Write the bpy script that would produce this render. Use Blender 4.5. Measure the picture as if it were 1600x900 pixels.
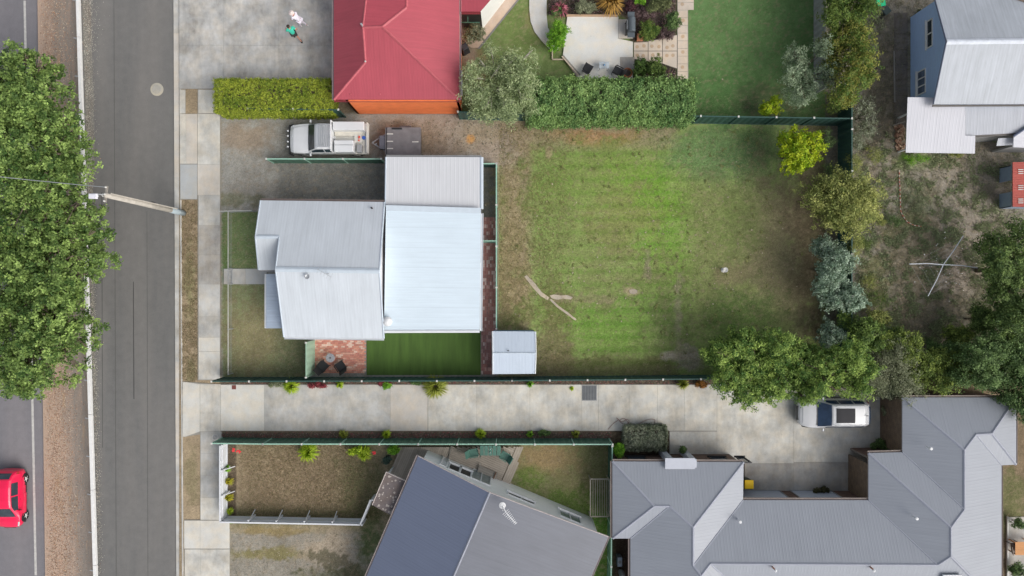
import bpy, bmesh, math, random
import numpy as np
from mathutils import Vector, Matrix
R = math.radians
scn = bpy.context.scene
for o in list(bpy.data.objects): bpy.data.objects.remove(o)
col = scn.collection
random.seed(7); rng = np.random.default_rng(7)
HC = 44.0; SC = 66.0/1600.0          # camera height, metres per photo pixel on the ground

# ------------------------------------------------------------ camera, world, sun, exposure
cd = bpy.data.cameras.new('camera'); cam = bpy.data.objects.new('camera', cd); col.objects.link(cam)
cam.location = (0, 0, HC); cam.rotation_euler = (0, 0, 0)
cd.sensor_width = 36; cd.lens = 24.0; cd.clip_end = 2000; scn.camera = cam
SUN_EL, SUN_AZ = 42, 122             # azimuth clockwise from +Y: light from the lower right of the picture
w = bpy.data.worlds.new('World'); scn.world = w; w.use_nodes = True
wn = w.node_tree; wn.nodes.clear()
sky = wn.nodes.new('ShaderNodeTexSky'); sky.sky_type = 'NISHITA'; sky.sun_disc = False
sky.sun_elevation = R(SUN_EL); sky.sun_rotation = R(SUN_AZ); sky.dust_density = 4; sky.air_density = 1.0; sky.ozone_density = 1.0
hs = wn.nodes.new('ShaderNodeHueSaturation'); hs.inputs['Saturation'].default_value = 0.42
bg = wn.nodes.new('ShaderNodeBackground'); bg.inputs['Strength'].default_value = 0.148
wo = wn.nodes.new('ShaderNodeOutputWorld')
wn.links.new(sky.outputs[0], hs.inputs['Color']); wn.links.new(hs.outputs[0], bg.inputs[0]); wn.links.new(bg.outputs[0], wo.inputs[0])
sd = bpy.data.lights.new('sun', 'SUN'); sd.energy = 1.75; sd.angle = R(48); sd.color = (1.0, 0.955, 0.89)
sun = bpy.data.objects.new('sun', sd); col.objects.link(sun)
dv = Vector((math.sin(R(SUN_AZ))*math.cos(R(SUN_EL)), math.cos(R(SUN_AZ))*math.cos(R(SUN_EL)), math.sin(R(SUN_EL))))
sun.rotation_euler = dv.to_track_quat('Z', 'Y').to_euler(); sun.location = (0, 0, 80)
scn.view_settings.view_transform = 'Standard'; scn.view_settings.look = 'None'
scn.view_settings.exposure = 0.0; scn.view_settings.gamma = 1.0

# ------------------------------------------------------------ helpers
def P(px, py, h=0.0):
    k = SC*(1-h/HC); return Vector(((px-800)*k, (450-py)*k, h))
def srgb(r, g, b, f=1.0):
    return tuple(f*(c/255/12.92 if c/255 <= .04045 else ((c/255+.055)/1.055)**2.4) for c in (r, g, b))

ORG = {}
def tag(o, label=None, cat=None, group=None, kind=None):
    if label: o['label'] = label
    if cat: o['category'] = cat
    if group: o['group'] = group
    if kind: o['kind'] = kind
    return o
def thing(name, label, cat, loc, group=None, rz=0):
    o = bpy.data.objects.new(name, None); o.empty_display_size = .2; col.objects.link(o)
    o.location = loc; o.rotation_euler = (0, 0, rz); ORG[o] = Vector(loc)
    return tag(o, label, cat, group)
def copy_thing(root, loc, rz=0, label=None, s=None):
    c = root.copy(); col.objects.link(c); c.location = loc; c.rotation_euler = (0, 0, rz)
    if s: c.scale = (s, s, s)
    if label: c['label'] = label
    for ch in list(root.children):
        d = ch.copy(); col.objects.link(d); d.parent = c
        for g in ch.children:
            e = g.copy(); col.objects.link(e); e.parent = d
    return c

class MB:
    def __init__(s): s.v = []; s.f = []; s.uv = {}
    def add(s, vs, fs, uvs=None):
        n = len(s.v); s.v += [tuple(v) for v in vs]
        for i, f in enumerate(fs):
            if uvs: s.uv[len(s.f)] = uvs[i]
            s.f.append(tuple(n+k for k in f))
        return s
    def box(s, c, size, rz=0, top=1.0):
        x, y, z = [a/2 for a in size]; cr, sr = math.cos(rz), math.sin(rz); vs = []
        for dz in (-z, z):
            t = top if dz > 0 else 1
            for dx, dy in ((-x, -y), (x, -y), (x, y), (-x, y)):
                dx *= t; dy *= t
                vs.append((c[0]+dx*cr-dy*sr, c[1]+dx*sr+dy*cr, c[2]+dz))
        return s.add(vs, [(3, 2, 1, 0), (4, 5, 6, 7), (0, 1, 5, 4), (1, 2, 6, 5), (2, 3, 7, 6), (3, 0, 4, 7)])
    def bar(s, a, b, w, h=None):
        a, b = Vector(a), Vector(b); d = (b-a); L = d.length
        if L < 1e-6: return s
        d.normalize(); up = Vector((0, 0, 1))
        if abs(d.z) > .95: up = Vector((1, 0, 0))
        x = d.cross(up).normalized()*(w/2); y = x.cross(d).normalized()*((h or w)/2); vs = []
        for p in (a, b):
            for q in ((-1, -1), (1, -1), (1, 1), (-1, 1)): vs.append(p+x*q[0]+y*q[1])
        return s.add(vs, [(0, 1, 2, 3), (7, 6, 5, 4), (0, 4, 5, 1), (1, 5, 6, 2), (2, 6, 7, 3), (3, 7, 4, 0)])
    def tube(s, pts, r, n=8, cap=True):
        pts = [Vector(p) for p in pts]; rs = r if isinstance(r, (list, tuple)) else [r]*len(pts); n0 = len(s.v)
        for i, p in enumerate(pts):
            d = (pts[min(i+1, len(pts)-1)]-pts[max(i-1, 0)]).normalized()
            up = Vector((0, 0, 1)) if abs(d.z) < .9 else Vector((1, 0, 0))
            x = d.cross(up).normalized(); y = x.cross(d)
            for k in range(n):
                a = 2*math.pi*k/n; s.v.append(tuple(p+(x*math.cos(a)+y*math.sin(a))*rs[i]))
        for i in range(len(pts)-1):
            for k in range(n):
                a, b = n0+i*n+k, n0+i*n+(k+1) % n; s.f.append((a, b, b+n, a+n))
        if cap: s.f.append(tuple(n0+k for k in range(n))[::-1]); s.f.append(tuple(n0+(len(pts)-1)*n+k for k in range(n)))
        return s
    def lathe(s, c, prof, n=16, axis='Z'):
        n0 = len(s.v); c = Vector(c)
        for r, z in prof:
            for k in range(n):
                a = 2*math.pi*k/n; q = (r*math.cos(a), r*math.sin(a), z)
                if axis == 'Y': q = (q[0], q[2], q[1])
                if axis == 'X': q = (q[2], q[0], q[1])
                s.v.append(tuple(c+Vector(q)))
        for i in range(len(prof)-1):
            for k in range(n):
                a, b = n0+i*n+k, n0+i*n+(k+1) % n; s.f.append((a, b, b+n, a+n))
        s.f.append(tuple(n0+k for k in range(n))[::-1]); s.f.append(tuple(n0+(len(prof)-1)*n+k for k in range(n)))
        return s
    def prism(s, poly, z0, z1):
        n = len(poly); vs = [(p[0], p[1], z0) for p in poly]+[(p[0], p[1], z1) for p in poly]
        return s.add(vs, [tuple(range(n))[::-1], tuple(range(n, 2*n))]+[(i, (i+1) % n, n+(i+1) % n, n+i) for i in range(n)])
    def grid(s, g, flip=False):
        n0 = len(s.v); nr, nc = len(g), len(g[0])
        for row in g: s.v += [tuple(p) for p in row]
        for i in range(nr-1):
            for j in range(nc-1):
                q = (n0+i*nc+j, n0+i*nc+j+1, n0+(i+1)*nc+j+1, n0+(i+1)*nc+j); s.f.append(q[::-1] if flip else q)
        return s
    def build(s, name, mat, parent=None, smooth=False, bevel=0, label=None, kind=None, fix=True):
        off = ORG.get(parent, Vector((0, 0, 0)))
        me = bpy.data.meshes.new(name)
        me.from_pydata([(v[0]-off[0], v[1]-off[1], v[2]-off[2]) for v in s.v], [], s.f)
        if s.uv:
            ul = me.uv_layers.new(name='UVMap')
            for i, p in enumerate(me.polygons):
                u = s.uv.get(i)
                if u:
                    for li, c in zip(p.loop_indices, u): ul.data[li].uv = c
        if fix:
            bm = bmesh.new(); bm.from_mesh(me); bmesh.ops.recalc_face_normals(bm, faces=bm.faces); bm.to_mesh(me); bm.free()
        if smooth:
            for p in me.polygons: p.use_smooth = True
        me.materials.append(mat); me.update()
        o = bpy.data.objects.new(name, me); col.objects.link(o)
        if parent: o.parent = parent; ORG[o] = off
        if bevel:
            m = o.modifiers.new('bevel', 'BEVEL'); m.width = bevel; m.segments = 2; m.limit_method = 'ANGLE'
            if smooth: m.harden_normals = False
        if label: o['label'] = label
        if kind: o['kind'] = kind
        return o
def share(o, parent, loc=(0, 0, 0), rz=0, scale=None):
    c = o.copy(); col.objects.link(c); c.parent = parent; c.location = loc; c.rotation_euler = (0, 0, rz)
    if scale: c.scale = scale
    return c

# ------------------------------------------------------------ materials
def newmat(name):
    m = bpy.data.materials.new(name); m.use_nodes = True; nt = m.node_tree
    return m, nt, nt.nodes['Principled BSDF']
def N(nt, t, **kw):
    n = nt.nodes.new(t)
    for k, v in kw.items():
        if k in n.inputs: n.inputs[k].default_value = v
        else: setattr(n, k, v)
    return n
def noise(nt, vec, scale, detail=4, rough=.6):
    n = N(nt, 'ShaderNodeTexNoise', Scale=scale, Detail=detail, Roughness=rough); nt.links.new(vec, n.inputs['Vector']); return n.outputs['Fac']
def ramp(nt, fac, a, b, ca=(0, 0, 0, 1), cb=(1, 1, 1, 1)):
    r = N(nt, 'ShaderNodeMapRange'); r.inputs['From Min'].default_value = a; r.inputs['From Max'].default_value = b
    r.inputs['To Min'].default_value = ca if isinstance(ca, (int, float)) else 0; r.inputs['To Max'].default_value = cb if isinstance(cb, (int, float)) else 1
    nt.links.new(fac, r.inputs['Value']); return r.outputs[0]
def mix(nt, fac, a, b, mode='MIX'):
    m = N(nt, 'ShaderNodeMix', data_type='RGBA', blend_type=mode)
    for s, x in ((m.inputs[0], fac), (m.inputs[6], a), (m.inputs[7], b)):
        if isinstance(x, (int, float)): s.default_value = x
        elif isinstance(x, tuple): s.default_value = (*x[:3], 1)
        else: nt.links.new(x, s)
    return m.outputs[2]
def math_(nt, op, a, b):
    m = N(nt, 'ShaderNodeMath', operation=op)
    for s, x in zip(m.inputs, (a, b)):
        if isinstance(x, (int, float)): s.default_value = x
        else: nt.links.new(x, s)
    return m.outputs[0]
def mapping(nt, vec, scale=(1, 1, 1), loc=(0, 0, 0), rot=(0, 0, 0)):
    m = N(nt, 'ShaderNodeMapping'); m.inputs['Scale'].default_value = scale; m.inputs['Location'].default_value = loc; m.inputs['Rotation'].default_value = rot
    nt.links.new(vec, m.inputs['Vector']); return m.outputs[0]
def bump(nt, bs, h, strength, dist=.01):
    b = N(nt, 'ShaderNodeBump', Strength=strength, Distance=dist); nt.links.new(h, b.inputs['Height']); nt.links.new(b.outputs[0], bs.inputs['Normal'])
def tc(nt, which='Object'): return N(nt, 'ShaderNodeTexCoord').outputs[which]

def m_paint(name, c, rough=.5, var=.12, scale=3, metal=0.0, coat=0, spec=.4):
    m, nt, b = newmat(name); v = tc(nt)
    n1 = noise(nt, v, scale, 5); n2 = noise(nt, v, scale*14, 3)
    f = math_(nt, 'ADD', math_(nt, 'MULTIPLY', n1, .7), math_(nt, 'MULTIPLY', n2, .3))
    k = ramp(nt, f, .35, .65, 1-var, 1+var)
    cc = mix(nt, 1.0, c, k, 'MULTIPLY'); nt.links.new(cc, b.inputs['Base Color'])
    b.inputs['Roughness'].default_value = rough; b.inputs['Metallic'].default_value = metal
    b.inputs['Specular IOR Level'].default_value = spec; b.inputs['Coat Weight'].default_value = coat
    bump(nt, b, n2, .15, .004); return m
def m_asphalt(name, c, streak=.1):
    m, nt, b = newmat(name); v = tc(nt)
    fine = noise(nt, v, 26, 3, .8); mid = noise(nt, v, 2.2, 5); big = noise(nt, mapping(nt, v, (.55, .05, 1)), 1.0, 4)
    agg = noise(nt, v, 70, 2, .7)
    k = math_(nt, 'ADD', ramp(nt, fine, .3, .7, -.10, .12), ramp(nt, mid, .3, .7, -.07, .07))
    k = math_(nt, 'ADD', k, ramp(nt, big, .3, .7, -streak, streak)); k = math_(nt, 'ADD', k, ramp(nt, agg, .62, .8, 0, .35)); k = math_(nt, 'ADD', k, 1)
    warm = mix(nt, ramp(nt, big, .35, .65, 0, .5), c, (c[0]*1.06, c[1]*.99, c[2]*.93))
    nt.links.new(mix(nt, 1, warm, k, 'MULTIPLY'), b.inputs['Base Color'])
    b.inputs['Roughness'].default_value = .9; bump(nt, b, fine, .5, .01); return m
def m_conc(name, c, stain=.25, grain=.08, sc=.6, warm=.0):
    m, nt, b = newmat(name); v = tc(nt)
    w_ = noise(nt, v, 1.3, 2)
    big = noise(nt, v, sc, 6, .62); st = noise(nt, mapping(nt, v, (1.4, .5, 1)), 1.9, 6, .7); fine = noise(nt, v, 22, 4, .75); sp = noise(nt, v, 8, 2, .6)
    k = math_(nt, 'ADD', ramp(nt, big, .34, .66, -stain, stain*.7), ramp(nt, st, .35, .7, stain*.25, -stain*.45))
    k = math_(nt, 'ADD', k, ramp(nt, fine, .3, .7, -grain, grain)); k = math_(nt, 'ADD', k, ramp(nt, sp, .66, .75, 0, -.14)); k = math_(nt, 'ADD', k, 1)
    cw = mix(nt, ramp(nt, w_, .4, .62, 0, 1), c, (c[0]*(1+.05+warm), c[1]*1.0, c[2]*(.93-warm)))
    nt.links.new(mix(nt, 1, cw, k, 'MULTIPLY'), b.inputs['Base Color'])
    b.inputs['Roughness'].default_value = .85; bump(nt, b, fine, .3, .006); return m
def m_roof(name, c, period=.2, rough=.45, dirt=.10, spec=.5, metal=.0, rib=.5, dirtc=None):
    # u runs along the eave in metres, v up the slope
    m, nt, b = newmat(name); uv = tc(nt, 'UV')
    sx = N(nt, 'ShaderNodeSeparateXYZ'); nt.links.new(uv, sx.inputs[0])
    ph = math_(nt, 'MULTIPLY', sx.outputs[0], 2*math.pi/period); wv = math_(nt, 'SINE', ph, 0)
    rr = ramp(nt, wv, .55, .95, 0, 1)
    lap = ramp(nt, math_(nt, 'FRACT', math_(nt, 'MULTIPLY', sx.outputs[0], 1/(period*4)), 0), .0, .045, 1, 0)
    st = noise(nt, mapping(nt, uv, (7, .35, 1)), 1.0, 5, .65); st2 = noise(nt, mapping(nt, uv, (1, .6, 1)), .7, 5, .6); fine = noise(nt, uv, 30, 3, .7)
    k = math_(nt, 'ADD', ramp(nt, st, .3, .72, dirt*.7, -dirt), ramp(nt, st2, .3, .7, dirt*.6, -dirt*.6))
    k = math_(nt, 'ADD', k, math_(nt, 'MULTIPLY', lap, -.10)); k = math_(nt, 'ADD', k, ramp(nt, fine, .3, .7, -.03, .03)); k = math_(nt, 'ADD', k, 1)
    cc = mix(nt, 1, c, k, 'MULTIPLY')
    if dirtc:
        d = noise(nt, mapping(nt, uv, (2.2, .7, 1)), 1.6, 6, .7); cc = mix(nt, ramp(nt, d, .55, .8, 0, .55), cc, dirtc)
    nt.links.new(cc, b.inputs['Base Color']); b.inputs['Roughness'].default_value = rough; b.inputs['Metallic'].default_value = metal
    b.inputs['Specular IOR Level'].default_value = spec
    bump(nt, b, math_(nt, 'ADD', rr, math_(nt, 'MULTIPLY', fine, .06)), rib, .025); return m
def m_brick(name, c1, c2, mortar, bw=.24, bh=.086):
    m, nt, b = newmat(name); uv = tc(nt, 'UV')
    t = N(nt, 'ShaderNodeTexBrick', Scale=1.0); t.inputs['Brick Width'].default_value = bw; t.inputs['Row Height'].default_value = bh; t.inputs['Mortar Size'].default_value = .008
    t.inputs['Color1'].default_value = (*c1, 1); t.inputs['Color2'].default_value = (*c2, 1); t.inputs['Mortar'].default_value = (*mortar, 1)
    nt.links.new(uv, t.inputs['Vector']); k = ramp(nt, noise(nt, uv, 3, 5), .3, .7, .8, 1.2)
    nt.links.new(mix(nt, 1, t.outputs[0], k, 'MULTIPLY'), b.inputs['Base Color']); b.inputs['Roughness'].default_value = .85
    bump(nt, b, math_(nt, 'SUBTRACT', 1, t.outputs['Fac']), .5, .01); return m
def m_board(name, c, pitch=.17, rough=.55, var=.06):
    m, nt, b = newmat(name); uv = tc(nt, 'UV'); sx = N(nt, 'ShaderNodeSeparateXYZ'); nt.links.new(uv, sx.inputs[0])
    fr = math_(nt, 'FRACT', math_(nt, 'MULTIPLY', sx.outputs[1], 1/pitch), 0)
    k = ramp(nt, noise(nt, mapping(nt, uv, (1, 5, 1)), 2, 5), .3, .7, 1-var, 1+var)
    nt.links.new(mix(nt, 1, c, k, 'MULTIPLY'), b.inputs['Base Color']); b.inputs['Roughness'].default_value = rough
    bump(nt, b, math_(nt, 'MULTIPLY', fr, -1), .8, .02); return m
def m_wood(name, c, var=.25):
    m, nt, b = newmat(name); v = tc(nt); gi = N(nt, 'ShaderNodeNewGeometry')
    g = noise(nt, mapping(nt, v, (3, 25, 3)), 1.5, 5, .7); n2 = noise(nt, v, 2, 4)
    k = math_(nt, 'ADD', ramp(nt, g, .3, .7, -var*.5, var*.5), ramp(nt, gi.outputs['Random Per Island'], 0, 1, -var*.6, var*.6)); k = math_(nt, 'ADD', k, ramp(nt, n2, .3, .7, .9, 1.1))
    nt.links.new(mix(nt, 1, c, k, 'MULTIPLY'), b.inputs['Base Color']); b.inputs['Roughness'].default_value = .8; return m
def m_island(name, cols, rough=.85, bumpk=.3):
    m, nt, b = newmat(name); gi = N(nt, 'ShaderNodeNewGeometry'); cr = N(nt, 'ShaderNodeValToRGB'); cr.color_ramp.interpolation = 'CONSTANT'
    el = cr.color_ramp.elements
    while len(el) < len(cols): el.new(.5)
    for i, c in enumerate(cols): el[i].position = i/len(cols); el[i].color = (*c, 1)
    nt.links.new(gi.outputs['Random Per Island'], cr.inputs[0]); v = tc(nt); n = noise(nt, v, 9, 5); n2 = noise(nt, v, .8, 4)
    k = math_(nt, 'MULTIPLY', ramp(nt, n, .3, .7, .8, 1.2), ramp(nt, n2, .3, .7, .8, 1.15))
    nt.links.new(mix(nt, 1, cr.outputs[0], k, 'MULTIPLY'), b.inputs['Base Color']); b.inputs['Roughness'].default_value = rough
    bump(nt, b, n, bumpk, .01); return m
def m_leaf(name, c, c2=None, var=.35, trans=.25, rough=.55):
    m, nt, b = newmat(name); c2 = c2 or tuple(x*.6 for x in c)
    gi = N(nt, 'ShaderNodeNewGeometry'); at = N(nt, 'ShaderNodeAttribute', attribute_name='cv')
    k = math_(nt, 'MULTIPLY', ramp(nt, gi.outputs['Random Per Island'], 0, 1, 1-var, 1+var), 1.0)
    cc = mix(nt, at.outputs['Fac'], c2, c); cc = mix(nt, 1, cc, k, 'MULTIPLY')
    nt.links.new(cc, b.inputs['Base Color']); b.inputs['Roughness'].default_value = rough; b.inputs['Specular IOR Level'].default_value = .25
    tr = N(nt, 'ShaderNodeBsdfTranslucent'); nt.links.new(mix(nt, 1, cc, (1.05, 1.12, .7), 'MULTIPLY'), tr.inputs[0])
    ms = N(nt, 'ShaderNodeMixShader'); ms.inputs[0].default_value = trans
    nt.links.new(b.outputs[0], ms.inputs[1]); nt.links.new(tr.outputs[0], ms.inputs[2]); nt.links.new(ms.outputs[0], nt.nodes['Material Output'].inputs[0]); return m
def m_soil(name, fleck=(.34, .27, .18), fk=.5, contrast=1.0, sc=1.0, dk=.45):
    m, nt, b = newmat(name); v = tc(nt); at = N(nt, 'ShaderNodeAttribute', attribute_name='Col')
    n1 = noise(nt, v, 7*sc, 4, .7); n2 = noise(nt, v, 24*sc, 3, .75); n3 = noise(nt, v, 1.3, 4); n4 = noise(nt, mapping(nt, v, loc=(9, 3, 0)), 14*sc, 3, .7)
    n5 = noise(nt, mapping(nt, v, loc=(3, 8, 0)), 11*sc, 3, .7)
    k = math_(nt, 'ADD', ramp(nt, n1, .3, .7, -.2*contrast, .2*contrast), ramp(nt, n2, .3, .7, -.33*contrast, .33*contrast))
    k = math_(nt, 'ADD', k, ramp(nt, n3, .3, .7, .92, 1.08))
    cc = mix(nt, ramp(nt, n4, .54, .68, 0, fk), at.outputs['Color'], fleck); cc = mix(nt, ramp(nt, n5, .56, .7, 0, fk*.8), cc, tuple(x*dk for x in (.09, .11, .05)))
    nt.links.new(mix(nt, 1, cc, k, 'MULTIPLY'), b.inputs['Base Color']); b.inputs['Roughness'].default_value = .95; b.inputs['Specular IOR Level'].default_value = .1
    bump(nt, b, n2, .7, .03); return m
def m_glass(name, c=(.03, .045, .06), rough=.08):
    m, nt, b = newmat(name); n = noise(nt, tc(nt), 2, 3)
    nt.links.new(mix(nt, 1, c, ramp(nt, n, .3, .7, .7, 1.3), 'MULTIPLY'), b.inputs['Base Color'])
    b.inputs['Roughness'].default_value = rough; b.inputs['Specular IOR Level'].default_value = .6; return m

F = 1.0
white = m_paint('white_paint', (.74, .75, .76)); offwhite = m_paint('offwhite_paint', (.6, .6, .57)); greyp = m_paint('grey_paint', (.3, .31, .32))
dark = m_paint('dark_plastic', (.025, .026, .028), .5); black = m_paint('black_rubber', (.018, .018, .018), .8); steel = m_paint('galvanised_steel', (.42, .44, .46), .4, metal=.3)
glass = m_glass('window_glass'); rust = m_paint('rusty_steel', (.2, .1, .06), .8, .4)
greenfence = m_paint('green_sheet_steel', srgb(72, 108, 92), .5, .12); palegreen = m_paint('pale_green_sheet_steel', srgb(150, 180, 158), .5, .08); darkgreen = m_paint('dark_green_sheet_steel', srgb(52, 84, 78), .5, .12); greencap = m_paint('green_cap_rail', srgb(150, 190, 172), .5)
bark = m_paint('bark', (.15, .12, .09), .9, .35, 5); palebark = m_paint('pale_bark', (.4, .37, .32), .9, .3, 5)
timber = m_wood('grey_timber', (.27, .25, .22)); woodorange = m_wood('orange_timber', srgb(205, 150, 100))

# ------------------------------------------------------------ numpy noise and painted ground colours (albedo plus some painted shade)
def vnoise(x, y, seed):
    r = np.random.default_rng(seed).random((256, 256)); xi = np.floor(x).astype(int); yi = np.floor(y).astype(int); fx = x-xi; fy = y-yi
    fx = fx*fx*(3-2*fx); fy = fy*fy*(3-2*fy); a = r[xi % 256, yi % 256]; b = r[(xi+1) % 256, yi % 256]; c = r[xi % 256, (yi+1) % 256]; d = r[(xi+1) % 256, (yi+1) % 256]
    return (a*(1-fx)+b*fx)*(1-fy)+(c*(1-fx)+d*fx)*fy
def fbm(x, y, seed, o=4):
    s = 0; a = .5; t = 0
    for i in range(o):
        th = .5+1.17*i+seed*.37; cx_, sx_ = math.cos(th), math.sin(th); s = s+a*vnoise((x*cx_-y*sx_)*2.03**i+7.3*i, (x*sx_+y*cx_)*2.03**i+3.1*i, seed+i*13); t += a; a *= .56
    return s/t
def sstep(a, b, x): t = np.clip((x-a)/(b-a), 0, 1); return t*t*(3-2*t)
GREEN = srgb(124, 142, 82); LUSH = srgb(112, 150, 56); DIRT = srgb(140, 124, 106); GRAVEL = srgb(143, 143, 138); DRY = srgb(134, 126, 92); DEEP = srgb(78, 112, 62); BROWN = srgb(112, 98, 84)
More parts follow.
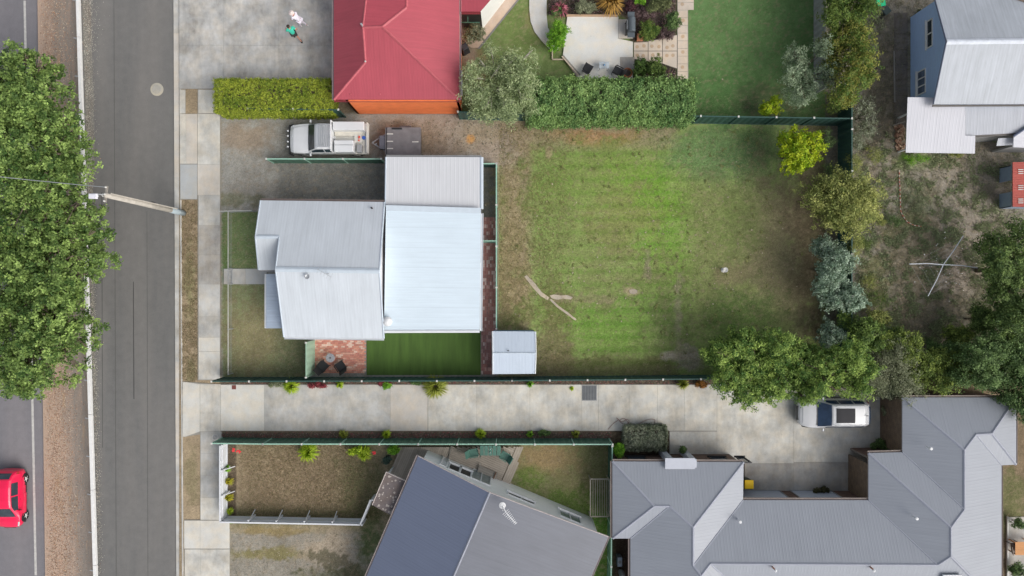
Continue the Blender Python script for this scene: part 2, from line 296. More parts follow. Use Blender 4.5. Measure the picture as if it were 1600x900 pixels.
LAY = [  # kind, geometry, colour, soft, noise amplitude, strength
 # verge
 ('r', (279, -60, 345, 960), srgb(156, 140, 116), 8, 10, .9), ('e', (297, 440, 9, 60), srgb(118, 122, 82), .5, .5, .6), ('e', (300, 745, 10, 40), srgb(124, 120, 88), .5, .6, .6), ('e', (297, 580, 8, 20), srgb(112, 116, 80), .5, .5, .6),
 # gravel parking yard and front lawns
 ('r', (345, 178, 780, 592), GRAVEL, 3, 4, 1), ('r', (350, 186, 470, 330), srgb(150, 147, 139), 20, 30, .7), ('r', (600, 183, 800, 245), srgb(158, 148, 134), 12, 14, .95),
 ('e', (380, 215, 40, 22), srgb(150, 132, 112), .5, .5, .7), ('e', (420, 300, 60, 22), srgb(146, 140, 130), .5, .6, .6), ('e', (370, 312, 30, 10), srgb(110, 112, 84), .4, .7, .7), ('e', (640, 215, 50, 18), srgb(136, 122, 100), .6, .8, .6),
 ('r', (430, 250, 602, 313), srgb(108, 108, 104), 10, 10, .8), ('r', (347, 331, 420, 420), srgb(106, 122, 80), 2, 3, 1), ('r', (347, 444, 482, 590), srgb(118, 126, 90), 2, 3, 1),  # side strip: darker gravel, plus the shade between house and fence as colour
 ('e', (400, 520, 45, 55), srgb(130, 122, 90), .5, .6, .8), ('r', (430, 500, 482, 590), srgb(96, 102, 74), 12, 14, .6), ('e', (352, 400, 8, 40), srgb(84, 110, 60), .5, .5, .6), ('r', (753, 258, 777, 340), srgb(104, 106, 100), 1, 1, 1),
 # back lawn
 ('r', (779, 180, 1312, 592), GREEN, 1, 1, 1), ('r', (780, 186, 832, 592), srgb(154, 138, 114), 10, 16, .9), ('e', (800, 430, 26, 150), srgb(138, 126, 88), .5, .8, .5), ('r', (720, 180, 1060, 236), srgb(146, 132, 110), 16, 26, .85),
 ('e', (925, 214, 65, 14), srgb(158, 120, 86), .5, .6, .75), ('e', (775, 240, 40, 22), srgb(160, 146, 132), .5, .7, .8), ('e', (735, 218, 8, 8), srgb(196, 146, 84), .3, .3, .8), ('e', (822, 285, 9, 30), srgb(142, 124, 108), .5, .4, .7),
 ('e', (870, 300, 50, 60), srgb(96, 122, 60), .6, .6, .7), ('e', (970, 290, 130, 60), srgb(118, 142, 64), .5, .5, .7), ('e', (1010, 300, 60, 36), LUSH, .5, .6, .7), ('e', (1030, 380, 60, 80), LUSH, .5, .6, .6), ('e', (950, 500, 120, 50), srgb(112, 144, 66), .5, .6, .85),
 ('e', (930, 370, 70, 90), srgb(136, 144, 92), .6, .8, .6), ('e', (880, 350, 60, 110), srgb(128, 144, 84), .6, .7, .5), ('e', (980, 350, 50, 50), srgb(136, 134, 84), .6, .9, .5), ('e', (1040, 520, 40, 60), srgb(112, 118, 80), .5, .8, .6), ('e', (985, 430, 60, 40), srgb(126, 128, 86), .5, .9, .5),
 ('e', (1130, 240, 90, 50), srgb(100, 130, 84), .5, .4, .85), ('e', (1185, 250, 60, 60), srgb(82, 106, 68), .5, .5, .6), ('r', (1075, 280, 1260, 520), srgb(118, 124, 80), 30, 30, .75), ('e', (1220, 400, 70, 120), srgb(120, 112, 88), .5, .6, .85),
 ('e', (1275, 330, 40, 160), srgb(98, 88, 70), .5, .4, .85), ('e', (1160, 500, 60, 50), srgb(84, 114, 56), .5, .5, .7), ('e', (1150, 350, 40, 50), srgb(104, 124, 66), .6, .6, .6), ('e', (1140, 430, 24, 16), srgb(130, 122, 92), .5, .8, .6),  # dark ellipses beside the right-hand trees put tree shade into the colour
 ('r', (838, 556, 1060, 592), srgb(112, 108, 76), 8, 18, .75), ('e', (860, 545, 40, 50), srgb(128, 118, 88), .6, .8, .8), ('e', (1075, 562, 24, 18), srgb(156, 148, 132), .3, .5, .95), ('e', (1042, 556, 10, 6), srgb(170, 162, 148), .4, .5, .8),
 ('e', (868, 470, 20, 40), srgb(112, 118, 70), .5, .7, .5), ('e', (925, 466, 50, 5), srgb(150, 138, 112), .5, .9, .7), ('e', (985, 456, 12, 7), srgb(182, 164, 136), .4, .9, .7), ('e', (1060, 490, 6, 40), srgb(150, 142, 120), .5, 1.0, .6), ('e', (1012, 410, 5, 22), srgb(140, 130, 110), .5, 1.0, .7),
 ('e', (857, 240, 10, 10), srgb(170, 150, 126), .4, .9, .7), ('r', (1240, 188, 1312, 240), srgb(92, 88, 66), 12, 14, .8),
 # neighbour's garden (top)
 ('r', (716, -60, 1292, 184), srgb(106, 124, 76), 2, 2, 1), ('e', (808, 35, 50, 60), srgb(100, 116, 66), .6, .6, .8), ('e', (838, 26, 16, 18), srgb(140, 134, 92), .5, .6, .7), ('e', (740, 105, 26, 30), srgb(142, 124, 96), .5, .6, .8),
 ('r', (720, 24, 745, 100), srgb(150, 132, 116), 4, 5, .9), ('r', (1074, -60, 1290, 184), srgb(98, 128, 80), 2, 2, 1), ('e', (1170, 70, 90, 90), srgb(100, 132, 80), .6, .7, .6), ('e', (1150, 150, 90, 40), srgb(78, 114, 64), .6, .5, .7), ('e', (1200, 160, 40, 30), srgb(96, 100, 76), .5, .6, .5),
 ('r', (853, -60, 1058, 24), srgb(66, 58, 52), 3, 5, 1), ('r', (984, 20, 1058, 66), srgb(66, 58, 54), 2, 4, 1), ('r', (970, 90, 1058, 134), srgb(58, 52, 48), 3, 4, 1), ('e', (1010, 22, 30, 16), srgb(130, 112, 108), .4, .7, .6),
 # far right yard
 ('r', (1290, -60, 1640, 640), srgb(116, 111, 101), 2, 2, 1), ('r', (1345, 230, 1480, 340), srgb(130, 125, 115), 30, 30, .8), ('e', (1450, 250, 60, 12), srgb(124, 116, 88), .5, .7, .6), ('e', (1435, 310, 26, 34), srgb(84, 100, 66), .5, .7, .8), ('e', (1430, 250, 36, 16), srgb(94, 116, 58), .5, .7, .9),
 ('e', (1490, 290, 60, 60), srgb(132, 124, 112), .6, .6, .6), ('e', (1500, 420, 80, 70), srgb(150, 138, 126), .5, .6, .8), ('e', (1420, 400, 50, 70), srgb(112, 102, 80), .6, .8, .7), ('e', (1400, 350, 30, 22), srgb(84, 90, 58), .5, .8, .7), ('e', (1360, 320, 30, 80), srgb(100, 92, 78), .5, .7, .6),
 ('e', (1440, 500, 90, 40), srgb(84, 78, 62), .5, .6, .7), ('e', (1385, 130, 26, 120), srgb(92, 84, 70), .5, .5, .7), ('e', (1370, 440, 22, 60), srgb(92, 96, 60), .5, .9, .7), ('e', (1560, 480, 60, 60), srgb(66, 70, 50), .5, .5, .8),
 # lower plots
 ('r', (345, 676, 957, 687), srgb(92, 82, 74), 1, 1, 1), ('r', (345, 687, 957, 960), srgb(132, 124, 102), 2, 2, 1), ('e', (470, 760, 110, 60), srgb(150, 132, 110), .8, .35, .75), ('e', (430, 720, 60, 30), srgb(146, 130, 106), .8, .4, .6), ('e', (565, 770, 36, 60), srgb(88, 94, 62), .5, .5, .8),
 ('r', (368, 795, 590, 822), srgb(92, 96, 62), 8, 10, .7), ('r', (353, 692, 369, 818), srgb(84, 74, 62), 1, 1, 1), ('r', (358, 830, 600, 960), srgb(138, 134, 124), 6, 8, 1), ('e', (420, 866, 60, 8), srgb(124, 118, 78), .5, .9, .9), ('e', (440, 830, 70, 6), srgb(134, 120, 84), .5, .9, .9),
 ('e', (515, 860, 40, 34), srgb(176, 162, 142), .5, .6, .9), ('e', (580, 850, 26, 34), srgb(84, 96, 62), .4, .5, .95), ('e', (530, 895, 50, 8), srgb(96, 102, 72), .5, .9, .7), ('e', (520, 880, 30, 20), srgb(88, 88, 66), .2, 1.4, .7),
 ('r', (810, 696, 957, 800), srgb(112, 114, 78), 3, 3, 1), ('e', (850, 720, 40, 24), srgb(146, 124, 92), .5, .7, .8), ('e', (830, 750, 30, 20), srgb(100, 122, 58), .5, .7, .8), ('e', (890, 760, 30, 30), srgb(122, 118, 82), .6, .8, .6), ('e', (900, 790, 60, 22), srgb(92, 118, 54), .5, .7, .8), ('r', (918, 800, 957, 960), srgb(78, 112, 48), 4, 4, 1),
 ('r', (957, 664, 1400, 960), srgb(86, 74, 62), 1, 1, 1), ('r', (1360, 590, 1640, 960), srgb(118, 104, 84), 2, 2, 1), ('e', (1580, 790, 20, 60), srgb(98, 104, 66), .5, .8, .8), ('r', (1340, 590, 1412, 740), srgb(98, 92, 84), 4, 6, .9),
 ('r', (345, 592, 1130, 602), srgb(84, 74, 66), 1, 1, 1),
]
def ground_colour(px, py):
    n1 = fbm(px/28, py/28, 11)-.5; n2 = fbm(px/6, py/6, 37)-.5; nn = n1*1.3+n2*.9
    c = np.empty(px.shape+(3,)); c[:] = srgb(110, 100, 84)
    for kind, g, cc, soft, amp, st in LAY:
        if kind == 'r':
            d = np.maximum(np.maximum(g[0]-px, px-g[2]), np.maximum(g[1]-py, py-g[3])) + nn*amp
            m = sstep(soft, -soft, d) if soft > 2 else (d < 0).astype(float) if amp < 1 else sstep(1.5, -1.5, d)
        else:
            d = np.hypot((px-g[0])/g[2], (py-g[1])/g[3]) + nn*amp*2.0
            m = sstep(1+soft, 1-soft, d)
        m = (m*st)[..., None]; c = c*(1-m)+np.array(cc)*m
    # mowing stripes of the back lawn: alternating lie of the cut grass in long rows
    inl = ((px > 850) & (px < 1080) & (py > 225) & (py < 580))
    stripe = .5+.5*np.sin((py+.012*px)/20.5*2*np.pi+n1*.7)
    em = .85*sstep(830, 930, px+60*n1)*sstep(1110, 1040, px+40*n1)*sstep(205, 240, py)*sstep(590, 570, py)*(.5+.9*fbm(px/40, py/40, 71))
    s3 = stripe**2; c = c*np.stack([1-.20*em*s3, 1-.01*em*s3, 1-.30*em*s3], -1)*(1+.12*em*(.4-s3))[..., None]
    c = c*(1+.34*n1+.40*n2)[..., None]
    # bare flecks
    bare = sstep(.02, .28, fbm(px/4, py/3, 91)-.5)*.45
    c = c*(1-bare[..., None])+np.array(srgb(146, 130, 108))*bare[..., None]*(1+.3*n2[..., None])
    g_ = np.where((px > 1074) & (px < 1290) & (py < 186), 1.0, np.where((px > 1312) & (py < 610), 1.5, np.where(py > 610, 1.16, 1.08)))[..., None]
    return np.clip(c*g_, .01, .9)
def soil_sheet(name, x0, y0, x1, y1, mat, step=.09, z=0.0):
    nx = int((x1-x0)*SC/step)+1; ny = int((y1-y0)*SC/step)+1
    gx, gy = np.meshgrid(np.linspace(x0, x1, nx), np.linspace(y0, y1, ny), indexing='xy')
    X = (gx-800)*SC; Y = (450-gy)*SC; Z = np.full_like(X, z)+(fbm(gx/22, gy/22, 5)-.5)*.03-.015
    ed = (gx == x0) | (gx == x1) | (gy == y0) | (gy == y1); Z[ed] = z-.012
    v = np.stack([X, Y, Z], -1).reshape(-1, 3); i = np.arange(nx*ny).reshape(ny, nx)
    q = np.stack([i[1:, :-1], i[1:, 1:], i[:-1, 1:], i[:-1, :-1]], -1).reshape(-1, 4)
    me = np_mesh(name, v, q); c = ground_colour(gx, gy).reshape(-1, 3)
    a = me.color_attributes.new('Col', 'FLOAT_COLOR', 'POINT'); a.data.foreach_set('color', np.concatenate([c, np.ones((len(c), 1))], 1).astype('f').ravel())
    me.materials.append(mat); o = bpy.data.objects.new(name, me); col.objects.link(o); o['kind'] = 'structure'; return o
def np_mesh(name, v, q):
    me = bpy.data.meshes.new(name); me.vertices.add(len(v)); me.vertices.foreach_set('co', v.astype('f').ravel())
    k = q.shape[1]; me.loops.add(q.size); me.loops.foreach_set('vertex_index', q.astype('i').ravel())
    me.polygons.add(len(q)); me.polygons.foreach_set('loop_start', (np.arange(len(q))*k).astype('i'))
    me.update(calc_edges=True); return me
def sheet(name, pts, z, mat, thick=.05, kind='structure', parent=None, bevel=0):
    m = MB().prism([P(x, y)[:2] for x, y in pts], z-thick, z); o = m.build(name, mat, parent, bevel=bevel)
    if kind: o['kind'] = kind
    return o

# ------------------------------------------------------------ ground, roads
soilm = m_soil('soil_and_grass'); lawnm = m_soil('mown_lawn', fleck=(.32, .29, .17), fk=.42, contrast=1.0); lushm = m_soil('lush_lawn', fleck=(.2, .26, .12), fk=.25, contrast=.5); weedm = m_soil('weedy_dirt', fleck=(.42, .38, .33), fk=.5, contrast=.9, dk=1.5); gravm = m_soil('compacted_gravel', fleck=(.36, .34, .31), fk=.45, contrast=.75, dk=1.3)
MB().box((0, 0, -.4), (900, 900, .3)).build('ground', m_paint('far_ground', (.13, .12, .08), .95, .3, .3))['kind'] = 'structure'
asp_main = m_asphalt('asphalt_main', srgb(120, 119, 124), .12); asp = m_asphalt('asphalt_service', srgb(112, 112, 111), .14)
Y0, Y1 = -1500, 2400
sheet('main_road', [(-500, Y0), (40, Y0), (58, 0), (70, 900), (100, Y1), (-500, Y1)], -.10, asp_main, .1)
sheet('edge_line', [(35, 0), (38.5, 0), (56, 900), (52.5, 900)], -.094, m_paint('road_line_paint', srgb(190, 188, 184), .7, .2, 6), .004)
sheet('service_road', [(100, Y0), (270, Y0), (270, 0), (275, 900), (278, Y1), (185, Y1), (145, 900), (120, 0)], -.10, asp, .12)
# median verge of fallen leaves and mulch
vm, vnt, vb = newmat('leaf_litter_mulch'); vv = tc(vnt); sxx = N(vnt, 'ShaderNodeSeparateXYZ'); vnt.links.new(vv, sxx.inputs[0])
vn = noise(vnt, vv, 16, 4, .8); vn2 = noise(vnt, mapping(vnt, vv, (2.2, .25, 1)), 1.0, 4); vn3 = noise(vnt, mapping(vnt, vv, loc=(5, 5, 5)), 26, 3, .8)
xr = math_(vnt, 'ADD', ramp(vnt, math_(vnt, 'ADD', sxx.outputs[0], math_(vnt, 'MULTIPLY', sxx.outputs[1], .045)), -29.9, -28.4, 0, 1), ramp(vnt, vn2, .3, .7, -.4, .4))
vc = mix(vnt, xr, srgb(182, 158, 140), srgb(140, 132, 124)); vc = mix(vnt, ramp(vnt, vn, .5, .7, 0, .6), vc, srgb(118, 98, 82)); vc = mix(vnt, ramp(vnt, vn3, .62, .72, 0, .7), vc, srgb(205, 190, 165))
vc = mix(vnt, ramp(vnt, vn2, .56, .7, 0, .45), vc, srgb(184, 148, 110))
vnt.links.new(vc, vb.inputs['Base Color']); vb.inputs['Roughness'].default_value = .95; bump(vnt, vb, vn, .8, .03)
sheet('verge', [(30, Y0), (100, Y0), (120.5, 0), (146, 900), (185, Y1), (90, Y1), (70, 900), (58, 0)], -.03, vm, .2)
gritm, gnt, gb = newmat('road_edge_grit'); gv = tc(gnt); gn = noise(gnt, gv, 22, 3, .8); gx_ = noise(gnt, mapping(gnt, gv, (2, .4, 1)), 1.2, 3)
gc = mix(gnt, ramp(gnt, gn, .52, .64, 0, .75), srgb(122, 120, 115), srgb(176, 172, 162)); gc = mix(gnt, ramp(gnt, gx_, .5, .65, 0, .7), gc, srgb(122, 112, 104)); gnt.links.new(gc, gb.inputs['Base Color']); gb.inputs['Roughness'].default_value = .95
def wavy(xa, xb, y0, y1, seed, amp=2, n=40):
    rr = random.Random(seed); L = [(xa(y0+(y1-y0)*i/n)+rr.uniform(-.5, .5), y0+(y1-y0)*i/n) for i in range(n+1)]; Rr = [(xb(y0+(y1-y0)*i/n)+rr.uniform(-amp, amp), y0+(y1-y0)*i/n) for i in range(n+1)]
    return L+Rr[::-1]
sheet('grit_strip', wavy(lambda y: 126+y*.028, lambda y: 141+y*.017-max(0, y-240)*.015, -60, 960, 3), -.094, gritm, .004)
sheet('road_seam', [(206.6, 440), (207.6, 440), (208.6, 624), (207.4, 624)], -.095, m_paint('bitumen_seam', (.05, .05, .05), .8), .003)
for q in ([(176, -60), (176.8, -60), (181, 960), (180, 960)], [(228, 330), (228.7, 330), (230.5, 960), (229.6, 960)], [(157, 300), (158.4, 300), (159.5, 700), (158.2, 700)]): sheet('road_seam', q, -.0955, m_paint('worn_seam', srgb(92, 92, 90), .9), .002)
# scattered leaf litter on the median (loose leaves nobody could count)
def litter(name, n, fx, z, size, mat, seed):
    r = np.random.default_rng(seed); px, py = fx(r, n); X = (px-800)*SC; Y = (450-py)*SC; a = r.random(n)*6.28; s = size*(.5+r.random(n))
    c, sn = np.cos(a), np.sin(a); Z = z+r.random(n)*.03
    vs = np.stack([np.stack([X+c*s, Y+sn*s, Z], -1), np.stack([X-sn*s*.6, Y+c*s*.6, Z+.012*r.random(n)], -1), np.stack([X-c*s, Y-sn*s, Z], -1), np.stack([X+sn*s*.6, Y-c*s*.6, Z+.02*r.random(n)], -1)], 1).reshape(-1, 3)
    me = np_mesh(name, vs, np.arange(4*n).reshape(n, 4)); me.materials.append(mat); o = bpy.data.objects.new(name, me); col.objects.link(o); o['kind'] = 'stuff'; return o
litm = m_island('dry_leaves', [srgb(190, 148, 116), srgb(150, 116, 92), srgb(212, 194, 168), srgb(172, 134, 108), srgb(124, 106, 92)])
tag(litter('leaf_litter', 16000, lambda r, n: ((lambda y: (60+y*.013+np.abs(r.normal(0, .5, n))*46+r.random(n)*14, y))(r.random(n)*940-20)), -.03, .028, litm, 4), 'brown fallen leaves strewn along the median verge', 'leaf litter')
tag(litter('road_grit', 9000, lambda r, n: ((lambda y: (128+y*.027+np.abs(r.normal(0, 1, n))*(10-np.clip(y, 0, 300)*.02), y))(r.beta(1, 1.6, n)*960-20)), -.093, .022, m_island('grit_stones', [srgb(214, 210, 196), srgb(176, 170, 156), srgb(150, 144, 132), srgb(196, 190, 176)]), 5), 'pale grit and small stones along the left edge of the service road', 'grit')
conc_l = m_conc('concrete_light', srgb(206, 205, 199), .12); conc_m = m_conc('concrete_mid', srgb(200, 199, 193), .26); conc_d = m_conc('concrete_grey', srgb(186, 186, 183), .26); conc_w = m_conc('concrete_warm', srgb(197, 193, 186), .14, warm=.0)
conc_f = m_conc('concrete_forecourt', srgb(182, 182, 180), .34); conc_white = m_conc('concrete_white', srgb(218, 218, 214), .06); joint = m_paint('joint_sand', srgb(150, 147, 139), .9)
conc_b = m_conc('concrete_bluegrey', srgb(176, 180, 182), .08); conc_dk = m_conc('concrete_stained', srgb(172, 170, 166), .28)
# kerb and gutter
kerb = MB()
kerb.prism([P(270, -60)[:2], P(275, 960)[:2], P(284, 960)[:2], P(279, -60)[:2]], -.2, -.06)
kr = kerb.build('gutter', conc_w); kr['kind'] = 'structure'
kb = MB().prism([P(279, -60)[:2], P(284.5, 960)[:2], P(287, 960)[:2], P(281.4, -60)[:2]], -.2, .01).build('kerb', conc_d, bevel=.02); kb['kind'] = 'structure'
for i, (a, b, mm) in enumerate([(-60, 52, conc_d), (53, 276, conc_w), (277, 566, conc_d), (567, 714, conc_w), (715, 960, conc_d)]):
    n = max(1, int((b-a)/62))
    for k in range(n):
        ya, yb = a+(b-a)*k/n, a+(b-a)*(k+1)/n-.5
        xl = lambda y: 270.2+(y+60)*5/1020; xr_ = lambda y: 278.9+(y+60)*5.2/1020
        sheet('slab', [(xl(ya), ya), (xr_(ya), ya), (xr_(yb), yb), (xl(yb), yb)], -.045, mm, .02, None, kr)

# soil sheets
soil_sheet('verge_soil', 280, -40, 345, 940, soilm)
soil_sheet('gravel_yard', 345, 150, 779, 602, gravm)
soil_sheet('back_lawn', 779, 150, 1312, 602, lawnm, .08)
soil_sheet('forecourt_soil', 345, -40, 716, 150, soilm, .2)
soil_sheet('neighbour_lawn', 716, -40, 1290, 150, lushm)
soil_sheet('weedy_yard', 1312, -40, 1640, 602, weedm, .08); soil_sheet('weedy_strip', 1290, -40, 1312, 150, weedm, .15)
soil_sheet('drive_soil', 345, 602, 1360, 676, soilm, .3); soil_sheet('side_lawn', 345, 676, 957, 940, soilm, .08)
soil_sheet('house_soil', 957, 676, 1360, 940, soilm, .25); soil_sheet('garden_soil', 1360, 602, 1640, 940, soilm)

# slabs: each cast concrete panel is a piece of its pavement
def pave(name, base_pts, slabs, jm=joint, z=.02):
    b = sheet(name, base_pts, z, jm, .06)
    for s in slabs:
        pts, mm = s[0], s[1]; sheet('slab', pts, z+.018+random.uniform(0, .004), mm, .016, None, b)
    return b
def rect(x0, y0, x1, y1, g=.16): return [(x0+g, y0+g), (x1-g, y0+g), (x1-g, y1-g), (x0+g, y1-g)]
sl = []
ys = [178, 257, 305, 352, 398, 444, 495, 527, 549, 593]; cs = [conc_m, conc_w, conc_d, conc_dk, conc_dk, conc_d, conc_d, conc_l, conc_m]
for a, b, c in zip(ys, ys[1:], cs): sl.append((rect(310.5 if a > 300 else 309, a, 344, b), c))
pave('footpath', rect(309, 140, 344.6, 594, 0), sl+[(rect(310, 140, 344, 177), conc_m)])
pave('crossover', rect(281.5, 178, 308.6, 312, 0), [(rect(281.5, 178, 291, 256), conc_m), (rect(291, 178, 308.6, 256), conc_w), (rect(282, 257, 308.6, 311), conc_b)])
pave('path_edge', rect(281, 140, 290, 177.5, 0), [(rect(281, 140, 290, 177.5), conc_m)])
pave('forecourt', rect(280.5, -60, 520, 139, 0), [(rect(280.5, -60, 350, 71), conc_f), (rect(350, -60, 436, 71), conc_f), (rect(436, -60, 520, 71), conc_f), (rect(280.5, 71, 350, 139), conc_f), (rect(350, 71, 436, 139), conc_f), (rect(436, 71, 520, 139), conc_f)])
pave('forecourt_edge', rect(345.2, 139.4, 520, 178, 0), [(rect(345.2, 139.4, 520, 178), conc_f)])
sl = [([(286, 597), (293, 597), (310, 600), (312.5, 600), (312.5, 674), (290, 682), (286, 682)], conc_l), (rect(313, 600, 345, 674), conc_m), (rect(345, 601, 413, 673), conc_l), (rect(413, 601, 610, 673), conc_d), (rect(610, 601, 668.5, 673), conc_w)]
for a, b in ((669, 745), (745, 828), (828, 909), (909, 935), (935, 983), (983, 1027), (1027, 1069), (1069, 1120)):
    sl.append((rect(a, 601, b, 673), conc_m))
for (a, b, c, d, mm) in ((1120, 601, 1240, 724, conc_m), (1046, 674, 1120, 712, conc_m), (1240, 600, 1388, 722, conc_m), (1163, 724, 1240, 786, conc_dk), (1240, 722, 1345, 786, conc_dk)):  # slabs nearest the house darker: stains, and some house shade in the colour
    sl.append((rect(a, b, c, d), mm))
pave('driveway', [(286, 596), (345, 600.5), (1400, 600.5), (1400, 790), (1163, 790), (1163, 724), (1046, 724), (1046, 673.5), (345, 673.5), (286, 683)], sl, z=.014)
sl = []
ys = [674, 708, 743, 777, 812]
for a, b in zip(ys, ys[1:]): sl.append((rect(313.5, a, 346, b), random.choice([conc_m, conc_d])))
sl += [(rect(288, 813, 313, 857), conc_l), (rect(313, 813, 359, 857), conc_l), (rect(289, 858, 314, 960), conc_m), (rect(314, 858, 359, 960), conc_m)]
pave('front_footpath', [(313, 674), (347, 674), (347, 826), (359.5, 826), (359.5, 960), (288, 960), (288, 812), (313, 812)], sl, z=.014)
pave('front_path', rect(350, 420, 417, 444, 0), [(rect(350, 420, 384, 444), conc_d), (rect(384, 420, 417, 444), conc_b)])

# asphalt ironwork
def cover(name, label, c, r, mat, z, n=28):
    t = thing(name, label, 'manhole cover', (*P(*c)[:2], z))
    x, y = P(*c)[:2]
    MB().lathe((x, y, z), [(r, -.02), (r, .012), (r*.99, .016)], n).build('frame', mat, t)
    MB().lathe((x, y, z), [(r*.8, .0), (r*.8, .024), (r*.75, .028)], n).build('lid', mat, t)
    m = MB()
    for k in range(4): m.tube([Vector((x+math.cos(a)*r*(.14+.16*k), y+math.sin(a)*r*(.14+.16*k), z+.031)) for a in [2*math.pi*i/24 for i in range(25)]], .012, 4)
    m.build('cast_ring', greyp if mat != steel else dark, t)
cover('manhole_cover', 'round pale concrete manhole cover on the dark service road', (244, 139), .42, m_conc('manhole_concrete', srgb(180, 176, 164), .1), -.1)
cover('manhole_cover', 'small round cover in the footpath beside the driveway', (336.5, 683), .22, conc_d, .035)
t = thing('drain_grate', 'square dark metal drainage cover set in the long driveway', 'drain cover', P(921, 614, .034))
x, y, z = P(921, 614, .034); MB().box((x, y, z+.004), (.95, 1.0, .03)).build('frame', greyp, t)
for i in range(9): MB().box((x-.4+.1*i, y, z+.025), (.07, .9, .02)).build('slat', m_gd if i else globals().setdefault('m_gd', m_paint('cast_grate', srgb(96, 100, 104), .6)), t)
tag(MB().box((*P(366, 605)[:2], .045), (.26, .26, .02)).build('pit_lid', m_paint('red_lid', srgb(122, 72, 66))), 'tiny square red-brown pit lid in the driveway corner', 'pit lid')

# ------------------------------------------------------------ building helpers
def PP(p): return P(*p) if not isinstance(p, Vector) else p
def slope(pts, mat, parent, thick=.045, name='roof_slope', e=(0, 1), lift=0, **kw):
    ps = [PP(p)+Vector((0, 0, lift)) for p in pts]; n = len(ps)
    u = (ps[e[1]]-ps[e[0]]).normalized()
    nr = Vector((0, 0, 0))
    for i in range(n): nr += ps[i].cross(ps[(i+1) % n])
    nr.normalize(); v = nr.cross(u).normalized()
    uv = [(p.dot(u), p.dot(v)) for p in ps]; m = MB()
    bot = [p-Vector((0, 0, thick)) for p in ps]
    m.add(ps+bot, [tuple(range(n)), tuple(range(n, 2*n))[::-1]]+[(i, i+n, (i+1) % n+n, (i+1) % n) for i in range(n)],
          [uv, uv[::-1]]+[[uv[i], uv[i], uv[(i+1) % n], uv[(i+1) % n]] for i in range(n)])
    o = m.build(name, mat, parent, fix=False, **kw); me = o.data
    if nr.z < 0: me.flip_normals()
    for p in me.polygons: p.use_smooth = True
    nn = [None]*len(me.loops)
    for p in me.polygons:
        for li in p.loop_indices: nn[li] = p.normal.copy()
    me.normals_split_custom_set(nn); return o
def cap(a, b, mat, parent, w_=.2, h=.03, name='ridge_cap', lift=.012):
    a, b = PP(a), PP(b); z = Vector((0, 0, lift)); d = (b-a).normalized(); s = d.cross(Vector((0, 0, 1))).normalized()*w_/2; c = Vector((0, 0, h)); dn = Vector((0, 0, -.035))
    m = MB(); m.add([a+z-s+dn, a+z+c*.7, a+z+s+dn, b+z-s+dn, b+z+c*.7, b+z+s+dn, a+z-s*.25+c, a+z+s*.25+c, b+z-s*.25+c, b+z+s*.25+c],
       [(0, 3, 8, 6), (6, 8, 9, 7), (7, 9, 5, 2), (0, 6, 7, 2), (3, 5, 9, 8), (0, 2, 5, 3)])
    return m.build(name, mat, parent)
def gutter(a, b, mat, parent, out=.06, w_=.11, drop=.05):
    a, b = PP(a), PP(b); d = (b-a).normalized(); s = Vector((d.y, -d.x, 0)).normalized()
    c0 = ORG.get(parent, Vector((0, 0, 0)))
    if s.dot((a+b)/2-c0) < 0: s = -s
    o1 = s*out*.15; o2 = s*(out*.15+w_); z1 = Vector((0, 0, -drop)); z2 = Vector((0, 0, -drop-.09)); m = MB()
    pr = [o1+z1, o1+z2, o2+z2, o2+z1, o2*.86+z1, o2*.86+z2*.8, o1+s*.012+z2*.8, o1+s*.012+z1]
    m.add([a+p for p in pr]+[b+p for p in pr], [tuple(range(8))[::-1], tuple(range(8, 16))]+[(i, (i+1) % 8, 8+(i+1) % 8, 8+i) for i in range(8)])
    return m.build('gutter', mat, parent)
def outn(a, b, c):
    d = (b-a).normalized(); s = Vector((d.y, -d.x, 0)).normalized()
    return s if s.dot((a+b)/2-c) > 0 else -s
def wall(a, b, z0, z1, mat, parent, th=.12, apex=None, name='wall'):
    # a, b: plan points on the outside face; apex: extra top points [(t, z)]
    a = Vector((a[0], a[1], 0)); b = Vector((b[0], b[1], 0)); L = (b-a).length; c0 = ORG.get(parent); s = outn(a, b, Vector((c0.x, c0.y, 0)))
    za, zb = (z1 if isinstance(z1, tuple) else (z1, z1)); prof = [(0, z0), (L, z0), (L, zb)]+[(t*L, z) for t, z in (apex or [])][::-1]+[(0, za)]
    d = (b-a)/L; n = len(prof); o = [a+d*u+Vector((0, 0, z)) for u, z in prof]; i_ = [p-s*th for p in o]; m = MB()
    m.add(o+i_, [tuple(range(n)), tuple(range(n, 2*n))[::-1]]+[(i, i+n, (i+1) % n+n, (i+1) % n) for i in range(n)], [prof, prof[::-1]]+[[prof[i]]*4 for i in range(n)])
    return m.build(name, mat, parent)
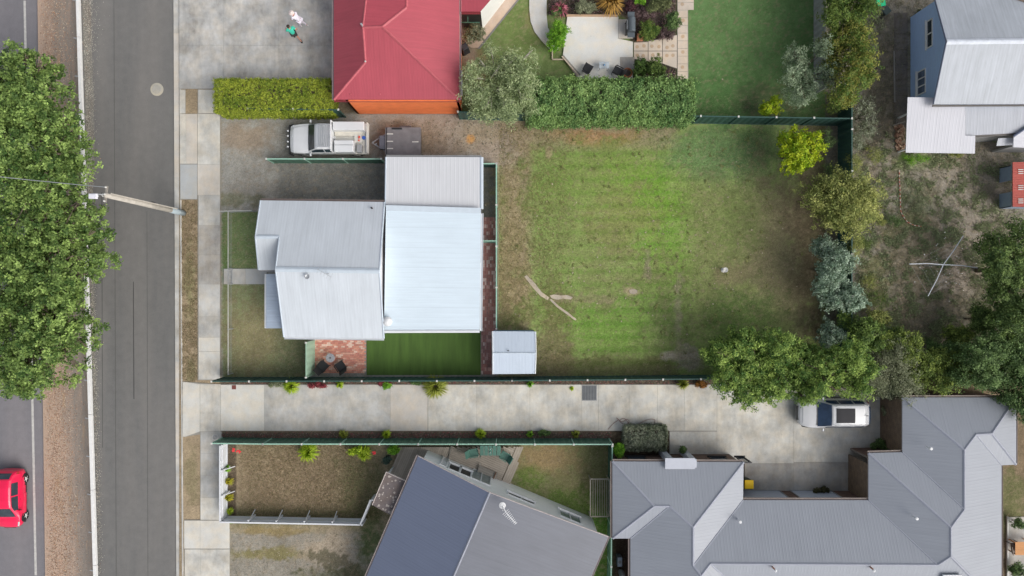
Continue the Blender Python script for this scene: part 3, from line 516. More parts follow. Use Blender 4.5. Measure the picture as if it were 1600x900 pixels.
def window(a, b, t0, t1, z0, z1, parent, fm=None, gm=None, panes=2, name='window', fw=.06, sill=True):
    a = Vector((a[0], a[1], 0)); b = Vector((b[0], b[1], 0)); c0 = ORG.get(parent); s = outn(a, b, Vector((c0.x, c0.y, 0))); d = (b-a).normalized()
    fm = fm or white; gm = gm or glass; m = MB(); p = lambda t, z, o: a+d*t+s*o+Vector((0, 0, z))
    w_ = fw
    for (u0, v0, u1, v1) in ((t0, z0, t1, z0), (t0, z1, t1, z1)): m.bar(p(u0-w_/2, v0, .025), p(u1+w_/2, v1, .025), w_, .07)
    xs = [t0+(t1-t0)*k/panes for k in range(panes+1)]
    for u in xs: m.bar(p(u, z0+w_/2, .024), p(u, z1-w_/2, .024), .066, w_)
    fr = m.build(name, fm, parent)
    for k in range(panes):
        g = MB(); u0, u1 = xs[k]+w_/2, xs[k+1]-w_/2; g.add([p(u0, z0, .012), p(u1, z0, .012), p(u1, z1, .012), p(u0, z1, .012), p(u0, z0, .004), p(u1, z0, .004), p(u1, z1, .004), p(u0, z1, .004)], [(0, 1, 2, 3), (7, 6, 5, 4), (0, 4, 5, 1), (1, 5, 6, 2), (2, 6, 7, 3), (3, 7, 4, 0)])
        g.build('pane', gm, fr)
    if sill: MB().bar(p(t0-.1, z0-.06, .05), p(t1+.1, z0-.06, .05), .12, .05).build('sill', fm, fr)
    return fr
def xy(px, py, h=0): return P(px, py, h)[:2]

# ------------------------------------------------------------ fences of ribbed sheet steel
_pan = {}
def ribbed_panel(L, H, mat):
    key = (round(L, 3), H, mat.name)
    if key in _pan: return _pan[key]
    m = MB(); n = max(2, int(L/.1)); rows = []; pr = [0, 1, 1, 0]
    xs = [(-L/2+L*i/n, (.018 if i % 4 in (1, 2) else -.018)) for i in range(n+1)]
    top = [(x, y-.002, H-.04) for x, y in xs]; bt = [(x, y-.002, .04) for x, y in xs]; m.grid([bt, top]); m.grid([[(x, y+.004, z) for x, y, z in bt], [(x, y+.004, z) for x, y, z in top]], True)
    me = bpy.data.meshes.new('fence_panel'); me.from_pydata(m.v, [], m.f); me.materials.append(mat); _pan[key] = me; return me
_box = {}
def boxmesh(size, mat, name):
    key = (tuple(round(s, 3) for s in size), mat.name)
    if key not in _box:
        m = MB().box((0, 0, 0), size); me = bpy.data.meshes.new(name); me.from_pydata(m.v, [], m.f); me.materials.append(mat); _box[key] = me
    return _box[key]
def put(name, me, parent, loc, rz=0):
    o = bpy.data.objects.new(name, me); col.objects.link(o); o.parent = parent; o.location = loc; o.rotation_euler = (0, 0, rz); return o
def sheet_fence(label, pts, H, mat, capm=None, pitch=2.4, group=None):
    a = P(*pts[0]); t = thing('sheet_steel_fence', label, 'fence', a, group); capm = capm or mat
    for q0, q1 in zip(pts, pts[1:]):
        p0, p1 = P(*q0)-a, P(*q1)-a; L = (p1-p0).length; n = max(1, round(L/pitch)); rz = math.atan2(p1.y-p0.y, p1.x-p0.x); pl = L/n; pm = ribbed_panel(pl-.07, H, mat)
        tr = boxmesh((pl-.065, .07, .05), capm, 'rail'); br = boxmesh((pl-.065, .06, .05), mat, 'rail'); po = boxmesh((.06, .09, H+.03), capm, 'post'); pt = boxmesh((.1, .12, .03), offwhite, 'post_cap')
        for k in range(n+1):
            c = p0.lerp(p1, k/n)
            o = put('post', po, t, (c.x, c.y, (H+.03)/2), rz); put('post_cap', pt, o, (0, 0, (H+.03)/2+.017))
            if k < n:
                c = p0.lerp(p1, (k+.5)/n); put('fence_panel', pm, t, (c.x, c.y, 0), rz); put('rail', tr, t, (c.x, c.y, H-.015), rz); put('rail', br, t, (c.x, c.y, .03), rz)
    return t
sheet_fence('green sheet steel fence above the white truck, ending at the orange wall', [(404, 181), (540, 183)], 1.8, darkgreen)
sheet_fence('long dark green fence along the upper edge of the back lawn', [(719, 186), (800, 188), (1309, 196)], 1.8, darkgreen)
sheet_fence('dark green fence down the right edge of the back yard under the olive tree', [(1309.5, 150), (1309.5, 586)], 1.8, darkgreen)
sheet_fence('longest green steel fence, between the house block and the concrete driveway', [(350, 590), (800, 589), (1309, 584.5)], 1.8, darkgreen)
sheet_fence('low green sheet steel fence beside the white truck and the gravel strip', [(428, 254.5), (602, 254.5)], 1.35, greenfence, greencap)
sheet_fence('thin green fence between the red brick path and the back lawn', [(753, 261), (776.3, 261), (776.3, 512)], 1.2, darkgreen, greencap)
sheet_fence('pale green fence panel at the left end of the brick patio', [(491.5, 532), (491.5, 584)], 1.8, palegreen)
sheet_fence('green fence with ribbed face along the lower side of the long driveway', [(348, 684), (425, 685), (951.5, 685.5)], 1.6, greenfence, greencap)
sheet_fence('green fence running down between the gable house and the hip roofed brick house', [(951, 688), (949, 930)], 1.6, greenfence, greencap)
sheet_fence('grey side fence of the lush upper lawn beside the orange brown hedge', [(1272, -50), (1272, 148)], 1.6, m_paint('grey_sheet_steel', (.3, .31, .3)), None)
# timber and wire fences
t = thing('wire_fence', 'low wire fence with a thin pale top rail across the front lawn', 'fence', P(364, 330))
for q0, q1 in (((364, 332), (364, 420)), ((364, 444), (364, 583)), ((350, 332), (400, 331))):
    a, b = P(*q0), P(*q1); n = max(1, int((b-a).length/2)); m = MB()
    m.bar(a+Vector((0, 0, .75)), b+Vector((0, 0, .75)), .035); m.build('rail', offwhite, t)
    m = MB()
    for z in (.2, .4, .6): m.bar(a+Vector((0, 0, z)), b+Vector((0, 0, z)), .008)
    m.build('wire', steel, t)
    for k in range(n+1):
        c = a.lerp(b, k/n); MB().bar(c, c+Vector((0, 0, .78)), .05).build('post', steel, t)
t = thing('low_gate', 'thin low gate across the concrete front path', 'gate', P(364, 421)); a, b = P(364, 421.5), P(364, 443)
[MB().bar(a+Vector((0, 0, z)), b+Vector((0, 0, z)), .03).build('rail', steel, t) for z in (.15, .75)]
for k in range(7): c = a.lerp(b, k/6); MB().bar(c+Vector((0, 0, .12)), c+Vector((0, 0, .77)), .018).build('bar', steel, t)
t = thing('side_gate', 'pale green gate rail across the red brick path by the white roof', 'gate', P(753, 378)); a, b = P(753, 379), P(775.5, 379)
MB().bar(a+Vector((0, 0, 1.5)), b+Vector((0, 0, 1.5)), .06).build('rail', greencap, t); MB().bar(a+Vector((0, 0, .1)), b+Vector((0, 0, .1)), .05).build('rail', greencap, t)
put('gate_panel', ribbed_panel(.85, 1.5, greenfence), t, ((b-a)/2))

# white boarded fence round the lower front lawn
t = thing('white_fence', 'white solid boarded fence round the brown front lawn by the footpath', 'fence', P(353, 690))
wf = m_paint('white_fence_paint', (.68, .7, .73), .55, .05)
segs = [((356, 690), (356, 806)), ((356, 806), (569, 810)), ((569, 810), (585, 772))]
for j, (q0, q1) in enumerate(segs):
    a, b = P(*q0), P(*q1); L = (b-a).length; d = (b-a)/L; nb = int(L/.16); H = 1.15
    s = Vector((d.y, -d.x, 0)); inn = -s if s.dot(Vector((0, 0, 0))-a+Vector((0, 3, 0))) < 0 else s
    for k in range(nb):
        c = a+d*(L*(k+.5)/nb); o = put('board', boxmesh((L/nb-.006, .022, H), wf, 'board'), t, (c.x-ORG[t].x, c.y-ORG[t].y, H/2+.02), math.atan2(d.y, d.x))
    MB().bar(a+Vector((0, 0, H+.04)), b+Vector((0, 0, H+.04)), .09, .035).build('cap_rail', wf, t)
    for z in (.25, .85): MB().bar(a+inn*.04+Vector((0, 0, z)), b+inn*.04+Vector((0, 0, z)), .04, .08).build('rail', wf, t)
    npst = max(1, round(L/1.75))
    for k in range(npst+(1 if j == 2 else 0)):
        c = a+d*(L*k/npst)+inn*.1; MB().box((c.x, c.y, H/2), (.1, .1, H)).build('post', wf, t)
        if j < 2 and k: MB().bar(c+inn*.35, c+Vector((0, 0, H*.8)), .045).build('brace', wf, t)

# ------------------------------------------------------------ 1  white roofed house in the middle
rw = m_roof('white_corrugated_roof', srgb(198, 205, 212), .16, .45, .09, rib=.12); rw2 = m_roof('bright_white_roof', srgb(208, 222, 232), .3, .4, .05, rib=.12); rwg = m_roof('garage_roof', srgb(202, 204, 208), .23, .45, .05, rib=.22)
wcap = m_paint('white_ridge_cap', (.5, .57, .64), .5, .05); wtrim = m_paint('white_trim', (.66, .69, .72), .5, .05); wallw = m_board('white_weatherboard', (.66, .67, .68))
t = thing('white_roof_house', 'single storey house with white corrugated gable roof in the middle of the outlined block', 'house', P(560, 420)); h0 = t
E, RG = 2.9, 4.6
NW, NE_, RW, RE = (407, 313, E), (600.5, 315.5, E), (430.5, 420.5, RG), (592.5, 423.5, RG); SW, SE = (443.5, 527, E), (599.5, 529, E)
BR = 3.78   # ridge of the front bay
slope([NW, NE_, RE, RW, (436.5, 369.5, BR), (399, 370, BR)], rw, t)
slope([SW, SE, RE, RW], rw, t)
slope([(404, 422, 2.9), (430.5, 422, 2.9), (437, 371, BR-.02), (399, 371, BR-.02)], rw, t)
cap(RW, RE, wcap, t, .3); cap((399, 370, BR), (436, 370, BR), wcap, t, .24)
for a, b in ((NW, (399, 370, BR)), ((399, 370, BR), (404, 422, 2.9)), (RW, SW), (RW, (436.5, 369.5, BR)), (RE, SE), (RE, NE_)): cap(a, b, wcap, t, .12, .03, 'barge_cap')
gutter(NW, NE_, m_paint('brown_gutter', srgb(120, 108, 104)), t); gutter(SW, SE, wtrim, t); gutter((404, 422, 2.9), (430, 422, 2.9), greyp, t)
# porch skillion under the west verge
slope([(416, 513, 2.45), (416, 428, 2.45), (446, 428, 2.7), (446, 513, 2.7)], m_roof('porch_roof', srgb(176, 190, 208), .2), t, name='porch_roof'); gutter((416, 513, 2.45), (416, 428, 2.45), wtrim, t)
wp = lambda px, py, h: Vector(xy(px, py, h))
A = [wp(411, 319, E), wp(597, 319, E), wp(597, 523, E), wp(449, 523, E), wp(449, 418, E), wp(411, 418, E)]
for i in (0, 2, 3, 4): wall(A[i], A[i+1], 0, E-.06, wallw, t)
wall(A[5], A[0], 0, E-.06, wallw, t, apex=[(.5, BR-.12)]); wall(A[1], A[2], 0, E-.06, m_board('white_gable_boards', (.78, .79, .8)), t, apex=[(.5, RG-.1)])
window(A[5], A[0], 1.2, 2.8, 1, 2.2, t); window(A[3], A[4], 1.2, 2.4, 1, 2.1, t); window(A[2], A[3], 1, 2.6, 1, 2.2, t)
MB().box((*xy(418.5, 511, 2.4), 1.2), (.1, .1, 2.35)).build('porch_post', white, t); MB().box((*xy(418.5, 446, 2.4), 1.2), (.1, .1, 2.35)).build('porch_post', white, t)
# rear skillion, nearly flat
RH = 2.95
slope([(751.5, 333, RH-.15), (749.5, 517, RH-.15), (600, 518, RH), (603, 328, RH)], rw2, t, name='rear_roof')
slope([(603, 320.5, RH+.1), (751.5, 325, RH), (751.5, 333.5, RH-.12), (603, 329, RH+.03)], wcap, t, name='flashing', lift=.03)
gutter((751.5, 333, RH-.15), (749.5, 517, RH-.15), wtrim, t, w_=.14); cap((600, 517.5, RH), (749.5, 517, RH-.15), wtrim, t, .22, .05, 'barge_cap')
B = [wp(601, 333, RH), wp(746, 333, RH), wp(746, 513, RH), wp(601, 513, RH)]
for i in (1, 2): wall(B[i], B[i+1], 0, RH-.25, wallw, t)
window(B[2], B[3], .8, 3.6, .1, 2.2, t, greyp, panes=3); window(B[1], B[2], 3, 4.4, 1, 2.1, t)
# roof furniture
x, y, z = P(606, 502, 3.1); m = MB().lathe((x, y, 2.9), [(.14, 0), (.14, .18), (.26, .24), (.3, .34), (.27, .44), (.12, .52), (.02, .54)], 14); m.build('roof_vent', white, t, smooth=True)
x, y, z = P(481, 432, 4.55)
tag(t); sdh = MB().lathe((x, y, 4.62), [(.02, 0), (.08, .02), (.13, .05), (.16, .09), (.15, .1), (.1, .06), (.02, .03)], 16).build('satellite_dish', steel, t, smooth=True)
MB().tube([(x, y, 4.35), (x, y, 4.66)], .02).build('dish_mast', steel, t)
x, y, z = P(513, 428, 4.6); m = MB().tube([(x, y, 4.3), (x, y, 5.2)], .018).bar((x-.45, y+.25, 5.2), (x+.35, y-.2, 5.2), .025)
for k in range(5): q = -.4+.18*k; m.bar((x+q-.1, y-q*.55-.2, 5.22), (x+q+.1, y-q*.55+.2, 5.22), .012)
m.build('antenna', steel, t)
x, y, z = P(581, 325, 3.2); MB().tube([(x, y, 2.9), (x, y, 3.35)], .05).build('vent_pipe', dark, t)

# 2 garage
t = thing('garage', 'garage with pale ribbed metal roof above the white roofed house, beside the trailer', 'garage', P(676, 290))
G = [(603, 245, 2.75), (752, 245.5, 2.6), (752, 326.5, 2.65), (602, 322.5, 2.8)]
slope([G[1], G[0], G[3], G[2]], rwg, t, e=(0, 1)); 
for a, b in ((0, 1), (1, 2)): gutter(G[a], G[b], wtrim if a else greyp, t)
cap(G[1], G[2], wcap, t, .25, .03, 'barge_cap'); cap(G[0], G[3], wcap, t, .12, .02, 'barge_cap')
B = [wp(605, 248, 2.7), wp(749, 248, 2.7), wp(749, 325, 2.7), wp(605, 325, 2.7)]
gw = m_board('garage_wall_sheet', (.55, .57, .58), .2)
for i in range(3): wall(B[i], B[i+1], 0, 2.5, gw, t)
wall(B[3], B[0], 0, 2.5, gw, t); window(B[3], B[0], .3, 2.7, .1, 2.2, t, wtrim, m_board('roller_door', srgb(120, 126, 130), .1), 1, 'garage_door', sill=False)

# 3 garden shed
t = thing('garden_shed', 'small garden shed with pale blue grey gable roof beside the lower fence', 'shed', P(802, 545)); rs = m_roof('shed_roof', srgb(188, 200, 214), .2, .5, .05, rib=.12)
slope([(769.5, 517.5, 1.95), (836.5, 518, 1.95), (837.2, 551.5, 2.2), (770, 551.5, 2.2)], rs, t); slope([(770, 584.5, 1.95), (836, 584, 1.95), (837.2, 551.5, 2.2), (770, 551.5, 2.2)], rs, t)
cap((770, 551.5, 2.2), (837.2, 551.5, 2.2), wcap, t, .14); 
for a, b in (((837.2, 551.5, 2.2), (836.5, 518, 1.95)), ((837.2, 551.5, 2.2), (836, 584, 1.95)), ((770, 551.5, 2.2), (769.5, 517.5, 1.95)), ((770, 551.5, 2.2), (770, 584.5, 1.95))): cap(a, b, wtrim, t, .1, .02, 'barge_cap')
B = [wp(770.5, 519, 1.95), wp(835, 519, 1.95), wp(835, 583, 1.95), wp(770.5, 583, 1.95)]; sw = m_board('shed_wall', srgb(140, 170, 200), .12)
for i in range(4): wall(B[i], B[(i+1) % 4], 0, 1.9, sw, t, th=.04, apex=[(.5, 2.14)] if i % 2 else None)
window(B[3], B[0], .7, 1.9, .1, 1.8, t, wtrim, sw, 1, 'door', sill=False); xx = P(794, 548, 2.25); MB().box(xx, (.12, .05, .04)).build('vent', dark, t)

# 4 red roofed house
rr_ = m_roof('red_metal_roof', srgb(170, 74, 86), .16, .5, .10, rib=.14, dirtc=srgb(152, 68, 78)); redcap = m_paint('red_ridge_cap', srgb(182, 92, 100), .5, .1); redg = m_paint('red_gutter', srgb(140, 58, 64), .5)
t = thing('red_roof_house', 'house with dark pink red metal hip roof and orange wall beside the clipped yellow hedge', 'house', P(620, 30))
E = 3.0
a, b, c, d = (521.5, 155.5, E), (717.5, 155.5, E), (571, 96.5, 3.9), (597.5, 41, 4.55); f = (567, 42.5, 4.35); g = (572, 0, 4.4); n1, n2 = (635, 11, 4.5), (637, -60, 4.5); g2 = (573, -60, 4.4)
slope([a, b, d, f, c], rr_, t); slope([(521.5, -60, E), a, c, f, g, g2], rr_, t); slope([b, (717.5, -60, E), n2, n1, d], rr_, t); slope([f, d, n1, n2, g2, g], rr_, t, e=(0, 5))
for p, q in ((a, c), (c, f), (f, g), (f, d), (b, d), (d, n1), (n1, n2)): cap(p, q, redcap, t, .18)
gutter(a, b, redg, t); gutter((521.5, -60, E), a, m_paint('grey_gutter', srgb(150, 140, 142)), t); gutter(b, (717.5, -60, E), m_paint('grey_gutter_pink', srgb(176, 150, 152)), t)
orange = m_paint('orange_render', srgb(236, 128, 76), .8, .1, 2)
B = [wp(541, 158, E), wp(716, 158, E), wp(716, -60, E), wp(541, -60, E)]
wall(B[0], B[1], 0, E-.05, orange, t); wall(B[3], B[0], 0, E-.05, orange, t); wall(B[1], B[2], 0, E-.05, orange, t)
window(B[1], B[2], 1, 2.4, 1, 2.2, t); window(B[3], B[0], 2, 4, 1, 2.2, t)
MB().box(P(571, 96, 4.0), (.08, .08, .06)).build('flashing_cap', offwhite, t); MB().tube([P(566, 40, 4.4), P(566, 40, 4.4)+Vector((0, 0, .25))], .06).build('vent_pipe', steel, t)
for px in (548, 594): MB().box(P(px, 147, 3.15), (.07, .07, .05)).build('roof_screw_patch', redcap, t)
# 5 its rear wing
t = thing('rear_wing', 'small red roofed wing with slanting white wall at the top edge', 'house wing', P(738, -20))
W = [(719, -60, 2.9), (719, 18, 2.9), (750.5, 18, 2.9), (766, 0, 2.9), (802, -60, 2.9)]
slope([W[1], W[2], W[3], W[4], W[0]], rr_, t, e=(1, 0)); gutter(W[1], W[2], redg, t)
B = [wp(720, 17, 2.9), wp(751, 17, 2.9), wp(815, -66, 2.9)]; wall(B[0], B[1], 0, 2.8, dark, t); wall(B[1], B[2], 0, 2.8, m_board('white_wing_wall', (.78, .78, .75)), t)
t = thing('trellis_stand', 'green metal frame under the small red wing roof', 'frame', P(733, 30))
for q0, q1 in (((721, 25, 2), (748, 25, 2)), ((731, 19, 2), (731, 34, 2)), ((721, 35, 1.4), (750, 35, 1.4))): MB().bar(P(*q0), P(*q1), .05).build('rail', greenfence, t)
for q in ((721, 35), (750, 35), (731, 34)): MB().bar(P(*q), P(*q)+Vector((0, 0, 1.4)), .05).build('post', greenfence, t)

# 6 blue weatherboard house
rg = m_roof('old_galvanised_roof', srgb(172, 178, 186), .16, .5, .14, metal=.0, rib=.15, dirtc=srgb(146, 148, 152)); rl = m_roof('pale_lean_to_roof', srgb(198, 199, 206), .2, .5, .05, rib=.2); rl2 = m_roof('grey_lean_to_roof', srgb(174, 178, 186), .2, .5, .1, rib=.2)
blue = m_board('blue_weatherboard', srgb(172, 200, 240)); t = thing('blue_house', 'pale blue weatherboard house with weathered grey iron gable roof at the upper right', 'house', P(1560, 60))
E, RG = 3.2, 4.45
slope([(1458.5, 163, E), (1660, 162, E), (1660, 63, RG), (1479, 65, RG)], rg, t); slope([(1458.5, -10, E), (1660, -10, E), (1660, 63, RG), (1479, 65, RG)], rg, t)
cap((1479, 65, RG), (1660, 63, RG), m_paint('galv_cap', srgb(206, 212, 222), .5), t, .34, .05); cap((1479, 65, RG), (1458.5, 163, E), m_paint('dark_barge', srgb(96, 104, 124)), t, .1, .02, 'barge_cap'); cap((1479, 65, RG), (1458.5, -10, E), bpy.data.materials['dark_barge'], t, .1, .02, 'barge_cap')
gutter((1458.5, 163, E), (1660, 162, E), m_paint('weathered_gutter', srgb(120, 116, 112)), t)
a, b = wp(1422, 151, 0), wp(1422, 26, 0); a.y = xy(0, 160, E)[1]; b.y = xy(0, -6, E)[1]; a.x = b.x = xy(1422.5, 0, 0)[0]
wall(a, b, 0, E-.05, blue, t, apex=[(.5, RG-.15)]); wall(a, Vector((a.x+12, a.y)), 0, E-.05, blue, t)
L = (b-a).length; yy = lambda py, h: (Vector((a.x, P(0, py, h).y))-a).length
window(a, b, yy(75, 1.9), yy(33, 1.9), 1.8, 2.35, t, white, panes=2); window(a, b, yy(148, 1), yy(112, 1), .8, 1.65, t, white, m_glass('pane_blue', (.12, .16, .24)), panes=3)
cap((1660, 22, 3.8), (1563, -10, 3.25), m_paint('rust_valley', srgb(120, 104, 92)), t, .12, .01, 'valley', lift=.06)
slope([(1508.5, 212, 2.3), (1660, 204, 2.3), (1660, 164, 2.6), (1508.5, 166, 2.6)], rl2, t, name='lean_to_roof')
slope([(1415, 238.5, 2.25), (1523, 240, 2.25), (1523.5, 212, 2.4), (1508, 212, 2.4), (1508, 166, 2.75), (1461, 165.5, 2.75), (1461, 152.5, 2.8), (1418, 152, 2.8)], rl, t, name='porch_roof', lift=.02)
gutter((1508.5, 212, 2.3), (1600, 207, 2.3), bpy.data.materials['weathered_gutter'], t)
B = [wp(1419, 155, 2.5), wp(1419, 235, 2.3), wp(1519, 236, 2.3), wp(1519, 214, 2.3), wp(1640, 204, 2.3)]
wall(B[3], B[4], 0, 2.15, m_board('grey_lean_to_wall', srgb(150, 150, 150)), t)
for q in (wp(1436, 170, 2.3), wp(1436, 226, 2.3), wp(1505, 226, 2.3), wp(1470, 226, 2.3)): MB().box((q.x, q.y, 1.1), (.09, .09, 2.15)).build('porch_post', white, t)
t = thing('small_gable_roof', 'little pale grey gabled outbuilding roof at the right edge below the blue house', 'outbuilding', P(1590, 215))
slope([(1557, 228, 1.9), (1660, 222, 1.9), (1660, 212, 2.1), (1560, 216, 2.1)], rl2, t); slope([(1583.5, 230, 2.3), (1640, 232, 2.3), (1640, 178, 2.6), (1584, 213, 2.5)], rl, t, e=(1, 2))
cap((1584, 213, 2.5), (1640, 176, 2.6), bpy.data.materials['dark_barge'], t, .14); B = [wp(1585, 228, 2), wp(1640, 228, 2)]; wall(B[0], B[1], 0, 1.8, bpy.data.materials['grey_lean_to_wall'], t)

# 7 low red and blue shed
t = thing('red_roof_shed', 'low shed with rusty red iron roof and blue grey walls around a dark opening', 'shed', P(1590, 290)); bg_ = m_board('blue_grey_sheet', srgb(146, 162, 182), .2)
rrs = m_roof('rusty_red_roof', srgb(176, 84, 74), .14, .7, .14, rib=.6)
slope([(1582.5, 253.5, 1.75), (1582.5, 323, 1.75), (1660, 325, 1.9), (1660, 252, 1.9)], rrs, t)
a, b = wp(1559, 262, 0), wp(1558.5, 328, 0); a = Vector((xy(1582, 0, 1.75)[0]-.0, xy(0, 255, 1.75)[1])); b = Vector((a.x, xy(0, 321, 1.75)[1])); a.x = b.x = xy(1560, 0, 0)[0]+.05; L = (b-a).length
slope([(*[0]*0,)] if False else [Vector((a.x-.02, a.y, 1.1)), Vector((a.x-.02, a.y+(b.y-a.y)*.36, 1.1)), P(1583.5, 253.5+69.5*.36, 1.72), P(1583.5, 254, 1.72)], bg_, t, name='front_sheet')
slope([Vector((a.x-.02, a.y+(b.y-a.y)*.64, 1.1)), Vector((a.x-.02, b.y, 1.1)), P(1583.5, 322.5, 1.72), P(1583.5, 253.5+69.5*.64, 1.72)], bg_, t, name='front_sheet')
wall(a, a.lerp(b, .36), 0, 1.05, bg_, t, .05); wall(a.lerp(b, .64), b, 0, 1.05, bg_, t, .05); wall(a, a+Vector((4, 0)), 0, (1.1, 1.7), bg_, t, .05); wall(b, b+Vector((4, 0)), 0, (1.1, 1.7), bg_, t, .05)
for k in range(3):
    for yy_ in (265, 290, 311): MB().bar(P(1591, yy_+k*3, 1.79), P(1599, yy_+k*3, 1.8), .05, .02).build('roof_strip', offwhite, t)

# 8 hip roofed brick house, lower right
rh = m_roof('grey_metal_roof', srgb(150, 155, 164), .19, .42, .05, rib=.22); hcap = m_paint('grey_ridge_cap', srgb(158, 162, 174), .45, .04); br_ = m_brick('brown_brick', srgb(120, 88, 76), srgb(96, 76, 68), srgb(120, 112, 104)); bt = m_brick('tan_brick', srgb(124, 102, 82), srgb(106, 88, 72), srgb(124, 116, 104))
hg = m_paint('beige_gutter', srgb(150, 138, 132), .5)
t = thing('hip_roof_house', 'sprawling brick house with grey metal hip roofs around the driveway court', 'house', P(1300, 880))
E = 2.6
V = dict(a=(957, 721, E), b=(1162, 722, E), c=(1161, 781.5, E), d=(1357, 781.5, E), e=(1357, 708, E), f=(1410, 706.5, E), g=(1410, 621, E), h=(1588, 621, E), i=(1588, 726, E), j=(1565, 727, E), k=(1565, 956, E),
     l=(1170, 956, E), m=(985, 841.5, E), n=(957, 841.5, E), p=(1022, 791, 3.59), q=(1046, 791, 3.57), r=(1083, 824, 4.04), s=(1083, 884, 4.009), u=(1095.5, 900, 4.222), v=(1110, 881, 3.97), w=(1465, 883, 3.996), x=(1486, 869.5, 4.25), y=(1486, 824, 4.25),
     z=(1507, 796, 3.83), A=(1507, 703, 3.83), B=(1525, 679, 3.5), C=(1550, 677.5, 3.5), D=(1516, 900, 3.7), G=(985, 1010, E), H=(1098, 1010, 4.2), J=(1131, 900, 3.7), K=(1180, 956, E))
def S_(keys, e=(0, 1)): return slope([V[k] for k in keys], rh, t, e=e)
S_('abrqp'); S_('bcsr'); S_('napq'[:3]); S_('nmqp'); S_('Gmqrsu'+'H'); S_('cdwvus'); S_('deyxw', e=(0, 1)); S_('efzy'); S_('fgAz'); S_('ghCBA'); S_('hiC'); S_('ijBC'); S_('jkDxyzAB'); S_('vwxDkK'+'J', e=(4, 5)); S_('uvJ'); slope([V['u'], V['J'], V['K'], (1150, 1010, E), V['H']], rh, t, e=(1, 2))
for a, b in ('ap', 'pq', 'mq', 'br', 'rs', 'qr', 'cs', 'su', 'uv', 'vw', 'dw', 'wx', 'xy', 'yz', 'zA', 'AB', 'BC', 'gA', 'ey', 'fz', 'Ci', 'jB', 'xD', 'Dk', 'vJ', 'np', 'hC'): cap(V[a], V[b], hcap, t, .17 if a+b not in ('cs', 'mq', 'dw', 'fz', 'jB') else .12)
for a, b in ('ab', 'bc', 'cd', 'de', 'ef', 'fg', 'gh', 'hi', 'ij', 'jk', 'mn', 'na', 'Gm'): gutter(V[a], V[b], hg, t)
def off(keys, o=.16):
    pts = [Vector(xy(V[k][0], V[k][1], E)) for k in keys]; c = []
    return pts
ar = {}
def wl(k0, k1, o, mat=br_, i0=.15, i1=.15):
    a = Vector(xy(*V[k0][:2], E)); b = Vector(xy(*V[k1][:2], E)); d = (b-a).normalized(); nrm = Vector((d.y, -d.x))*o; a2, b2 = a+nrm+d*i0, b+nrm-d*i1
    wall(a2, b2, 0, E-.1, mat, t); return a2, b2
# polygon a-b-c... runs clockwise on screen, so the inward normal is (d.y, -d.x)
w1 = wl('a', 'b', .15); w2 = wl('b', 'c', .15); w3 = wl('c', 'd', .2, i1=-.1, i0=-.1); w4 = wl('d', 'e', .15, bt, i0=-.15, i1=.7); w5 = wl('e', 'f', .3, i1=-.15); w6 = wl('f', 'g', .15, bt, i0=-.15); w7 = wl('g', 'h', .15); wl('h', 'i', .15); wl('i', 'j', .15, i1=-.1); wl('j', 'k', .15); wl('m', 'n', .15); wl('n', 'a', .15); wl('G', 'm', .15)
steelb = m_glass('blue_tinted_glass', (.05, .07, .10)); door = m_board('panel_garage_door', srgb(184, 192, 208), .5)
a, b = w1
for (t0, t1) in ((1.0, 2.1), (6.2, 7.2), (7.9, 8.4)): window(a, b, t0, t1, .9, 2.2, t, dark, steelb, 1)
a, b = w3
window(a, b, .55, 3.3, .03, 2.15, t, greyp, door, 1, 'garage_door', .05, False); window(a, b, 4.0, 6.6, .03, 2.15, t, greyp, door, 1, 'garage_door', .05, False)
a, b = w4; window(a, b, .5, 1.2, 1.0, 2.15, t, greyp, steelb, 1)
a, b = w6; window(a, b, .45, 1.25, .9, 2.15, t, greyp, steelb, 1); window(a, b, 2.0, 2.75, .9, 2.15, t, greyp, steelb, 1)
for px, py, hh in ((1452, 700, 3.6), (1155, 814, 3.3), (1430, 809, 3.9)):
    x, y, z = P(px, py, hh); MB().lathe((x, y, hh-.3), [(.05, 0), (.05, .45), (.09, .46), (.09, .5), (.02, .52)], 10).build('vent_pipe', white, t)
for px in (1208, 1361):
    x, y, z = P(px, 887, 4.0); MB().tube([(x, y, 3.6), (x, y, 4.2)], .05).build('flue', m_paint('copper_flue', srgb(170, 120, 96)), t); MB().lathe((x+.05, y-.08, 4.2), [(.07, 0), (.09, .05), (.02, .1)], 10).build('flue_cap', white, t)
sh = slope([(1470, 912, 3.65), (1503, 912, 3.65), (1501, 897.5, 3.85), (1472, 897.5, 3.85)], m_paint('solar_heater_white', (.66, .68, .7)), t, .12, 'skylight', lift=.12); 
# portico
pt = m_paint('portico_white', srgb(186, 190, 200), .6, .05)
slope([(1039.5, 733, 2.95), (1086, 733, 2.95), (1086, 716, 2.95), (1039.5, 716, 2.95)], pt, t, .1, 'portico_roof')
for px in (1031, 1064):
    x, y, z = P(px+.5, 704, 0); MB().box((x+.05, y-.1, 1.45), (.34, .5, 2.82)).build('portico_column', pt, t)

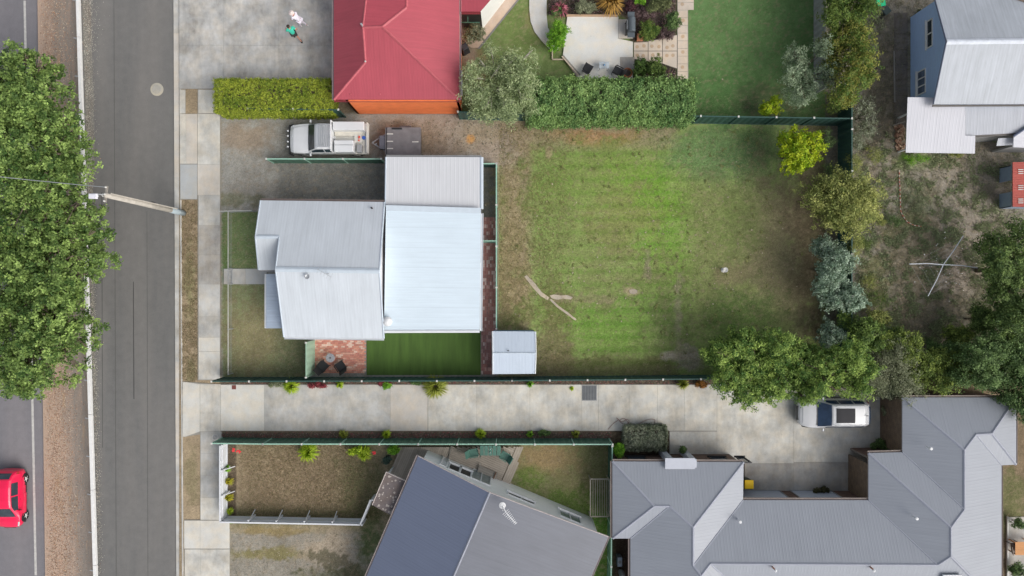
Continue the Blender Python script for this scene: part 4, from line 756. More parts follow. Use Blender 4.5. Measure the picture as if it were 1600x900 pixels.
# 9 gable house, lower middle, turned about 23 degrees
rb = m_roof('slate_roof_shade_side', srgb(106, 115, 136), .18, .38, .04, rib=.2); rb2 = m_roof('slate_roof_sun_side', srgb(105, 109, 119), .18, .45, .09, rib=.2)  # one roof in two tones: the light on each slope is in its colour
t = thing('gable_house', 'white house with a slate blue gable roof set at an angle, bottom centre', 'house', P(770, 860))
EW, EE, RG = 2.85, 3.0, 4.2
a, r_, b = P(653.5, 712.5, EW), P(765, 769.5, RG), P(950.5, 838.5, EE); dn = Vector((-.395, -.919, 0)); a2, r2, b2 = a+dn*14, r_+dn*14, b+dn*14
slope([a, a2, r2, r_], rb, t); slope([b, b2, r2, r_], rb2, t)
cap(r_, r2, m_paint('slate_cap', srgb(150, 154, 166), .45), t, .16); vc_ = m_paint('pale_barge', srgb(196, 186, 182), .6)
cap(a, r_, vc_, t, .07, .02, 'barge_cap'); cap(b, r_, vc_, t, .07, .02, 'barge_cap'); gutter(a, a2, m_paint('pale_gutter', srgb(170, 160, 158)), t); gutter(b, b2, bpy.data.materials['pale_gutter'], t)
side = Vector((.919, -.395, 0)); whw = m_board('white_house_boards', (.86, .87, .86)); q0 = a+side*.35-dn*(-.12); q1 = b-side*.62-dn*(-.12)
q0 = a+side*.35+dn*.12; q1 = b-side*.62+dn*.12; L = (q1-q0).length; q0.z = q1.z = 0
fr_ = (Vector((r_.x, r_.y, 0))-q0).dot(side)/L
wall(q0, q1, 0, EE-.16, whw, t, apex=[(fr_, RG-.22)]); wall(q0, q0+dn*13, 0, EW-.1, whw, t); wall(q1, q1+dn*13, 0, EE-.1, whw, t)
def tt(px, py, h): v_ = P(px, py, h); v_.z = 0; return (v_-q0).dot(side)
glassg = m_glass('pale_reflecting_glass', (.22, .27, .27), .12)
window(q0, q1, tt(701, 730, 1.8), tt(717, 737, 1.8), 1.2, 2.45, t, panes=1, gm=dark); window(q0, q1, tt(718.5, 738, 1.8), tt(734, 746, 1.8), 1.2, 2.45, t, panes=1, gm=dark)
window(q0, q1, tt(736, 744, 1.5), tt(764, 758, 1.5), .3, 2.4, t, panes=2, gm=glassg, name='glass_door'); window(q0, q1, tt(791, 776, 2.2), tt(834, 788, 2.2), 2.1, 2.55, t, panes=2, gm=dark)
window(q0, q1, tt(875, 798, 1.7), tt(907, 812, 1.7), 1.25, 2.45, t, panes=2, gm=glassg); window(q0, q1, tt(688, 724, 1.8), tt(697, 728, 1.8), .2, 2.3, t, panes=1, gm=white, name='door')
# tiled porch at its left
rt = m_conc('lichen_roof', srgb(112, 104, 104), .15, sc=3); m, nt_ = rt, rt.node_tree
t2 = slope([(581.5, 789, 2.3), (614, 807, 2.45), (637, 753, 2.45), (603.5, 737.5, 2.3)], rt, t, name='porch_roof'); cap((581.5, 789, 2.3), (603.5, 737.5, 2.3), vc_, t, .07, .03, 'barge_cap'); cap((603.5, 737.5, 2.3), (637, 753, 2.45), vc_, t, .07, .03, 'barge_cap')
for (px, py) in ((587, 787), (606, 742)): v_ = P(px, py, 2.2); MB().bar((v_.x, v_.y, 0), (v_.x, v_.y, 2.3), .09).build('porch_post', white, t)
m = MB(); rr = random.Random(9)
for k in range(46):
    u_, v_ = rr.random()*.94+.03, rr.random()*.94+.03; pa = P(581.5, 789, 2.3).lerp(P(603.5, 737.5, 2.3), v_); pb = P(614, 807, 2.45).lerp(P(637, 753, 2.45), v_); c = pa.lerp(pb, u_); s_ = rr.uniform(.03, .09)
    m.lathe((c.x, c.y, c.z-.01), [(s_, 0), (s_*.9, .016)], 6)
lm = m.build('lichen', m_paint('lichen', srgb(170, 162, 156), .9), t); lm['kind'] = 'stuff'
v_ = P(786, 790, 4.5); ant = MB().tube([v_-Vector((0, 0, .5)), v_+Vector((0, 0, .9))], .02)
e0, e1 = P(790, 800, 5.0), P(806, 818, 5.0); ant.bar(e0, e1, .035); dd = (e1-e0).normalized(); pp = Vector((-dd.y, dd.x, 0))
for k in range(9): c = e0.lerp(e1, k/8); ant.bar(c-pp*(.22-.015*k), c+pp*(.22-.015*k), .02)
ant.bar(P(786, 790, 5.1), e0, .03); ant.build('antenna', white, t); MB().lathe(P(785, 789, 4.7), [(.02, 0), (.12, .03), (.2, .1), (.19, .11), (.02, .05)], 14).build('satellite_dish', white, t, smooth=True)

# deck of the gable house
dk = thing('timber_deck', 'weathered grey timber deck between the green fence and the angled gable house', 'deck', P(715, 730)); tim2 = m_wood('weathered_deck_boards', srgb(168, 158, 146), .22)
def boards(name, quad, ang, mat, parent, z, pitch=.12, gap=.012):
    # boards clipped to a quad by scanning lines across it
    ps = [Vector(xy(*q)) for q in quad]; u = Vector((math.cos(ang), math.sin(ang))); v = Vector((-u.y, u.x)); vs = [p.dot(v) for p in ps]; m = MB(); s = min(vs)+pitch/2
    while s < max(vs):
        xs = []
        for i in range(len(ps)):
            a_, b_ = ps[i], ps[(i+1) % len(ps)]; da, db = a_.dot(v)-s, b_.dot(v)-s
            if da*db < 0: xs.append(a_.lerp(b_, da/(da-db)).dot(u))
        xs.sort()
        for x0_, x1_ in zip(xs[::2], xs[1::2]):
            p0 = u*x0_+v*s; p1 = u*x1_+v*s; zz = z+random.uniform(-.004, .004); m.bar((p0.x, p0.y, zz-.012), (p1.x, p1.y, zz-.012), pitch-gap, .025)
        s += pitch
    o = m.build(name, mat, parent); o['kind'] = 'stuff'; return o
ba = math.atan2(.919, .395)
boards('deck_boards', [(625, 697), (706, 697), (698, 724), (640, 770), (606, 745), (618, 716)], ba, tim2, dk, .3); boards('deck_boards', [(706.5, 697), (806, 697), (775, 768), (699, 740), (699, 722)], ba-math.pi/2, tim2, dk, .32, .13)
boards('deck_boards', [(806.5, 697), (819, 697), (794, 762), (776, 768)], ba, tim2, dk, .22, .14)
m = MB(); m.bar(P(744, 697, .36), P(785, 715, .36), .1, .03); m.bar(P(706, 697, .36), P(699, 724, .36), .08, .03); m.build('trim_board', timber, dk)
boards('step_boards', [(750, 722), (778, 737), (772, 752), (745, 740)], ba-math.pi/2, timber, dk, .5, .14)
m = MB(); 
for q0_, q1_ in (((747, 740, .56), (770, 751, .56)), ((770, 751, .56), (775, 738, .56))): m.bar(P(*q0_), P(*q1_), .06, .06)
m.build('step_edge', rust, dk)

# slatted pergola frame in its back corner
t = thing('slatted_frame', 'pale timber slatted frame over dark mulch beside the lower right corner of the fence', 'pergola', P(938, 778)); sf = m_paint('weathered_grey_paint', srgb(170, 164, 150), .7, .15)
for q0_, q1_ in (((922.5, 748.5), (952, 748.5)), ((922.5, 748.5), (922.5, 807)), ((922.5, 807), (952, 807)), ((952, 748.5), (952, 807))): MB().bar(P(*q0_, .9), P(*q1_, .9), .07).build('beam', sf, t)
for k in range(7): MB().bar(P(926.5+k*3.6, 750, .93), P(926.5+k*3.6, 806, .93), .035, .03).build('slat', sf, t)
for q in ((922.5, 748.5), (951, 748.5), (922.5, 807), (951, 807)): v_ = P(*q, .9); MB().bar((v_.x, v_.y, 0), (v_.x, v_.y, .87), .06).build('post', sf, t)

# ------------------------------------------------------------ paving and beds of the yards
def brick_field(name, x0, y0, x1, y1, mat, L=.23, W=.11, z=.012, along='x', seed=1, kind='structure'):
    r = random.Random(seed); a, b = Vector(xy(x0, y0)), Vector(xy(x1, y1)); X0, X1 = sorted((a.x, b.x)); Ya, Yb = sorted((a.y, b.y)); base = MB().box(((X0+X1)/2, (Ya+Yb)/2, z-.03), (X1-X0, Yb-Ya, .05)).build(name, joint); base['kind'] = 'structure'
    m = MB(); lx, ly = (L, W) if along == 'x' else (W, L); j = 0; y = Ya+ly/2
    while y < Yb-ly*.3:
        x = X0+lx/2-(lx/2 if (j % 2 and along == 'x') else 0)
        while x < X1:
            xa, xb = max(X0, x-lx/2+.005), min(X1, x+lx/2-.005)
            if xb-xa > .03: m.box(((xa+xb)/2, y, z+r.uniform(-.003, .003)), (xb-xa, ly-.01, .03))
            x += lx
        y += ly; j += 1
    o = m.build('bricks', mat, base); o['kind'] = 'stuff'; return base
bm1 = m_island('patio_bricks', [srgb(206, 144, 126), srgb(196, 132, 116), srgb(212, 168, 150), srgb(202, 138, 120), srgb(220, 192, 176), srgb(190, 126, 112), srgb(208, 152, 130)])
bm2 = m_island('path_bricks', [srgb(172, 124, 114), srgb(158, 112, 106), srgb(184, 148, 140), srgb(150, 114, 108), srgb(206, 186, 178), srgb(168, 120, 110), srgb(162, 114, 106)])
brick_field('brick_patio', 491.5, 527, 572, 583, bm1, seed=4); brick_field('brick_path', 752, 340, 776, 585, bm2, along='y', seed=6)
am, ant_, ab = newmat('artificial_turf'); av = tc(ant_); an1 = noise(ant_, av, 40, 3, .8); an2 = noise(ant_, mapping(ant_, av, (3, .3, 1)), 1, 3)
ant_.links.new(mix(ant_, 1, srgb(72, 100, 42), math_(ant_, 'ADD', ramp(ant_, an1, .3, .7, .8, 1.2), ramp(ant_, an2, .3, .7, -.2, .2)), 'MULTIPLY'), ab.inputs['Base Color']); ab.inputs['Roughness'].default_value = .9; bump(ant_, ab, an1, .8, .02)
sheet('artificial_lawn', rect(573, 512, 751, 586, 0), .02, am, .03)
# pale path fragments in the back lawn
pc = m_conc('broken_path_concrete', srgb(184, 174, 158), .2)
for nm, ps in (('path_fragment', [(819, 432), (823.5, 430), (837, 444), (846, 456), (858, 465), (856, 469), (845, 463), (833, 450)]), ('path_fragment', [(859, 461.5), (866, 460), (876, 461.5), (886, 461), (895, 464.5), (892, 468), (880, 467), (870, 468.5), (862, 466)]), ('path_fragment', [(858.5, 468), (862, 467.5), (873, 478), (886, 487), (901, 499), (899, 501), (884, 490), (869, 479)]), ('path_fragment', [(983, 453), (989, 451.5), (995, 453), (996, 457.5), (990, 460), (984, 458)])):
    sheet(nm, ps, .022, pc, .04)

# upper neighbour's patio, ramp path and stepping slabs
sheet('white_patio', [(886, 27), (966, 27), (966, 61), (988.5, 66), (988.5, 125), (905, 125), (879, 90)], .10, conc_white, .13, bevel=.01)
sheet('patio_landing', [(966.5, 31), (989, 31), (989, 60.5), (966.5, 60.5)], .09, conc_w, .12); sheet('patio_corner', rect(968.5, 90, 991, 113, 0), .118, m_conc('worn_corner', srgb(168, 164, 158), .2), .02)
rp = [(827, -60), (827, 15), (829, 34), (835, 50), (846, 64), (862, 81), (873, 77), (866, 60), (856, 44), (854, 25), (854, -60)]
sheet('curved_path', rp, .08, m_conc('ramp_concrete', srgb(196, 196, 194), .1), .1, bevel=.01)
edg = m_paint('edging_timber', srgb(206, 190, 170), .8)
tag(MB().bar(P(863, 80, .1), P(863, 93, .1), .06, .12).bar(P(863, 93, .1), P(881, 93, .1), .06, .12).build('garden_edging', edg), 'pale edging rail at the foot of the curved path', 'garden edging')
t = thing('retaining_edge', 'dark retaining edge slanting along the lower left of the white patio', 'retaining wall', P(892, 108)); MB().bar(P(879, 88, .06), P(905, 118, .06), .16, .2).build('wall', timber, t); MB().bar(P(878, 88, .2), P(904, 118, .2), .07, .06).build('cap_rail', edg, t)
tag(MB().bar(P(885, 24.5, .1), P(965, 25, .1), .12, .16).build('bed_edging', m_paint('sandstone_edging', srgb(190, 160, 132), .8)), 'sandstone coloured edging between white patio and flower bed', 'garden edging')
pav = m_conc('stepping_stone', srgb(206, 194, 180), .12); spot = m_conc('stepping_stone_spot', srgb(190, 168, 144), .15)
b_ = sheet('stepping_path', [(990, 66), (1012, 64), (1057.5, 55), (1057.5, 108), (1036, 100), (990, 93)], .02, m_paint('dark_joint', srgb(110, 104, 98), .9), .05)
for q in ([(990.5, 67), (1012, 66), (1012, 79.5), (990.5, 79.5)], [(990.5, 80.5), (1012, 80.5), (1012, 96), (990.5, 92)], [(1013, 65), (1034.5, 61), (1034.5, 79.5), (1013, 79.5)], [(1013, 80.5), (1034.5, 80.5), (1034.5, 99), (1013, 96.5)], [(1035.5, 60.5), (1057.5, 55), (1057.5, 79.5), (1035.5, 79.5)], [(1035.5, 80.5), (1057.5, 80.5), (1057.5, 107), (1035.5, 99.5)]): sheet('slab', q, .04, pav, .02, None, b_)
b2_ = sheet('garden_path', [(1035, -60), (1090, -60), (1086, 2), (1075, 17), (1075, 134), (1058, 133)][:0] or [(1058, -60), (1090, -60), (1075, 17), (1075.5, 134), (1058, 133)], .02, joint, .05)
yy0 = -40
for k in range(12):
    y0 = -8+k*12; x1 = 1074.6 if y0 > 12 else 1084; sheet('slab', rect(1058.3, y0, x1, y0+12, .3), .04, pav, .02, None, b2_)
m = MB(); rr = random.Random(3)
spots_ = [(px, py) for px in (996, 1006, 1019, 1029, 1042, 1051) for py in (73, 86)]+[(1066.5, 8+24*k) for k in range(6)]
for px, py in spots_:
    x, y, z = P(px+rr.uniform(-1, 1), py+rr.uniform(-1.5, 1.5), .04); m.lathe((x, y, .035), [(.12, 0), (.12, .012)], 8)
sp_ = m.build('stone_insets', spot, b2_); sp_['kind'] = 'stuff'
pk = m_conc('pink_pavers', srgb(196, 176, 160), .15); sheet('paver_path', [(753, 34), (788, -4), (812, -50), (830, -50), (808, 0), (748, 75), (736, 75), (718, 58), (718, 37)], .03, pk, .04)
sheet('path_kerb', [(808, 0), (811, 0), (749.5, 76.5), (746, 76.5)], .05, m_paint('kerb_dark', (.2, .19, .18)), .05)
# far yard concrete path by the blue house
b = sheet('side_yard_path', rect(1397, 20, 1418, 205, 0), .01, m_conc('dirty_concrete', srgb(112, 106, 100), .2), .04)
for k in range(7): sheet('slab', rect(1399, 30+k*24, 1417, 53+k*24, .5), .028, m_conc('dirty_concrete_b', srgb(118, 112, 106), .3) if k == 0 else bpy.data.materials['dirty_concrete_b'], .016, None, b)
MB().bar(P(1396.5, 80), P(1397.5, 160), .1, .1).build('path_edge', timber)['kind'] = 'structure'
t = thing('brick_pile', 'low heap of reused brown bricks beside the pale lean-to of the blue house', 'brick pile', P(1405, 215)); rr = random.Random(2)
bpm = [m_paint('old_brick', srgb(150, 116, 96), .9, .2), m_paint('old_brick_pale', srgb(176, 150, 128), .9, .2)]
for k in range(70):
    x, y, z = P(rr.uniform(1399, 1412), rr.uniform(196, 236)); put('brick', boxmesh((.23, .11, .076), rr.choice(bpm), 'brick'), t, Vector((x, y, .04+.075*rr.choice([0, 0, 1]))) - ORG[t], rr.uniform(0, 3.1))
MB().bar(P(1395, 196, .3), P(1414, 190, .3), .05, .1).build('lintel', timber, t)
# concrete yard at the lower right edge
sheet('concrete_yard', [(1575, 808), (1640, 806), (1640, 960), (1575, 960)], .03, conc_dk, .05); MB().bar(P(1574, 807, .06), P(1574, 930, .06), .08, .12).build('yard_edging', offwhite)['kind'] = 'structure'

# ------------------------------------------------------------ foliage
def unit(n, r): v = r.normal(size=(n, 3)); return v/np.linalg.norm(v, axis=1, keepdims=True)
def leaves(cents, outs, cv, per, rc, ls, asp, r, up=.5, rnd=.7):
    n = len(cents)*per; c = np.repeat(cents, per, 0)+unit(n, r)*(r.random((n, 1))**.6)*rc*np.array([1, 1, .8]); o = np.repeat(outs, per, 0)
    nr = o*.6+np.array([0, 0, up])+unit(n, r)*rnd; nr /= np.linalg.norm(nr, axis=1, keepdims=True)
    t = np.cross(nr, unit(n, r)); t /= np.linalg.norm(t, axis=1, keepdims=True)+1e-9; b = np.cross(nr, t); s = ls*(.6+.8*r.random((n, 1)))
    v = np.stack([c+t*s*.5, c+b*s*.5*asp+nr*s*.06, c-t*s*.5, c-b*s*.5*asp-nr*s*.04], 1).reshape(-1, 3)
    return v, np.clip(np.repeat(cv, per)+r.normal(0, .12, n), 0, 1)
def leafmesh(name, parts, mat, parent):
    off_ = ORG[parent]; v = np.concatenate([p[0] for p in parts])-np.array(off_); cv = np.concatenate([p[1] for p in parts])
    me = np_mesh(name, v, np.arange(len(v)).reshape(-1, 4)); a = me.attributes.new('cv', 'FLOAT', 'FACE'); a.data.foreach_set('value', cv.astype('f')); me.materials.append(mat)
    o = bpy.data.objects.new(name, me); col.objects.link(o); o.parent = parent; return o
def blob(c, rad, n, per, rc, ls, seed, asp=.55, lo=-.3, inner=.45, **kw):
    r = np.random.default_rng(seed); d = unit(n*3, r); d = d[d[:, 2] > lo][:n]; k = inner+(1-inner)*r.random((len(d), 1))**.45
    lump = 1+.3*np.sin(d[:, :1]*5+seed)*np.cos(d[:, 1:2]*6+seed*2)+.2*r.normal(size=(len(d), 1))*(d[:, 2:3] < .8); c_ = np.array(c)+d*np.array(rad)*k*lump
    cv = np.clip(r.random(len(d))**1.3*.9+.05, 0, 1); return leaves(c_, d, cv, per, rc, ls, asp, r, **kw)
LF = {}
def lf(name, c, c2=None, **kw):
    if name not in LF: LF[name] = m_leaf(name, c, c2, **kw)
    return LF[name]
def tree(name, label, cat, px, py, rx, ry, H, base, mat, lobes=9, n=200, per=22, rc=.3, ls=.13, seed=1, trunk=.14, barkm=None, group=None, thick=.32, poly=None, asp=.55, limbs=True, tb=None, **kw):
    """px, py: middle of the crown in the photo at height H*.75; rx, ry its half sizes in photo pixels."""
    hc = H*.72; k = SC*(1-hc/HC); c = P(px, py, hc); r = random.Random(seed)
    if tb: c = P(tb[0], tb[1], hc); q0_ = P(*tb); c.x, c.y = q0_.x, q0_.y
    t = thing(name, label, cat, (c.x, c.y, 0), group); t_ = []
    RX, RY, RZ = rx*k, ry*k, max(H*thick, .15); pts = []
    if poly: pts = [(P(a, b, hc), s*k) for a, b, s in poly]
    else:
        for i in range(lobes):
            a = 6.283*i*.382+r.random(); q = math.sqrt((i+.3)/lobes)*.66; pts.append((Vector((c.x+RX*q*math.cos(a), c.y+RY*q*math.sin(a), hc)), min(RX, RY)*r.uniform(.42, .58)*(1.15 if i == 0 else 1)))
    tot = sum(s*s for _, s in pts)
    for i, (q, s) in enumerate(pts):
        dz = r.uniform(-.45, .45)*RZ*(1 if len(pts) > 1 else 0); m_ = max(6, int(n*s*s/tot)); t_.append(blob((q.x, q.y, hc+dz-RZ*.25), (s, s, max(RZ*.75, .12)), m_, per, rc, ls, seed*31+i, asp, **kw))
    leafmesh('crown', t_, mat, t)
    if trunk:
        m = MB(); top = base if base else hc*.55; m.tube([(c.x, c.y, -.1), (c.x+.04, c.y, top*.5), (c.x-.03, c.y+.03, top)], [trunk*1.25, trunk, trunk*.75], 9)
        if limbs:
            for i, (q, s) in enumerate(pts):
                e = Vector((q.x, q.y, hc+RZ*.1)); s0 = Vector((c.x-.02, c.y+.02, top*r.uniform(.7, 1))); md = s0.lerp(e, .5)+Vector((0, 0, r.uniform(-.1, .3))); m.tube([s0, md, e], [trunk*.5, trunk*.33, trunk*.12], 6)
                for w_ in range(3):
                    g_ = e+Vector((r.uniform(-1, 1)*s, r.uniform(-1, 1)*s, r.uniform(0, .4)*RZ))*.8; m.tube([md.lerp(e, .5), (g_+e)/2, Vector((g_.x, g_.y, max(g_.z-e.z*.8, .1)+hc*0+e.z*.0+hc*.2))] if False else [md, e.lerp(md, .3)+Vector((r.uniform(-.2, .2), r.uniform(-.2, .2), .1)), e+Vector((r.uniform(-1, 1)*s*.7, r.uniform(-1, 1)*s*.7, r.uniform(0, .3)*RZ))], [trunk*.25, trunk*.16, trunk*.05], 5)
        m.build('trunk', barkm or bark, t, smooth=True)
    return t
def hedge(name, label, x0, y0, x1, y1, H, mat, n=900, per=20, rc=.16, ls=.09, seed=1, round_=.3, lump=.1, cat='hedge', poly=None, up=.5):
    """clipped box hedge, pixels of its top"""
    a, b = P(x0, y0, H), P(x1, y1, H); X0, X1 = sorted((a.x, b.x)); Ya, Yb = sorted((a.y, b.y)); cx, cy = (X0+X1)/2, (Ya+Yb)/2; t = thing(name, label, cat, (cx, cy, 0)); r = np.random.default_rng(seed)
    hx, hy = (X1-X0)/2-rc*.6, (Yb-Ya)/2-rc*.6; at_ = 4*hx*hy; as_ = 4*(hx+hy)*H*.8; nt = int(n*at_/(at_+as_*.6)); ns = n-nt
    u, v = r.uniform(-1, 1, nt), r.uniform(-1, 1, nt); ed = np.minimum((1-np.abs(u))*hx, (1-np.abs(v))*hy); z = H-rc*.5-np.clip(round_-ed, 0, None)**2/max(round_, .01)*.9+(fbm((cx+u*hx)*1.7+9, (cy+v*hy)*1.7+9, seed)-.5)*lump*4
    ct = np.stack([cx+u*hx, cy+v*hy, z-r.random(nt)*.18], 1); ot = np.tile([0, 0, 1.], (nt, 1)); w = r.random(ns)*2*(hx+hy); sx = np.where(r.random(ns) < .5, -1, 1); isx = w < 2*hx
    px_ = np.where(isx, w-hx, sx*hx); py_ = np.where(isx, sx*hy, w-2*hx-hy); cs = np.stack([cx+px_, cy+py_, r.uniform(.05, H-.15, ns)], 1); os_ = np.stack([np.where(isx, 0, sx), np.where(isx, sx, 0), np.zeros(ns)], 1).astype(float)
    cc = np.concatenate([ct, cs]); oo = np.concatenate([ot, os_]); cc[:, :2] += r.normal(0, lump*.6, (len(cc), 2))
    cv = np.clip(.15+fbm(cc[:, 0]*.9+40, cc[:, 1]*.9+40, seed+5)*.9+r.normal(0, .15, len(cc))-.1, 0, 1)
    leafmesh('foliage', [leaves(cc, oo, cv, per, rc, ls, .6, r, up)], mat, t)
    cq = max(.15, round_*.9); core = MB().box((cx, cy, (H-.3-cq*.5)/2), (hx*2-cq, hy*2-cq, H-.4-cq*.5), top=.85).build('branch_core', bark, t); m = MB()
    return t
def tuft(name, label, cat, px, py, rpx, h, mat, n=120, seed=1, wid=.02, group=None, droop=.5):
    """grassy or strap-leaved plant"""
    c = P(px, py, 0); t = thing(name, label, cat, c, group); r = random.Random(seed); R_ = rpx*SC; m = []; cvs = []
    for i in range(n):
        a = r.random()*6.283; q = r.random()**.6; ln = R_*(.35+.65*q); z1 = h*(.6+.5*r.random())*(1.1-.4*q); w_ = wid*(.6+r.random()); d = Vector((math.cos(a), math.sin(a), 0)); s = Vector((-d.y, d.x, 0))*w_; b0 = c+d*R_*.12*r.random()
        p1 = c+d*ln*.55+Vector((0, 0, z1)); p2 = c+d*ln+Vector((0, 0, z1*(1-droop*r.random())-.02)); m += [b0-s, b0+s, p1+s, p1-s, p1-s, p1+s, p2+s*.15, p2-s*.15]; v = r.random(); cvs += [v, v]
    v = np.array([tuple(p) for p in m]); leafmesh('leaves', [(v, np.array(cvs))], mat, t)
    MB().lathe(c, [(R_*.14, 0), (R_*.1, h*.25), (.01, h*.3)], 7).build('crown_base', bark, t); return t

g_plane = lf('plane_leaf', srgb(162, 188, 106), srgb(62, 92, 44)); g_hedge = lf('yellow_hedge_leaf', srgb(184, 192, 72), srgb(98, 126, 44)); g_hedge2 = lf('green_hedge_leaf', srgb(156, 184, 112), srgb(82, 120, 70))
g_wisp = lf('wispy_leaf', srgb(190, 202, 156), srgb(124, 142, 100)); g_silver = lf('silver_leaf', srgb(172, 188, 158), srgb(104, 124, 96)); g_lime = lf('lime_leaf', srgb(198, 208, 50), srgb(118, 152, 22)); g_olive = lf('olive_leaf', srgb(182, 184, 110), srgb(112, 124, 66))
g_blue = lf('blue_green_leaf', srgb(178, 196, 176), srgb(106, 130, 108)); g_big = lf('big_tree_leaf', srgb(166, 190, 98), srgb(62, 98, 44)); g_dark = lf('dark_leaf', srgb(128, 154, 94), srgb(66, 92, 52)); g_grey = lf('greyish_leaf', srgb(168, 172, 142), srgb(104, 112, 84)); g_conifer = lf('conifer_leaf', srgb(156, 152, 76), srgb(78, 112, 46)); g_conifer2 = lf('conifer_leaf_green', srgb(134, 152, 74), srgb(64, 94, 42))
g_white = lf('white_flower_leaf', srgb(176, 184, 160), srgb(86, 92, 66)); g_red = lf('red_leaf', srgb(176, 84, 96), srgb(120, 60, 60)); g_pink = lf('pink_leaf', srgb(206, 120, 140), srgb(120, 70, 70)); g_orange = lf('orange_leaf', srgb(214, 172, 96), srgb(140, 108, 48)); g_bright = lf('bright_leaf', srgb(150, 198, 66), srgb(84, 140, 34)); g_purple = lf('purple_grey_leaf', srgb(146, 124, 124), srgb(84, 66, 66)); g_limegrass = lf('lime_grass', srgb(196, 214, 66), srgb(124, 156, 34)); g_hair = lf('yellow_green_grass', srgb(176, 184, 84), srgb(112, 120, 40)); g_lav = lf('lavender_leaf', srgb(162, 166, 148), srgb(100, 114, 88)); g_rust = lf('rust_leaf', srgb(180, 124, 60), srgb(104, 74, 36))

# street trees on the left
tree('street_tree', 'large leafy street tree at the left edge, below the overhead cable', 'tree', 40, 440, 120, 190, 8.5, 4, g_plane, tb=(88, 440), n=3500, per=26, rc=.26, ls=.15, seed=3, trunk=.28, thick=.24, poly=[(20, 350, 62), (75, 340, 48), (118, 350, 34), (10, 430, 70), (70, 420, 62), (118, 400, 36), (20, 510, 70), (80, 490, 56), (112, 520, 34), (10, 580, 48), (60, 560, 48), (42, 598, 28), (-30, 400, 60), (-30, 520, 60), (80, 300, 36), (124, 366, 26), (95, 440, 40), (148, 338, 12), (158, 328, 5), (146, 396, 10), (140, 428, 10), (152, 362, 7), (128, 470, 12), (138, 540, 9), (126, 572, 8), (90, 600, 12), (56, 612, 9), (136, 310, 9)])
tree('street_tree', 'smaller leafy street tree at the left edge, above the overhead cable', 'tree', 20, 200, 110, 100, 8.5, 4, g_plane, tb=(78, 215), n=2300, per=26, rc=.26, ls=.15, seed=5, trunk=.24, thick=.24, poly=[(8, 110, 28), (38, 98, 18), (15, 160, 46), (62, 150, 38), (80, 190, 38), (20, 230, 60), (78, 230, 40), (112, 196, 11), (124, 188, 6), (100, 222, 12), (50, 88, 9), (30, 84, 8), (72, 96, 9), (92, 140, 11), (60, 275, 50), (10, 290, 50), (-30, 180, 60), (64, 112, 20), (96, 262, 24)])
# hedges and garden trees along the top
hedge('clipped_hedge', 'clipped yellow green box hedge between the concrete forecourt and the dirt yard', 331, 120, 517, 174, 2.0, g_hedge, n=4200, per=18, rc=.11, ls=.065, seed=2, round_=.25, lump=.05)
hedge('garden_hedge', 'long bushy green hedge between the white patio and the back yard', 826, 119, 1088, 184, 2.6, g_hedge2, n=2600, per=22, rc=.22, ls=.12, seed=3, round_=.6, lump=.2)
hedge('clipped_shrub', 'large rounded grey green clipped shrub at the driveway corner', 977, 668, 1045, 707, 1.3, g_lav, n=1100, per=20, rc=.13, ls=.07, seed=6, round_=.55, lump=.04, cat='shrub')
tree('wispy_tree', 'wispy grey green tree beside the red hip roof', 'tree', 775, 118, 66, 72, 5.5, 2, g_wisp, n=1100, per=24, rc=.3, ls=.15, seed=7, trunk=.1, barkm=palebark, asp=.25, poly=[(745, 145, 24), (785, 150, 28), (815, 125, 24), (775, 110, 22), (735, 118, 16), (800, 95, 18), (762, 165, 20), (795, 172, 18), (822, 155, 18), (768, 80, 10), (832, 80, 8), (750, 95, 12)], inner=.2, rnd=1.1)
tree('silver_shrub', 'silver grey leaved tree between the lush lawn and the orange brown hedge', 'tree', 1262, 112, 55, 55, 4, 1.5, g_silver, n=520, per=26, rc=.22, ls=.11, seed=8, trunk=.08, asp=.35, poly=[(1250, 90, 15), (1280, 80, 15), (1262, 115, 19), (1296, 112, 18), (1308, 125, 12), (1250, 145, 18), (1232, 120, 13), (1270, 138, 15), (1288, 66, 8), (1255, 160, 9), (1240, 80, 12)], inner=.2)
tree('conifer_row', 'tall conifer with orange brown tips right of the lush lawn', 'tree', 1330, 40, 32, 60, 5, 1, g_conifer, n=900, per=22, rc=.25, ls=.13, seed=9, trunk=.12, poly=[(1335, 50, 22), (1350, 75, 18), (1315, 60, 20), (1340, 100, 22), (1312, 95, 16), (1345, 125, 18), (1320, 130, 18), (1335, 148, 14), (1310, 150, 12)], asp=.4)
tree('conifer_row', 'dark green conifer at the top edge right of the lush lawn', 'tree', 1325, 5, 34, 40, 5, 1, g_conifer2, n=700, per=22, rc=.25, ls=.13, seed=10, trunk=.12, poly=[(1310, -10, 22), (1340, 0, 20), (1305, 25, 18), (1330, 25, 20), (1350, 20, 14), (1330, -30, 24)], asp=.4)
tree('lime_shrub', 'small bright lime shrub at the foot of the silver leaved tree', 'shrub', 1206, 165, 24, 16, 1.8, .4, g_lime, n=110, per=24, rc=.16, ls=.1, seed=11, trunk=.04, lobes=5)
tree('lime_tree', 'round lime yellow tree in the upper right corner of the back yard', 'tree', 1248, 234, 40, 36, 3.4, 1.4, g_lime, n=620, per=22, rc=.2, ls=.13, seed=12, trunk=.09, lobes=9)
tree('olive_tree', 'olive green tree hanging over the right boundary fence of the back yard', 'tree', 1318, 315, 56, 58, 4.6, 1.8, g_olive, n=1050, per=22, rc=.27, ls=.12, seed=13, trunk=.12, lobes=11, inner=.3)
